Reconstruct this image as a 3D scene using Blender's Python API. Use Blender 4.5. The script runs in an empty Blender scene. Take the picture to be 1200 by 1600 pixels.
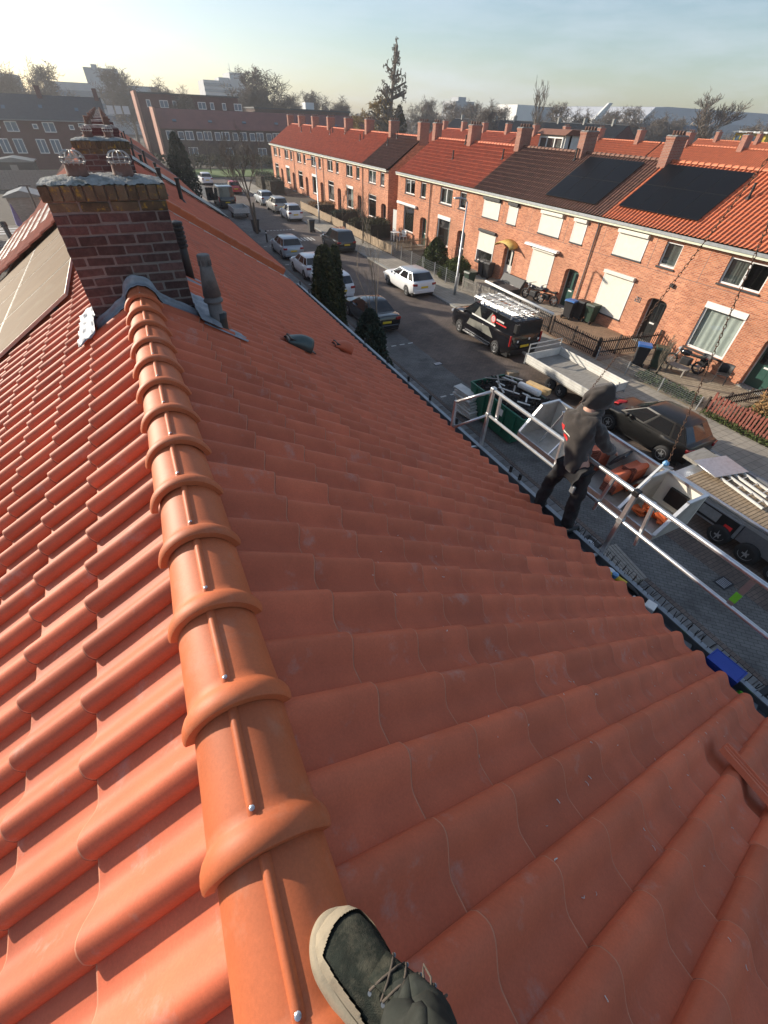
import bpy, bmesh, math, random
import numpy as np
from mathutils import Matrix, Vector, Euler
PI = math.pi; rad = math.radians
sc = bpy.context.scene
COL = sc.collection
# ------------------------------------------------------------------ camera
HAZE = .00045
H = 8.7                                      # camera height over the street
cam_d = bpy.data.cameras.new('camera'); cam = bpy.data.objects.new('camera', cam_d); COL.objects.link(cam)
cam_d.sensor_fit = 'VERTICAL'; cam_d.sensor_height = 36.0; cam_d.lens = 646.8 / 1600 * 36
cam_d.clip_start = 0.02; cam_d.clip_end = 6000
yaw, pitch, roll = .48831, .76193, .04285
cy, sy, cp, sp, cr, sr = math.cos(yaw), math.sin(yaw), math.cos(pitch), math.sin(pitch), math.cos(roll), math.sin(roll)
fwd = Vector((sy*cp, cy*cp, -sp)); rgt = Vector((cy, -sy, 0)); up = rgt.cross(fwd)
r2 = cr*rgt + sr*up; u2 = -sr*rgt + cr*up
m3 = Matrix((r2, u2, -fwd)).transposed()
cam.matrix_world = Matrix.Translation((0, 0, H)) @ m3.to_4x4()
sc.camera = cam
# ------------------------------------------------------------------ sky, sun, exposure
SUN_EL, SUN_A = rad(18.4), rad(50.5)           # elevation; angle from -X towards +Y
sdir = Vector((-math.cos(SUN_EL)*math.cos(SUN_A), math.cos(SUN_EL)*math.sin(SUN_A), math.sin(SUN_EL)))
w = bpy.data.worlds.new('World'); sc.world = w; w.use_nodes = True
nt = w.node_tree; nt.nodes.clear()
sky = nt.nodes.new('ShaderNodeTexSky'); sky.sky_type = 'NISHITA'; sky.sun_disc = False
sky.sun_elevation = SUN_EL; sky.sun_rotation = math.atan2(sdir.x, sdir.y)
sky.air_density = 1.0; sky.dust_density = 1.0; sky.ozone_density = 2.0; sky.altitude = 0
bg = nt.nodes.new('ShaderNodeBackground'); bg.inputs['Strength'].default_value = 0.10
# thin high cirrus veil, everywhere in the sky
tcw = nt.nodes.new('ShaderNodeTexCoord'); mpw = nt.nodes.new('ShaderNodeMapping'); mpw.inputs['Scale'].default_value = (1.0, 1.6, 7.0)
nzw = nt.nodes.new('ShaderNodeTexNoise'); nzw.inputs['Scale'].default_value = 2.2; nzw.inputs['Detail'].default_value = 5; nzw.inputs['Roughness'].default_value = .6
rpw = nt.nodes.new('ShaderNodeValToRGB'); rpw.color_ramp.elements[0].position = .42; rpw.color_ramp.elements[1].position = .78
rpw.color_ramp.elements[1].color = (.6, .6, .6, 1)
mxw = nt.nodes.new('ShaderNodeMixRGB'); mxw.inputs[2].default_value = (5.2, 5.7, 6.4, 1)
ow = nt.nodes.new('ShaderNodeOutputWorld')
L = nt.links.new
L(tcw.outputs['Generated'], mpw.inputs[0]); L(mpw.outputs[0], nzw.inputs['Vector']); L(nzw.outputs['Fac'], rpw.inputs[0])
L(rpw.outputs[0], mxw.inputs[0]); L(sky.outputs[0], mxw.inputs[1]); L(mxw.outputs[0], bg.inputs[0]); L(bg.outputs[0], ow.inputs[0])
sun_d = bpy.data.lights.new('sun', 'SUN'); sun_d.energy = 4.6; sun_d.angle = rad(.53); sun_d.color = (1, .89, .74)
sun = bpy.data.objects.new('sun', sun_d); COL.objects.link(sun); sun.location = (-30, 15, 40)
sun.rotation_euler = sdir.to_track_quat('Z', 'Y').to_euler()
vs = sc.view_settings; vs.view_transform = 'Standard'; vs.look = 'None'; vs.gamma = 1; vs.exposure = 0.70; vs.use_curve_mapping = False
sc.cycles.max_bounces = 6; sc.cycles.volume_bounces = 1; sc.cycles.transparent_max_bounces = 12
# ------------------------------------------------------------------ helpers
class MB:
    def __init__(s): s.v = []; s.f = []
    def add(s, vs_, fs):
        o = len(s.v); s.v += [tuple(p) for p in vs_]; s.f += [tuple(i+o for i in q) for q in fs]; return s
    def box(s, c, d, rz=0, M=None):
        x, y, z = d[0]/2, d[1]/2, d[2]/2
        P = [(-x,-y,-z),(x,-y,-z),(x,y,-z),(-x,y,-z),(-x,-y,z),(x,-y,z),(x,y,z),(-x,y,z)]
        if M is None: M = Matrix.Rotation(rz, 3, 'Z') if rz else None
        if M is not None: P = [M @ Vector(p) for p in P]
        return s.add([(p[0]+c[0], p[1]+c[1], p[2]+c[2]) for p in P], [(0,3,2,1),(4,5,6,7),(0,1,5,4),(1,2,6,5),(2,3,7,6),(3,0,4,7)])
    def b2(s, x0, x1, y0, y1, z0, z1):
        return s.box(((x0+x1)/2,(y0+y1)/2,(z0+z1)/2), (abs(x1-x0),abs(y1-y0),abs(z1-z0)))
    def bar(s, p0, p1, wd, hd):                        # square bar between two points
        p0, p1 = Vector(p0), Vector(p1); d = p1-p0
        q = d.to_track_quat('Y', 'Z').to_matrix()
        return s.box((p0+p1)/2, (wd, d.length, hd), M=q)
    def cyl(s, p0, p1, r0, r1=None, n=8, caps=True):
        if r1 is None: r1 = r0
        p0, p1 = Vector(p0), Vector(p1); q = (p1-p0).to_track_quat('Z', 'Y').to_matrix()
        vs_ = []
        for p, r in ((p0, r0), (p1, r1)):
            for i in range(n):
                a = 2*PI*i/n; vs_.append(p + q @ Vector((r*math.cos(a), r*math.sin(a), 0)))
        fs = [(i, (i+1) % n, n+(i+1) % n, n+i) for i in range(n)]
        if caps: fs += [tuple(range(n-1, -1, -1)), tuple(range(n, 2*n))]
        return s.add(vs_, fs)
    def tube(s, pts, r, n=6):
        pts = [Vector(p) for p in pts]; rs = r if isinstance(r, (list, tuple)) else [r]*len(pts)
        vs_ = []
        for i, p in enumerate(pts):
            d = pts[min(i+1, len(pts)-1)] - pts[max(i-1, 0)]; q = d.to_track_quat('Z', 'Y').to_matrix()
            for k in range(n): a = 2*PI*k/n; vs_.append(p + q @ Vector((rs[i]*math.cos(a), rs[i]*math.sin(a), 0)))
        fs = []
        for i in range(len(pts)-1):
            for k in range(n): fs.append((i*n+k, i*n+(k+1) % n, (i+1)*n+(k+1) % n, (i+1)*n+k))
        fs += [tuple(range(n-1, -1, -1)), tuple(range((len(pts)-1)*n, len(pts)*n))]
        return s.add(vs_, fs)
    def prism(s, poly, ax, a, b):                      # polygon in the other two axes, extruded along ax
        n = len(poly)
        def P(u, v, t): return {'x': (t, u, v), 'y': (u, t, v), 'z': (u, v, t)}[ax]
        vs_ = [P(u, v, a) for u, v in poly] + [P(u, v, b) for u, v in poly]
        fs = [tuple(range(n)), tuple(range(2*n-1, n-1, -1))] + [(i, n+i, n+(i+1) % n, (i+1) % n) for i in range(n)]
        return s.add(vs_, fs)
    def lathe(s, prof, c=(0,0,0), n=16, M=None):
        vs_ = []
        for r, z in prof:
            for k in range(n):
                a = 2*PI*k/n; p = Vector((r*math.cos(a), r*math.sin(a), z))
                if M is not None: p = M @ p
                vs_.append((p[0]+c[0], p[1]+c[1], p[2]+c[2]))
        fs = []
        for i in range(len(prof)-1):
            for k in range(n): fs.append((i*n+k, i*n+(k+1) % n, (i+1)*n+(k+1) % n, (i+1)*n+k))
        fs += [tuple(range(n-1, -1, -1)), tuple(range((len(prof)-1)*n, len(prof)*n))]
        return s.add(vs_, fs)
    def grid(s, rows):                                 # rows of equal length of points
        n = len(rows[0]); vs_ = [p for r in rows for p in r]
        return s.add(vs_, [(i*n+k, i*n+k+1, (i+1)*n+k+1, (i+1)*n+k) for i in range(len(rows)-1) for k in range(n-1)])
    def mesh(s, name, smooth=False, fix=True):
        me = bpy.data.meshes.new(name); me.from_pydata(s.v, [], s.f)
        if fix:
            bm = bmesh.new(); bm.from_mesh(me); bmesh.ops.recalc_face_normals(bm, faces=bm.faces); bm.to_mesh(me); bm.free()
        if smooth: me.shade_smooth()
        me.update(); return me
    def build(s, name, mat, parent=None, smooth=False, bevel=0, org=None, solid=0, fix=True, ang=None):
        if org is None and parent is not None: org = worg(parent)
        if org is not None: s.v = [(p[0]-org[0], p[1]-org[1], p[2]-org[2]) for p in s.v]
        me = s.mesh(name, smooth, fix); return obj(name, me, mat, parent, bevel, solid, ang)
def obj(name, me, mat, parent=None, bevel=0, solid=0, ang=None):
    o = bpy.data.objects.new(name, me); COL.objects.link(o)
    if not len(me.materials): me.materials.append(mat)
    if parent is not None: o.parent = parent
    if solid:
        md = o.modifiers.new('solid', 'SOLIDIFY'); md.thickness = solid; md.offset = 0
    if bevel:
        md = o.modifiers.new('bevel', 'BEVEL'); md.width = bevel; md.segments = 2; md.limit_method = 'ANGLE'; md.angle_limit = rad(35)
    return o
def worg(o):
    p = Vector((0,0,0))
    while o is not None: p += o.location; o = o.parent
    return p
def tag(o, label, cat, group=None):
    o['label'] = label; o['category'] = cat
    if group: o['group'] = group
    return o
def thing(name, label, cat, loc=(0,0,0), group=None, rz=0):
    o = bpy.data.objects.new(name, None); COL.objects.link(o); o.location = loc; o.rotation_euler = (0,0,rz)
    o.empty_display_size = .3
    return tag(o, label, cat, group)
def struct(o): o['kind'] = 'structure'; return o
def copy_tree(o, parent=None):
    c = o.copy(); COL.objects.link(c); c.parent = parent
    for ch in o.children: copy_tree(ch, c)
    return c
def dup(src, loc, label, rz=None, scale=None, group=None):
    c = copy_tree(src); c.location = loc; c['label'] = label
    if rz is not None: c.rotation_euler = (0,0,rz)
    if scale: c.scale = scale if isinstance(scale, tuple) else (scale,)*3
    if group: c['group'] = group
    return c
# ------------------------------------------------------------------ materials
MAT = {}
def M(name, col, rough=.6, var=.18, scale=6., bump=0., bscale=60., metal=0., rnd=0., spec=.5, coat=0., dirt=None, dscale=3., dlim=(.52,.7), detail=5, sheen=0., stretch=None, grain=0., gscale=130.):
    m = bpy.data.materials.new(name); m.use_nodes = True; MAT[name] = m
    n = m.node_tree.nodes; l = m.node_tree.links.new; b = n['Principled BSDF']
    b.inputs['Roughness'].default_value = rough; b.inputs['Metallic'].default_value = metal; b.inputs['Specular IOR Level'].default_value = spec
    if coat: b.inputs['Coat Weight'].default_value = coat; b.inputs['Coat Roughness'].default_value = .08
    if sheen: b.inputs['Sheen Weight'].default_value = sheen; b.inputs['Sheen Roughness'].default_value = .5
    tc = n.new('ShaderNodeTexCoord'); oi = n.new('ShaderNodeObjectInfo')
    vec = tc.outputs['Object']
    if stretch:
        mp = n.new('ShaderNodeMapping'); mp.inputs['Scale'].default_value = stretch; l(vec, mp.inputs[0]); vec = mp.outputs[0]
    ad = n.new('ShaderNodeVectorMath'); ad.operation = 'ADD'; sc_ = n.new('ShaderNodeVectorMath'); sc_.operation = 'SCALE'
    cmb = n.new('ShaderNodeCombineXYZ'); l(oi.outputs['Random'], cmb.inputs[0]); l(oi.outputs['Random'], cmb.inputs[1]); l(cmb.outputs[0], sc_.inputs[0]); sc_.inputs['Scale'].default_value = 37.
    l(vec, ad.inputs[0]); l(sc_.outputs[0], ad.inputs[1]); v2 = ad.outputs[0]
    nz = n.new('ShaderNodeTexNoise'); nz.inputs['Scale'].default_value = scale; nz.inputs['Detail'].default_value = detail; nz.inputs['Roughness'].default_value = .62; l(v2, nz.inputs['Vector'])
    mr = n.new('ShaderNodeMapRange'); mr.inputs[1].default_value = .25; mr.inputs[2].default_value = .75; mr.inputs[3].default_value = 1-var; mr.inputs[4].default_value = 1+var; l(nz.outputs['Fac'], mr.inputs[0])
    val = mr.outputs[0]
    if rnd:
        m2 = n.new('ShaderNodeMapRange'); m2.inputs[3].default_value = 1-rnd; m2.inputs[4].default_value = 1+rnd; l(oi.outputs['Random'], m2.inputs[0])
        mu = n.new('ShaderNodeMath'); mu.operation = 'MULTIPLY'; l(val, mu.inputs[0]); l(m2.outputs[0], mu.inputs[1]); val = mu.outputs[0]
    if grain:
        ng = n.new('ShaderNodeTexNoise'); ng.inputs['Scale'].default_value = gscale; ng.inputs['Detail'].default_value = 3; ng.inputs['Roughness'].default_value = .8; l(v2, ng.inputs['Vector'])
        m4 = n.new('ShaderNodeMapRange'); m4.inputs[1].default_value = .3; m4.inputs[2].default_value = .7; m4.inputs[3].default_value = 1-grain; m4.inputs[4].default_value = 1+grain; l(ng.outputs['Fac'], m4.inputs[0])
        mu2 = n.new('ShaderNodeMath'); mu2.operation = 'MULTIPLY'; l(val, mu2.inputs[0]); l(m4.outputs[0], mu2.inputs[1]); val = mu2.outputs[0]
    vm = n.new('ShaderNodeVectorMath'); vm.operation = 'SCALE'; vm.inputs[0].default_value = col; l(val, vm.inputs['Scale'])
    cout = vm.outputs[0]
    if dirt:
        nd = n.new('ShaderNodeTexNoise'); nd.inputs['Scale'].default_value = dscale; nd.inputs['Detail'].default_value = 8; nd.inputs['Roughness'].default_value = .7; l(v2, nd.inputs['Vector'])
        rp = n.new('ShaderNodeMapRange'); rp.inputs[1].default_value = dlim[0]; rp.inputs[2].default_value = dlim[1]; rp.inputs[4].default_value = dirt[3] if len(dirt) > 3 else .8; l(nd.outputs['Fac'], rp.inputs[0])
        mx = n.new('ShaderNodeMixRGB'); l(rp.outputs[0], mx.inputs[0]); l(cout, mx.inputs[1]); mx.inputs[2].default_value = (*dirt[:3], 1); cout = mx.outputs[0]
    l(cout, b.inputs['Base Color'])
    if bump:
        nb = n.new('ShaderNodeTexNoise'); nb.inputs['Scale'].default_value = bscale; nb.inputs['Detail'].default_value = 4; l(v2, nb.inputs['Vector'])
        bp = n.new('ShaderNodeBump'); bp.inputs['Strength'].default_value = bump; bp.inputs['Distance'].default_value = .01; l(nb.outputs['Fac'], bp.inputs['Height']); l(bp.outputs[0], b.inputs['Normal'])
    return m
def BRICK(name, c1, c2, mortar, bw=.22, bh=.0625, ms=.008, vert=True, bump=.5, rough=.85, var=.25, offset=.5, rot=0., bias=0., patch=None):
    m = bpy.data.materials.new(name); m.use_nodes = True; MAT[name] = m
    n = m.node_tree.nodes; l = m.node_tree.links.new; b = n['Principled BSDF']; b.inputs['Roughness'].default_value = rough; b.inputs['Specular IOR Level'].default_value = .25
    tc = n.new('ShaderNodeTexCoord'); sp_ = n.new('ShaderNodeSeparateXYZ'); l(tc.outputs['Object'], sp_.inputs[0]); cm = n.new('ShaderNodeCombineXYZ')
    if vert:
        a_ = n.new('ShaderNodeMath'); l(sp_.outputs[0], a_.inputs[0]); l(sp_.outputs[1], a_.inputs[1]); l(a_.outputs[0], cm.inputs[0]); l(sp_.outputs[2], cm.inputs[1])
    else: l(sp_.outputs[0], cm.inputs[0]); l(sp_.outputs[1], cm.inputs[1])
    vec = cm.outputs[0]
    if rot:
        mp = n.new('ShaderNodeMapping'); mp.inputs['Rotation'].default_value = (0,0,rot); l(vec, mp.inputs[0]); vec = mp.outputs[0]
    br = n.new('ShaderNodeTexBrick'); br.offset = offset; br.inputs['Scale'].default_value = 1; br.inputs['Brick Width'].default_value = bw; br.inputs['Row Height'].default_value = bh
    br.inputs['Mortar Size'].default_value = ms; br.inputs['Mortar Smooth'].default_value = .2; br.inputs['Bias'].default_value = bias
    br.inputs['Color1'].default_value = (*c1,1); br.inputs['Color2'].default_value = (*c2,1); br.inputs['Mortar'].default_value = (*mortar,1); l(vec, br.inputs['Vector'])
    nz = n.new('ShaderNodeTexNoise'); nz.inputs['Scale'].default_value = .55; nz.inputs['Detail'].default_value = 9; nz.inputs['Roughness'].default_value = .7; l(tc.outputs['Object'], nz.inputs['Vector'])
    mr = n.new('ShaderNodeMapRange'); mr.inputs[1].default_value = .3; mr.inputs[2].default_value = .7; mr.inputs[3].default_value = 1-var; mr.inputs[4].default_value = 1+var; l(nz.outputs['Fac'], mr.inputs[0])
    vm = n.new('ShaderNodeVectorMath'); vm.operation = 'SCALE'; l(br.outputs['Color'], vm.inputs[0]); l(mr.outputs[0], vm.inputs['Scale']); co = vm.outputs[0]
    if patch:
        nd = n.new('ShaderNodeTexNoise'); nd.inputs['Scale'].default_value = patch[4]; nd.inputs['Detail'].default_value = 8; nd.inputs['Roughness'].default_value = .65; l(tc.outputs['Object'], nd.inputs['Vector'])
        rp = n.new('ShaderNodeMapRange'); rp.inputs[1].default_value = .5; rp.inputs[2].default_value = .72; rp.inputs[4].default_value = patch[3]; l(nd.outputs['Fac'], rp.inputs[0])
        mx = n.new('ShaderNodeMixRGB'); l(rp.outputs[0], mx.inputs[0]); l(co, mx.inputs[1]); mx.inputs[2].default_value = (*patch[:3],1); co = mx.outputs[0]
    l(co, b.inputs['Base Color'])
    if bump:
        bp = n.new('ShaderNodeBump'); bp.inputs['Strength'].default_value = bump; bp.inputs['Distance'].default_value = .008; bp.invert = True; l(br.outputs['Fac'], bp.inputs['Height']); l(bp.outputs[0], b.inputs['Normal'])
    return m
def GLASS(name, tint=(.75,.8,.8), tr=.70, rough=.03):
    m = bpy.data.materials.new(name); m.use_nodes = True; MAT[name] = m
    n = m.node_tree.nodes; l = m.node_tree.links.new; n.remove(n['Principled BSDF'])
    t = n.new('ShaderNodeBsdfTransparent'); t.inputs[0].default_value = (*tint,1); g = n.new('ShaderNodeBsdfGlossy'); g.inputs['Roughness'].default_value = rough
    fr = n.new('ShaderNodeLayerWeight'); fr.inputs[0].default_value = .22; mr = n.new('ShaderNodeMapRange'); mr.inputs[3].default_value = max(.08,1-tr-.2); mr.inputs[4].default_value = .9; l(fr.outputs['Facing'], mr.inputs[0])
    mx = n.new('ShaderNodeMixShader'); l(mr.outputs[0], mx.inputs[0]); l(t.outputs[0], mx.inputs[1]); l(g.outputs[0], mx.inputs[2]); l(mx.outputs[0], n['Material Output'].inputs[0])
    return m
M('tile', (.54,.130,.061), .62, .16, 3.5, .05, 420, rnd=.13, grain=.09, spec=.34, dirt=(.44,.36,.32,.6), dscale=5.5, dlim=(.58,.80))
M('tile_merged', (.54,.130,.061), .62, .2, 2.4, .04, 420, grain=.08, spec=.38, dirt=(.42,.33,.29,.2), dscale=2.5, dlim=(.56,.80))
M('ridge', (.50,.130,.048), .58, .13, 5., .05, 420, rnd=.08, grain=.09, spec=.38, dirt=(.46,.24,.16,.5), dscale=7, dlim=(.54,.78))
M('tile_red', (.54,.158,.082), .75, .2, 2.5, dirt=(.30,.12,.08,.45), dscale=1.3)
M('tile_brown', (.17,.085,.06), .85, .3, 3., dirt=(.10,.07,.05,.6), dscale=1.4)
M('tile_orange', (.52,.155,.07), .65, .15, 2.5, dirt=(.34,.11,.06,.4), dscale=1.)
M('slate', (.035,.042,.048), .6, .25, 2.)
M('lead', (.26,.28,.31), .62, .25, 9., .4, 18, metal=.35, dirt=(.42,.44,.46,.5), dscale=12)
M('zinc', (.30,.32,.34), .45, .2, 5., metal=.6)
M('gutter_in', (.11,.12,.13), .6, .25, 6.)
M('alu', (.66,.67,.68), .34, .12, 10., .08, 60, metal=.85, dirt=(.42,.41,.39,.5), dscale=9)
M('alu_dull', (.46,.45,.42), .5, .2, 5., metal=.6, dirt=(.34,.28,.2,.5), dscale=4)
M('galv', (.5,.52,.53), .42, .15, 7., metal=.7)
M('steel', (.55,.56,.58), .3, .1, 10., metal=.9)
M('rust', (.13,.075,.05), .7, .35, 30., metal=.35)
M('black', (.012,.012,.013), .5, .2, 8.)
M('black_gloss', (.008,.008,.010), .14, .1, 4., coat=.6)
M('rubber', (.015,.015,.016), .8, .2, 20.)
M('charcoal', (.03,.03,.032), .6, .2, 8.)
M('white', (.72,.72,.70), .5, .08, 5.)
M('white_dirty', (.62,.61,.57), .55, .15, 3., dirt=(.35,.33,.28,.5), dscale=2.)
M('cream', (.70,.68,.60), .55, .06, 4.)
M('fascia', (.60,.62,.48), .55, .12, 3.)
M('greyplastic', (.20,.21,.215), .5, .15, 9., dirt=(.34,.34,.33,.5), dscale=8)
M('flue', (.115,.105,.10), .62, .3, 10., .15, 60, dirt=(.22,.205,.19,.7), dscale=7, dlim=(.45,.75))
M('ventgreen', (.045,.07,.068), .4, .2, 9.)
M('cement', (.30,.30,.285), .95, .3, 14., 1., 60, dirt=(.10,.105,.085,.85), dscale=12, dlim=(.48,.66))
M('mortar', (.20,.175,.16), .95, .2, 30., .6, 120)
M('brick_dark', (.085,.042,.037), .9, .45, 26., .9, 70, rnd=.42, dirt=(.19,.13,.115,.5), dscale=16, dlim=(.5,.8))
M('brick_lichen', (.115,.085,.052), .95, .4, 18., .6, 90, rnd=.3, dirt=(.34,.22,.035,.9), dscale=17, dlim=(.56,.64))
M('potclay', (.20,.11,.085), .9, .3, 14., .4, 60, dirt=(.42,.40,.37,.8), dscale=9)
M('wire', (.45,.43,.40), .6, .3, 40., metal=.4)
M('pv', (.007,.008,.010), .38, .08, 3., spec=.12)
M('pv_bronze_glare', (.17,.115,.07), .6, .12, 2., spec=.03, dirt=(.22,.19,.15,.5), dscale=1.4)  # bronze glare on the cells is put into their base colour
M('slatecorr', (.16,.17,.165), .45, .2, 3.)
M('curtain', (.66,.68,.62), .9, .06, 5.)
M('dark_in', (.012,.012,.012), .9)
M('doorgreen', (.025,.075,.06), .4, .1, 4.)
M('doordark', (.014,.017,.018), .35, .1, 4.)
M('doorwhite', (.55,.57,.54), .5, .06, 4.)
M('wood', (.30,.22,.14), .8, .3, 8., stretch=(1,.15,1))
M('wood_grey', (.27,.25,.22), .9, .3, 9., .3, 40, stretch=(.3,2,2))
M('wood_new', (.62,.42,.20), .7, .2, 7.)
M('fence_dark', (.035,.024,.02), .75, .3, 12.)
M('fence_red', (.22,.065,.045), .75, .2, 8., rnd=.15, dirt=(.42,.25,.2,.5), dscale=9)
M('greencont', (.016,.13,.075), .45, .18, 3., dirt=(.05,.06,.05,.6), dscale=4)
M('bingreen', (.02,.045,.03), .5, .15, 6.)
M('binblue', (.04,.15,.42), .45, .1, 6.)
M('bluecrate', (.02,.055,.33), .5, .1, 6.)
M('debris', (.030,.026,.023), .95, .4, 9.)
M('grass', (.10,.15,.035), .95, .35, 5.)
M('soil', (.055,.045,.032), .95, .35, 3.)
M('twig', (.13,.10,.075), .95, .2, 9.)
M('twig_far', (.16,.135,.11), .95, .15, 9.)
M('twig_pale', (.26,.215,.16), .95, .2, 9.)
M('bark', (.09,.075,.055), .95, .3, 12., .6, 30)
M('willow', (.30,.21,.08), .95, .2, 9.)
M('thuja', (.026,.036,.012), .9, .5, 3.5)
M('thuja_olive', (.075,.075,.022), .9, .45, 4.)
M('yew', (.022,.038,.024), .9, .45, 3.5)
M('bush', (.065,.085,.020), .9, .45, 4.)
M('hedge', (.060,.058,.026), .95, .4, 3.)
M('ivy', (.045,.07,.018), .8, .5, 6.)
M('deadleaf', (.26,.15,.06), .9, .4, 9.)
M('hoodie', (.042,.034,.029), .95, .22, 9., .5, 160, sheen=.3)
M('trousers', (.016,.016,.018), .9, .3, 10., .5, 120)
M('worktrouser', (.030,.034,.030), .95, .3, 30., .3, 900, spec=.2, dirt=(.085,.086,.078,.5), dscale=22, dlim=(.5,.75))
M('suede', (.017,.021,.017), .95, .5, 34., .35, 420, spec=.2, dirt=(.095,.088,.066,.65), dscale=26, dlim=(.47,.72))
M('sole', (.29,.245,.175), .85, .2, 30., .12, 300, dirt=(.20,.175,.135,.6), dscale=30)
M('sole_dark', (.16,.145,.12), .9, .3, 40., .5, 150)
M('lace', (.075,.06,.048), .9, .5, 90.)
M('skin', (.50,.27,.19), .6, .1, 10.)
M('orange', (.62,.12,.025), .7, .1, 9.)
M('red', (.62,.03,.03), .5, .08, 6.)
M('taillight', (.30,.012,.012), .2, .05, 6., coat=.5)
M('headlight', (.55,.57,.6), .1, .05, 6., coat=.6)
M('plate', (.72,.52,.03), .5, .04, 6.)
M('rim', (.42,.43,.44), .35, .1, 6., metal=.6)
M('carglass', (.012,.014,.016), .06, .05, 3., coat=.4)
M('car_white', (.74,.75,.76), .32, .04, 2., coat=.5)
M('car_silver', (.38,.42,.46), .35, .05, 2., metal=.35, coat=.5)
M('car_grey', (.30,.30,.29), .35, .05, 2., metal=.35, coat=.5)
M('car_black', (.008,.009,.011), .18, .06, 2., coat=.6, dirt=(.05,.047,.043,.3), dscale=2.)
M('car_red', (.5,.02,.02), .3, .05, 2., coat=.5)
M('car_brown', (.007,.007,.007), .32, .1, 2., coat=.25, dirt=(.04,.036,.032,.3), dscale=30.)
M('vanpattern', (.19,.19,.165), .4, .35, 2.2, coat=.3)
M('yellow', (.62,.42,.02), .5, .1, 9.)
M('limegreen', (.16,.62,.05), .5, .1, 9.)
M('umbrella', (.13,.11,.26), .8, .15, 5.)
M('checker', (.30,.31,.33), .35, .12, 20., .6, 45, metal=.7)
M('bluesteel', (.10,.28,.52), .4, .1, 9.)
M('far_concrete', (.34,.36,.38), .8, .12, .3)
M('far_glass', (.10,.15,.20), .2, .1, .5)
M('far_white', (.62,.63,.62), .7, .06, .3)
M('far_blue', (.10,.14,.21), .6, .1, .3)
M('far_roof', (.38,.40,.44), .5, .08, .2)
M('white_paint', (.55,.55,.52), .8, .2, 9.)
GLASS('glass'); GLASS('glass_dark', (.45,.48,.48), .55)
BRICK('brick_house', (.60,.24,.125), (.34,.10,.052), (.50,.37,.27), patch=(.46,.17,.09,.5,2.6))
BRICK('brick_house_b', (.63,.26,.138), (.37,.115,.06), (.53,.40,.30), patch=(.43,.16,.085,.5,2.9))
BRICK('brick_maroon', (.105,.040,.042), (.085,.034,.036), (.12,.075,.07), bump=.1)
BRICK('brick_brown', (.090,.058,.050), (.072,.046,.042), (.10,.08,.07), bump=.1)
BRICK('brick_chim', (.36,.15,.10), (.28,.11,.075), (.34,.29,.25))
BRICK('road_brick', (.165,.128,.108), (.13,.104,.09), (.055,.049,.044), .21, .105, .006, vert=False, bump=.4, var=.28, patch=(.07,.062,.056,.6,.8))
BRICK('park_brick', (.175,.170,.16), (.14,.138,.132), (.06,.058,.055), .21, .105, .006, vert=False, bump=.4, var=.3, rot=rad(45), patch=(.05,.048,.045,.7,.9))
BRICK('slab_far', (.36,.32,.26), (.30,.27,.225), (.14,.125,.10), .30, .30, .008, vert=False, bump=.3, var=.2, offset=0.)
BRICK('garden_brick', (.33,.22,.145), (.26,.17,.11), (.14,.105,.07), .21, .07, .006, vert=False, bump=.4, var=.25, patch=(.2,.15,.1,.5,2.))
BRICK('garden_slab', (.36,.30,.22), (.30,.25,.18), (.14,.12,.09), .30, .15, .008, vert=False, bump=.3, var=.25)
# ------------------------------------------------------------------ ground, road, pavements
rng = random.Random(7)
def sheet(name, x0, x1, y0, y1, z, mat, th=0.0):
    b = MB()
    if th: b.b2(x0, x1, y0, y1, z-th, z)
    else: b.add([(x0,y0,z),(x1,y0,z),(x1,y1,z),(x0,y1,z)], [(0,1,2,3)])
    return struct(b.build(name, MAT[mat]))
sheet('ground', -2500, 2500, -400, 3000, -.06, 'soil')
sheet('road', 11.5, 16.72, -40, 96, 0, 'road_brick')
sheet('side_road', -60, 11.5, 89, 97, .0, 'slab_far')
sheet('parking_strip', 9.5, 11.48, -40, 88.9, .004, 'park_brick')
sheet('road_gutter', 11.44, 11.56, -40, 89, .009, 'road_brick')
sheet('pavement_far', 16.9, 19.0, -20, 89, .10, 'slab_far', .14)
sheet('kerb_far', 16.72, 16.897, -20, 89, .105, 'cement', .15)
sheet('kerb_near', 9.36, 9.5, -40, 89, .07, 'road_brick', .1)
sheet('front_yard', 3.4, 6.2, -40, 89, .045, 'park_brick', .08)
sheet('grass_verge', -60, 60, 98.5, 112, .02, 'grass', .1)
sheet('back_gardens', -40, -3.75, -20, 88, -.01, 'soil')
# pavement of single slabs in front of our row
pv = sheet('pavement_near', 6.2, 9.36, -40, 88, .045, 'mortar', .08)
M('slab', (.165,.163,.157), .9, .25, 6., .3, 60, rnd=.22, dirt=(.055,.053,.05,.7), dscale=3.)
slab_me = MB().box((0,0,0), (.292,.292,.05)).mesh('paving_slab'); slab_me.materials.append(MAT['slab'])
cells = []
for i in range(10):
    for j in range(-6, 150): cells.append((6.22+.15+i*.313, j*.313))
def campt(p):
    v = Vector(p)-Vector((0,0,H)); return (v.dot(r2), v.dot(u2), v.dot(fwd))
def inframe(p, m=0.):
    x, y, z = campt(p)
    if z <= .01: return False
    return abs(x/z)*646.8 < 600+m and abs(y/z)*646.8 < 800+m
def hid_by_roof(x, y, z):                  # straight line to the camera passes under our eave edge (x 3.55, z 5.1)
    t = 3.55/x; return H+(z-H)*t < 5.1
vis = sorted([c for c in cells if inframe((c[0],c[1],0), 20) and not hid_by_roof(c[0], c[1], .05)], key=lambda c: campt((c[0],c[1],0))[2])
near = set(vis[:280]); rest = MB()
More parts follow.
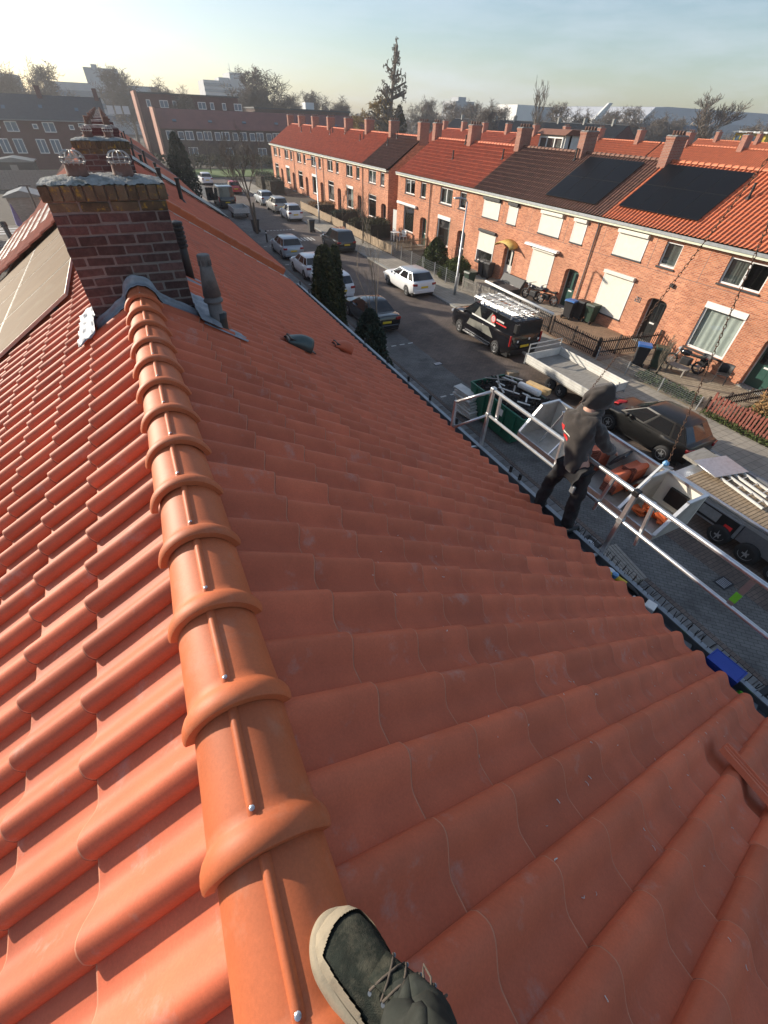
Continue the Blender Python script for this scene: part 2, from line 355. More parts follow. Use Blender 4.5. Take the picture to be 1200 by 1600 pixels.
for c in cells:
    z = .052+rng.uniform(-.003,.003)
    if c in near:
        o = bpy.data.objects.new('paving_slab', slab_me); COL.objects.link(o); o.location = (c[0],c[1],z); o.parent = pv
    else: rest.box((c[0],c[1],z), (.292,.292,.05))
o = rest.build('paving_slabs', MAT['slab'], pv, fix=False); o['kind'] = 'stuff'
# painted marks
mk = MB()
for x in np.arange(9.7, 11.3, .5):
    for y in (19.17, 13.49, 26.0, 31.0, 36.6, 43.2): mk.b2(x, x+.28, y-.045, y+.045, .006, .010)
struct(mk.build('parking_marks', MAT['white_paint']))
mk = MB()
for k in range(9): mk.b2(11.7+k*.33, 11.7+k*.33+.2, 49.65, 49.85, .002, .006)
for k in range(6): mk.b2(13.2+k*.32, 13.2+k*.32+.13, 44.3, 45.6, .002, .006)
for k in range(5): mk.b2(13.2+k*.32, 13.2+k*.32+.2, 45.62, 45.75, .002, .006)
struct(mk.build('road_marks', MAT['white_paint']))
# drain, manholes
def drain(x, y, label):
    t = thing('drain_grate', label, 'drain', (x,y,0), 'street drains')
    MB().b2(x-.22,x+.22,y-.16,y+.16,.006,.018).build('frame', MAT['charcoal'], t)
    for k in range(6): MB().b2(x-.17+k*.06,x-.14+k*.06,y-.12,y+.12,.018,.026).build('bar', MAT['steel'], t)
drain(11.35, 16.4, 'small iron drain grate in the gutter beside the road near the black van')
drain(11.3, 1.85, 'iron drain grate in the street below the green taped guard rail brace')
def manhole(x, y, label):
    t = thing('manhole_cover', label, 'manhole', (x,y,0))
    MB().b2(x-.25,x+.25,y-.25,y+.25,.07,.092).build('frame', MAT['black'], t)
    MB().lathe([(.0,.0),(.13,.0),(.13,.012),(.0,.012)], (x,y,.092), 16).build('lid', MAT['galv'], t)
manhole(9.0, 4.4, 'square black manhole frame with round grey lid left of the pallet')
manhole(9.2, -.55, 'manhole cover with pale ring at the right edge of the photo')
# ------------------------------------------------------------------ roof tiles
SL = rad(32); CS, SN = math.cos(SL), math.sin(SL)
TW, TL = .22, .352
XR, ZR = -.138, H-1.277                    # where the two tile planes meet
def prof(t):
    if t < .05: return .018+.026*math.sin(t/.05*PI/2)
    if t < .2: return .044+.018*math.sin((t-.05)/.15*PI/2)
    if t < .70: return .031+.031*math.cos((t-.2)/.50*PI)
    return .004*((t-.70)/.30)**2
def tile_mesh(name, ts, head=-.07, length=TL, thick=.015, under=True):
    b = MB(); rows = []; head0 = -.07
    for s, dz in ((head, 0), (max(head+.02,length*.5), 0), (length-.012, 0), (length-.010, .0008), (length-.005, .0002), (length-.002, -.0025), (length, -.007)):
        lift = .026*max(0, (s-head0))/(length-head0)
        rows.append([(t*TW, s, prof(min(t,1))+lift+dz) for t in ts])
    rows.append([(p[0], p[1]-.003, p[2]-thick) for p in rows[-1]])
    b.grid(rows)
    side = [[r[0] for r in rows[:7]], [(r[0][0], r[0][1], r[0][2]-.014) for r in rows[:7]]]
    b.grid(side)
    me = b.mesh(name, True, fix=False)
    bm = bmesh.new(); bm.from_mesh(me)
    for f in bm.faces:
        if f.normal.z < -.2: f.normal_flip()
    bm.to_mesh(me); bm.free(); me.shade_smooth()
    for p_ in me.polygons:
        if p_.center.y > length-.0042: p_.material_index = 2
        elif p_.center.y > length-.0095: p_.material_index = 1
    me.set_sharp_from_angle(angle=rad(40))
    return me
M('tile_edge_glint', (.52,.20,.115), .8, .2, 30.); M('tile_rim_shade', (.16,.05,.035), .9, .2, 30.)  # painted lines along the lower edge: lip highlight, then contact shadow
TS = [0,.015,.03,.05,.085,.13,.19,.25,.32,.39,.46,.53,.6,.67,.78,.9,1.06]
def slope_mat(side, y, s, x0=XR, z0=ZR):      # frame of a tile: across, down slope, normal
    if side > 0: A, S, N = Vector((0,-1,0)), Vector((CS,0,-SN)), Vector((SN,0,CS))
    else: A, S, N = Vector((0,1,0)), Vector((-CS,0,-SN)), Vector((-SN,0,CS))
    m = Matrix((A, S, N)).transposed().to_4x4()
    m.translation = Vector((x0, y, z0)) + S*s
    return m
def tile_sheet(name, ncol, nc, w=TW, l=TL, ts=(0,.06,.2,.35,.5,.66,.99)):
    V = []; F = []; P = [prof(t)*w/TW for t in ts]; n = len(ts)*ncol+1
    us = [ (c+t)*w for c in range(ncol) for t in ts ] + [ncol*w]; hs = P*ncol + [P[0]]
    for k in range(nc):
        for s, lf in ((k*l, .003), ((k+1)*l, .026), ((k+1)*l+.001, .008)):
            V += [(u, s, h_+lf) for u, h_ in zip(us, hs)]
    for r in range(nc*3-1):
        for c in range(n-1): F.append((r*n+c, (r+1)*n+c, (r+1)*n+c+1, r*n+c+1))
    me = bpy.data.meshes.new(name); me.from_pydata(V, [], F)
    bm = bmesh.new(); bm.from_mesh(me)
    for f in bm.faces:
        if f.normal.z < -.01: f.normal_flip()
    bm.to_mesh(me); bm.free(); me.shade_smooth(); me.set_sharp_from_angle(angle=rad(38))
    return me
# ------------------------------------------------------------------ our house
Y0, Y1 = -1.6, 13.2
house = thing('row_house', 'brick row house with the new terracotta tiled roof the camera stands on', 'house', (XR, 5.8, 0))
b = MB(); b.b2(-3.6, 3.3, Y0, Y1, -.05, 5.0); b.prism([(-3.6,5.0),(3.3,5.0),(XR,ZR-.14)], 'y', Y0, Y0+.2); b.prism([(-3.6,5.0),(3.3,5.0),(XR,ZR-.14)], 'y', Y1-.2, Y1)
b.build('wall', MAT['brick_house'], house)
b = MB()
for sx in (1, -1):
    ex = XR+sx*CS*4.30; ez = ZR-SN*4.30
    b.prism([(XR, ZR-.03), (ex, ez-.03), (ex, ez-.09), (XR, ZR-.09)], 'y', Y0, Y1)
roof = b.build('roof', MAT['charcoal'], house)
t_me = tile_mesh('roof_tile', TS); t_me.materials.append(MAT['tile']); t_me.materials.append(MAT['tile_edge_glint']); t_me.materials.append(MAT['tile_rim_shade'])
t_cut = tile_mesh('roof_tile', TS, head=-.14); t_cut.materials.append(MAT['tile']); t_cut.materials.append(MAT['tile_edge_glint']); t_cut.materials.append(MAT['tile_rim_shade'])
horg = Vector((XR, 5.8, 0))
EDGE_R, JOINT = .67-.56, -.065              # first course edge, joint phase measured from the ridge
cand = []
for side in (1, -1):
    for j in range(0, 13):
        s0 = (EDGE_R if side > 0 else .19)-TL+j*TL
        if j == 0 or (side > 0 and s0 > 4.02): continue
        i = 0
        for i in range(-7, 62):
            y = JOINT+i*TW if side > 0 else -JOINT-.02+i*TW
            if y > Y1-.02 or y < Y0: continue
            m = slope_mat(side, y, s0)
            c = m @ Vector((TW/2, TL*.6, 0))
            if side < 0 and c.x < -4: continue
            cand.append((side, m, c, t_cut if (side < 0 and j == 1) else t_me))
skip = []
def tkey(q): return campt(q[2])[2]
ok = sorted([q for q in cand if inframe(q[2], 60) and campt(q[2])[2] > .1 and (q[0] > 0 or q[2].y < 7.5)], key=tkey)
close = set(id(q) for q in ok[:300])
rest_v, rest_f = [], []; nv = 0; rest_m = []; TM_ = {me_.name: [p.material_index for p in me_.polygons] for me_ in (t_me, t_cut)}; TB = {me_.name: (np.array([tuple(v.co) for v in me_.vertices]), [tuple(p.vertices) for p in me_.polygons]) for me_ in (t_me, t_cut)}
for q in cand:
    jit = Matrix.Translation((rng.uniform(-.0015,.0015), rng.uniform(-.003,.003), rng.uniform(-.001,.0015))) @ Matrix.Rotation(rng.uniform(-.004,.004), 4, 'Z')
    m = q[1] @ jit
    if id(q) in close:
        o = bpy.data.objects.new('roof_tile', q[3]); COL.objects.link(o); o.parent = roof; o.matrix_local = Matrix.Translation(-horg) @ m
    else:
        mm = np.array(m); base_v, base_f = TB[q[3].name]; off = nv; nv += len(base_v); rest_m += TM_[q[3].name]
        rest_v.append(base_v @ mm[:3,:3].T + mm[:3,3] - np.array(horg)); rest_f += [tuple(i+off for i in f) for f in base_f]
me = bpy.data.meshes.new('roof_tiles'); me.from_pydata(np.concatenate(rest_v).tolist(), [], rest_f); me.materials.append(MAT['tile_merged']); me.materials.append(MAT['tile_edge_glint']); me.materials.append(MAT['tile_rim_shade'])
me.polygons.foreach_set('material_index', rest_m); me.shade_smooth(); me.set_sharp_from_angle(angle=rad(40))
o = obj('roof_tiles', me, MAT['tile_merged'], roof); o['kind'] = 'stuff'
# ridge tiles: half round barrel, collar at the near end, rib with a screw
def ridge_mesh():
    b = MB(); zc = H-1.15-.138; rows = []
    st = [(0,.1275),(.0,.150),(.006,.1545),(.022,.157),(.040,.155),(.055,.149),(.068,.1395),(.078,.1345),(.10,.1335),(.2,.131),(.38,.127)]
    n = 26; A0 = rad(78)
    for y, r in st: rows.append([(r*math.sin(-A0+2*A0*k/n), y, r*math.cos(-A0+2*A0*k/n)) for k in range(n+1)])
    b.grid(rows)
    ribs = []
    for y, hgt in ((.072,.0),(.085,.008),(.10,.0105),(.2,.0105),(.32,.0105),(.335,.009)):
        r = .1335-(y-.1)*.022
        ribs.append([(wx, y, math.sqrt(r*r-wx*wx)+hgt*k) for wx, k in ((-.0135,-.15),(-.010,.45),(-.0055,.88),(0,1),(.0055,.88),(.010,.45),(.0135,-.15))])
    b.grid(ribs)
    me = b.mesh('ridge_tile', True); me.set_sharp_from_angle(angle=rad(50)); return me
rg_me = ridge_mesh(); rg_me.materials.append(MAT['ridge'])
sb = MB(); sb.lathe([(.0,0),(.0064,0),(.0064,.0012),(.0042,.0024),(.0038,.0045),(.0,.005)], (0,0,0), 10)
sw_me = sb.mesh('screw', False); sw_me.materials.append(MAT['steel'])
RZ0 = H-1.15-.1335
k = -5
while True:
    y = -.029+.335*k-.088
    k += 1
    if y > 12.9: break
    if 4.55 < y < 5.1 or 10.5 < y < 11.2: continue
    o = bpy.data.objects.new('ridge_tile', rg_me); COL.objects.link(o); o.parent = house
    o.location = (rng.uniform(-.003,.003), y-5.8+rng.uniform(-.004,.004), RZ0+rng.uniform(-.002,.002)); o.rotation_euler = (rad(-1.0)+rng.uniform(-.006,.006), rng.uniform(-.03,.03), rng.uniform(-.014,.014))
    s_ = bpy.data.objects.new('screw', sw_me); COL.objects.link(s_); s_.parent = o; s_.location = (0, .088, .142)
# chimney with single bricks
def big_chimney(parent, yf, full=True):
    xc = XR; x0, x1, y0, y1 = xc-.43, xc+.43, yf, yf+.46; zt = 8.145
    b = MB(); b.b2(x0+.008, x1-.008, y0+.008, y1-.008, 6.7, zt+.1)
    ch = b.build('chimney', MAT['mortar'], parent)
    org = worg(parent)
    meshes = {}
    def brick(cx, cy, cz, dx, dy, dz, mat):
        key = (round(dx,3), round(dy,3), round(dz,3), mat)
        if key not in meshes:
            bb = MB().box((0,0,0), (dx,dy,dz)); me = bb.mesh('brick'); 
            bm = bmesh.new(); bm.from_mesh(me); bmesh.ops.bevel(bm, geom=bm.edges[:], offset=.005, segments=1, affect='EDGES'); bm.to_mesh(me); bm.free()
            me.materials.append(MAT[mat]); meshes[key] = me
        o = bpy.data.objects.new('brick', meshes[key]); COL.objects.link(o); o.parent = ch
        o.location = Vector((cx,cy,cz))-org; o.rotation_euler = (rng.uniform(-.03,.03), rng.uniform(-.025,.025), rng.uniform(-.02,.02))
    P_ = .86/4
    for c in range(17 if full else 8):
        z = zt-.0375-c*.075; odd = c % 2
        mat = 'brick_lichen' if c == 0 else 'brick_dark'
        xs = [(x0+P_*(i+.5), P_) for i in range(4)] if not odd else [(x0+P_*.25, P_*.5)]+[(x0+P_*(i+1), P_) for i in range(3)]+[(x1-P_*.25, P_*.5)]
        for xx, wd in xs:
            brick(xx, y0+.05+rng.uniform(-.004,.005), z+rng.uniform(-.002,.002), wd-rng.choice((.012,.015,.019)), .10, rng.choice((.058,.061,.064)), mat)
            if full: brick(xx, y1-.05, z, wd-.014, .10, .062, mat)
        for sgn in (-1, 1):
            xx = xc+sgn*(.43-.05)
            brick(xx, y0+.165, z, .10, .10 if odd else .115, .062, mat); brick(xx, y0+.29, z, .10, .115, .062, mat)
    for i in range(12):
        for yy in (y0-.012, y1-.088): brick(x0-.02+.9/12*(i+.5), yy+.05, zt+.05, .9/12-.008, .10, .10, 'brick_lichen')
    for i in range(4):
        for sgn in (-1,1): brick(xc+sgn*(.45-.05), y0+.13+i*.07, zt+.05, .10, .062, .10, 'brick_lichen')
    # domed cement top
    b = MB(); rows = []; N_ = 44
    for i in range(N_+1):
        u = i/N_; r = []
        for j in range(25):
            v = j/24; d = min(u, 1-u)*.95; e = min(v, 1-v)*.52
            hgt = .004+.052*(1-math.exp(-d/.13))*(1-math.exp(-e/.09))+rng.uniform(-.008,.008)
            r.append((x0-.015+u*.89, y0-.010+v*.48, zt+.10+hgt))
        rows.append(r)
    b.grid(rows); b.build('cement_cap', MAT['cement'], ch, smooth=True)
    for px_ in (-.295, .03):
        p = MB().lathe([(.082,0),(.076,.02),(.072,.075),(.077,.08),(.066,.082),(.06,.02)], (px_, yf+.2, zt+.138), 16)
        pot = p.build('chimney_pot', MAT['potclay'], ch, smooth=True)
        c = MB()
        for a_ in range(12):
            ang = 2*PI*a_/12; pts = []
            for q in range(7):
                ph = q/6*PI*.5; r = .088*math.cos(ph*.95)**.6 if q else .070
                pts.append((px_+r*math.cos(ang), yf+.2+r*math.sin(ang), zt+.21+.085*math.sin(ph)))
            c.tube(pts, .004, 4)
        for zz, r in ((.225,.082),(.255,.083)):
            c.tube([(px_+r*math.cos(2*PI*q/14), yf+.2+r*math.sin(2*PI*q/14), zt+zz) for q in range(15)], .003, 4)
        c.build('wire_cage', MAT['wire'], ch)
    return ch
big_chimney(house, 4.65)
big_chimney(house, 10.73, False)
# lead flashing round the chimney foot (front apron follows the tiles)
def flash(name, rows, parent, mat='lead'):
    b = MB(); b.grid(rows); o = b.build(name, MAT[mat], parent, smooth=True, solid=.002); return o
def zroof(x, off=.05): return ZR-abs(x-XR)*math.tan(SL)+off
XL, XRR = XR-.445, XR+.445
def hump(x): return max(0,   .142**2-(x-XR)**2)**.5
def roofline(x): return max(zroof(x, .075), RZ0+hump(x) if abs(x-XR) < .142 else -9)
rows = []
for j in range(5):
    r = []
    for i in range(45):
        x = XL+i*(XRR-XL)/44; zz = roofline(x)
        if j < 3: r.append((x, 4.634-.004*math.sin(i*.9+j), zz+.062-.03*j+.003*math.sin(i*.7+j)+rng.uniform(-.003,.003)))
        else: r.append((x, 4.634-.035*(j-2), zz+.004-.004*(j-2)+.004*math.sin(i*1.9+j)))
    rows.append(r)
flash('flashing', rows, house)
for sx in (-1, 1):
    rows = []
    for j in range(9):
        r = []
        for i in range(30):
            y = 4.44+i*.03; d = j/8
            x = XR+sx*(.425+.20*d); wave = .020*math.sin((y-JOINT)*2*PI/TW+(.6 if sx > 0 else 2.2))
            r.append((x+rng.uniform(-.004,.004), y+.02*math.sin(j*1.7), zroof(x,.118)+wave*.8+rng.uniform(-.004,.004)+(.07 if j == 0 else 0)))
        rows.append(r)
    flash('flashing', rows, house)
# gutter at the front eave with bird comb and spikes
b = MB(); GX = 3.80; GZ = 5.05
b.b2(3.36, 3.44, Y0, Y1, 4.86, 4.98); b.b2(3.445, 3.80, Y0, Y1, 4.93, 4.955); b.b2(3.775, 3.80, Y0, Y1, 4.956, 5.05)
gut = b.build('gutter', MAT['gutter_in'], house)
MB().b2(3.765, 3.822, Y0, Y1, 5.052, 5.066).build('gutter_rim', MAT['zinc'], gut)
MB().b2(3.40, 3.425, Y0, Y1, 4.99, 5.03).build('eave_batten', MAT['white_dirty'], house)
b = MB()
for k in range(int((2.2-Y0)/.022)):
    y = Y0+k*.022; b.b2(3.46, 3.68, y, y+.012, 5.015, 5.021)
b.b2(3.45, 3.48, Y0, 2.2, 4.985, 5.014)
b.build('bird_comb', MAT['black'], house)
b = MB()
for k in range(int((2.3-Y0)/.075)):
    y = Y0+k*.075
    for dx, dz in ((-.05,.10),(.0,.12),(.055,.10)): b.cyl((3.845,y,4.97), (3.845+dx,y+rng.uniform(-.02,.02),4.97+dz*1.25), .0038, n=4, caps=False)
b.b2(3.83, 3.86, Y0, 2.3, 4.955, 4.97)
sp_o = b.build('bird_spikes', MAT['black'], house); sp_o['kind'] = 'stuff'
b = MB(); b.b2(-3.98, -3.62, Y0, Y1, 4.7, 4.85); b.build('rear_gutter', MAT['zinc'], house)
# cleats along the gutter in the distance
for y in (4.75, 5.6, 6.4, 7.3, 3.35, 3.15, 2.75, 8.4, 12.2, 13.0):
    MB().b2(3.80, 3.83, y, y+.035, 5.03, 5.16).build('gutter_bracket', MAT['black'], gut)
# flue pipe, corrugated pipe and vents on the roof
t = thing('flue_pipe', 'weathered grey conical flue pipe on lead flashing right of the brick chimney', 'flue pipe', (.47,4.62,7.0))
x, y = .47, 4.62; zb = zroof(x, 0)
MB().lathe([(.068,zb-.1),(.064,zb+.32),(.0,zb+.33)], (x,y,0), 20).build('pipe', MAT['flue'], t, smooth=True)
MB().lathe([(.088,zb+.30),(.092,zb+.315),(.084,zb+.32),(.072,zb+.36)], (x,y,0), 20).build('collar', MAT['flue'], t, smooth=True)
MB().lathe([(.084,zb+.355),(.055,zb+.60),(.05,zb+.61),(.0,zb+.612)], (x,y,0), 20).build('cone', MAT['flue'], t, smooth=True)
b = MB(); b.lathe([(.056,zb+.655),(.058,zb+.69),(.05,zb+.70),(.0,zb+.702)], (x,y,0), 18); b.lathe([(.046,zb+.60),(.046,zb+.66),(.0,zb+.66)], (x,y,0), 16)
for a_ in range(8): b.box((x+.053*math.cos(a_*PI/4), y+.053*math.sin(a_*PI/4), zb+.633), (.012,.012,.05))
b.build('cowl', MAT['flue'], t, smooth=False)
b = MB(); b.lathe([(.10,0),(.078,.05),(.066,.14),(.066,.2),(.0,.2)], (0,0,0), 18, Matrix.Rotation(SL*.3, 3, 'Y')); b.v = [(p[0]+x, p[1]+y, p[2]+zb+.0) for p in b.v]
b.build('boot', MAT['black'], t, smooth=True)
MB().box((x-.02, y-.072, zb+.12), (.03,.004,.022)).build('label_sticker', MAT['white'], t)
rows = []
for j in range(9):
    rows.append([(x-.15+i*.034+.02*math.sin(j*2.), y-.17+j*.042, zroof(x-.15+i*.034,.062)+.014*math.sin((y-.17+j*.042)*28.5)) for i in range(12)])
flash('flashing', rows, t)
t = thing('vent_pipe', 'black corrugated vent pipe rising behind the right edge of the chimney', 'vent pipe', (.42,6.3,7.0))
x, y = .43, 6.35; zb = zroof(x, 0)
b = MB(); b.cyl((x,y,zb-.1), (x,y,zb+.62), .055, n=14); b.build('pipe', MAT['black'], t, smooth=True)
pr = [(.0,zb+.40)]
for k in range(6): pr += [(.062,zb+.40+k*.045),(.074,zb+.41+k*.045),(.074,zb+.43+k*.045),(.062,zb+.44+k*.045)]
pr.append((.0,zb+.68)); MB().lathe(pr, (x,y,0), 14).build('ribbed_cap', MAT['black'], t)
rows = [[(x-.2+i*.05, y-.2+j*.05, zroof(x-.2+i*.05,.066)+.012*math.sin((y+j*.05)*28.5)) for i in range(9)] for j in range(9)]
flash('flashing', rows, t)
def hood_vent(name, label, x, y, mat, sc_=1., base=True):
    t = thing(name, label, 'roof vent', (x,y,zroof(x)))
    m = slope_mat(1, y, (x-XR)/CS) @ Matrix.Translation((0,0,.045))
    rows = []
    for i in range(9):
        u = i/8; s = (-.10+.24*u)*sc_; hgt = (.085*math.sin(min(1, u*1.25)*PI/2)+.03)*sc_; wd = (.075+.02*u)*sc_
        rows.append([m @ Vector((wd*math.cos(PI*k/10), s, .03+hgt*math.sin(PI*k/10)**.7)) for k in range(11)])
    b = MB(); b.grid(rows); b.build('hood', MAT[mat], t, smooth=True, solid=.008)
    b = MB(); P4 = [m @ Vector(q) for q in ((-.07*sc_,-.09*sc_,.03),(.07*sc_,-.09*sc_,.03),(.07*sc_,.09*sc_,.03),(-.07*sc_,.09*sc_,.03))]
    N = m.to_3x3() @ Vector((0,0,.05*sc_)); b.add(P4+[p+N for p in P4], [(0,1,2,3),(4,5,6,7),(0,1,5,4),(1,2,6,5),(2,3,7,6),(3,0,4,7)]); b.build('throat', MAT['black'], t)
    if base:
        b = MB(); P4 = [m @ Vector(q) for q in ((-.13,.03,.055),(.11,.03,.055),(.11,.26,.05),(-.13,.26,.05))]; b.add(P4, [(0,1,2,3)]); b.build('apron', MAT['black'], t, solid=.01)
    return t
hood_vent('roof_vent', 'dark green hooded roof vent right of the flue pipe', 1.36, 5.26, 'ventgreen', 1.35)
hood_vent('roof_vent', 'terracotta hooded roof vent nearer the eave', 2.44, 6.5, 'tile_merged', 1.3, False)
# loose tile strip lying across the rolls near the lower right corner
m = slope_mat(1, -.20, (2.22-XR)/CS)
t = MB()
for c0, c1, h0, h1 in ((-.0,.46,.075,.02),):
    pr = [(-.06,.0),(-.055,.03),(-.035,.03),(-.03,.012),(.0,.012),(.005,.026),(.02,.026),(.025,.01),(.045,.012),(.05,.034),(.06,.034),(.065,-.004)]
    rows = []
    for a_ in (0,.02,.1,.2,.3,.4,.46):
        rows.append([m @ (Vector((a_, 0, .075+.015*a_))+Vector((0, q[0]*(1-.06*(a_ < .01)), q[1]))+Vector((0,-.25*a_,0))) for q in pr])
    t.grid(rows)
tag(t.build('loose_tile', MAT['tile'], None, solid=.010), 'narrow ribbed terracotta tile strip lying loose across the roof rolls at the right edge', 'roof tile')
# pale mortar chips and scraps on the tiles
b = MB()
for k in range(120):
    yy = rng.uniform(-.6,1.6); s = rng.uniform(.7,3.9); mm = slope_mat(1, yy, s); t0 = (JOINT-yy) % TW/TW; t1 = 1-((yy-JOINT) % TW)/TW
    hgt = prof(1-((yy-JOINT) % TW)/TW)+.004+.026*(((s-EDGE_R) % TL)/TL)
    L_ = rng.uniform(.006,.018); a_ = rng.uniform(0,PI); q = Matrix.Rotation(a_,3,'Z')
    pts = [mm @ (q @ Vector((u*L_, .35*L_*math.sin(u*3+k), 0))+Vector((0,0,hgt+.002))) for u in (-.5,-.2,.1,.5)]
    b.tube(pts, rng.uniform(.0008,.002), 4)
o = tag(b.build('mortar_chips', MAT['white_dirty']), 'tiny pale chips and scraps scattered on the shaded tiles', 'debris'); o['kind'] = 'stuff'
# solar panels on the garden side of our roof
def array(name, label, side, x0, z0, y_list, s_list, lift, mat, frame='black', gap=.02, grp=None, clamps=True):
    t = thing(name, label, 'solar panels', (x0, y_list[0], z0), grp); org = worg(t)
    for si in range(len(s_list)-1):
        for yi in range(len(y_list)-1):
            ya, yb_ = sorted((y_list[yi], y_list[yi+1])); s0, s1 = s_list[si]+gap/2, s_list[si+1]-gap/2
            m = slope_mat(side, yb_ if side > 0 else ya, 0, x0, z0); wd = yb_-ya
            a0, a1 = gap/2, wd-gap/2
            def cub(a0,a1,s0,s1,h0,h1): 
                P8 = [m @ Vector(q) for q in ((a0,s0,h0),(a1,s0,h0),(a1,s1,h0),(a0,s1,h0),(a0,s0,h1),(a1,s0,h1),(a1,s1,h1),(a0,s1,h1))]
                return P8, [(0,3,2,1),(4,5,6,7),(0,1,5,4),(1,2,6,5),(2,3,7,6),(3,0,4,7)]
            p = MB().add(*cub(a0,a1,s0,s1,lift,lift+.035)).build('panel', MAT[frame], t)
            MB().add(*cub(a0+.014,a1-.014,s0+.014,s1-.014,lift+.036,lift+.038)).build('cells', MAT[mat], p)
    b = MB()
    for sr_ in (s_list[0]+.25, s_list[-1]-.25):
        ya, yb_ = min(y_list), max(y_list); m = slope_mat(side, yb_ if side > 0 else ya, 0, x0, z0)
        P8 = [m @ Vector(q) for q in ((0,sr_-.02,.05),(yb_-ya,sr_-.02,.05),(yb_-ya,sr_+.02,.05),(0,sr_+.02,.05),(0,sr_-.02,lift),(yb_-ya,sr_-.02,lift),(yb_-ya,sr_+.02,lift),(0,sr_+.02,lift))]
        b.add(P8, [(0,3,2,1),(4,5,6,7),(0,1,5,4),(1,2,6,5),(2,3,7,6),(3,0,4,7)])
    b.build('rail', MAT['black'], t)
    return t
array('solar_array', 'bronze glinting solar panels on the garden side roof left of the chimney', -1, XR, ZR, [6.55,8.3,10.05,11.8,13.4], [.92,2.32,3.72], .10, 'pv_bronze_glare', 'alu_dull', .03)
# ------------------------------------------------------------------ further houses of our own row
sheet_cache = {}
def sheet_mesh(ncol, nc, mat, w=TW, l=TL):
    k = (ncol, nc, mat, round(w,4), round(l,4))
    if k not in sheet_cache:
        me = tile_sheet('roof_slope', ncol, nc, w, l); me.materials.append(MAT[mat]); sheet_cache[k] = me
    return sheet_cache[k]
def put_sheet(parent, side, yA, yB, x0, z0, mat, slen=4.25, name='roof_slope', nc=12):
    ncol = max(1, round((yB-yA)/TW)); w_ = (yB-yA)/ncol
    o = obj(name, sheet_mesh(ncol, nc, mat, w_, slen/nc), MAT[mat], parent)
    o.matrix_local = Matrix.Translation(-worg(parent)) @ slope_mat(side, yB if side > 0 else yA, 0, x0, z0)
    return o
def ridge_row(parent, ya, yb, x0, z0, mat, r=.12):
    b = MB(); n = int((yb-ya)/.34); d = (yb-ya)/n
    for k in range(n):
        rows = []
        for y, rr in ((0,r*.95),(0,r*1.14),(.07,r*1.14),(.08,r),(d,r*.95)):
            rows.append([(x0+rr*math.sin(a_), ya+k*d+y, z0+rr*math.cos(a_)) for a_ in [rad(-85+17*i) for i in range(11)]])
        b.grid(rows)
    return b.build('ridge_caps', MAT[mat], parent, smooth=True)
def chimney(parent, xc, y, zt, wx=.86, wy=.46, npots=2, zb=6.6, mat='brick_chim', cap='cement'):
    b = MB(); b.b2(xc-wx/2, xc+wx/2, y-wy/2, y+wy/2, zb, zt-.1); b.b2(xc-wx/2-.03, xc+wx/2+.03, y-wy/2-.03, y+wy/2+.03, zt-.1, zt)
    c = b.build('chimney', MAT[mat], parent)
    MB().prism([(xc-wx/2-.05,zt),(xc+wx/2+.05,zt),(xc+wx/2-.1,zt+.06),(xc-wx/2+.1,zt+.06)], 'y', y-wy/2-.04, y+wy/2+.04).build('cap', MAT[cap], c)
    for k in range(npots):
        px_ = xc-wx/2+wx*(k+.5)/npots
        MB().lathe([(.085,0),(.075,.16),(.085,.17),(.085,.19),(.05,.19)], (px_, y, zt+.04), 10).build('chimney_pot', MAT['potclay'], c, smooth=True)
    return c
def vent(parent, x, y, z, h_=.55, r=.055):
    b = MB(); b.cyl((x,y,z-.1),(x,y,z+h_),r,n=10); b.cyl((x,y,z+h_),(x,y,z+h_+.05),r*1.25,n=10); b.lathe([(.13,0),(.07,.12),(.06,.13)],(x,y,z-.02),10)
    return b.build('vent_pipe', MAT['black'], parent)
own_rows = [(13.2,21.2,.22,'tile_merged','ridge','with a raised new tiled roof edged by orange verge tiles'),
            (21.2,28.0,.0,'tile_red','tile_red','with a dull red roof behind the grey panels'),
            (28.0,40.3,.0,'tile_red','tile_red','third beyond our roof, with a red tiled roof'),
            (40.3,52.5,.0,'tile_brown','tile_red','fourth beyond our roof, seen past the stacked chimneys'),
            (52.5,76.8,.0,'tile_red','tile_red','at the far end of our own row near the green bank')]
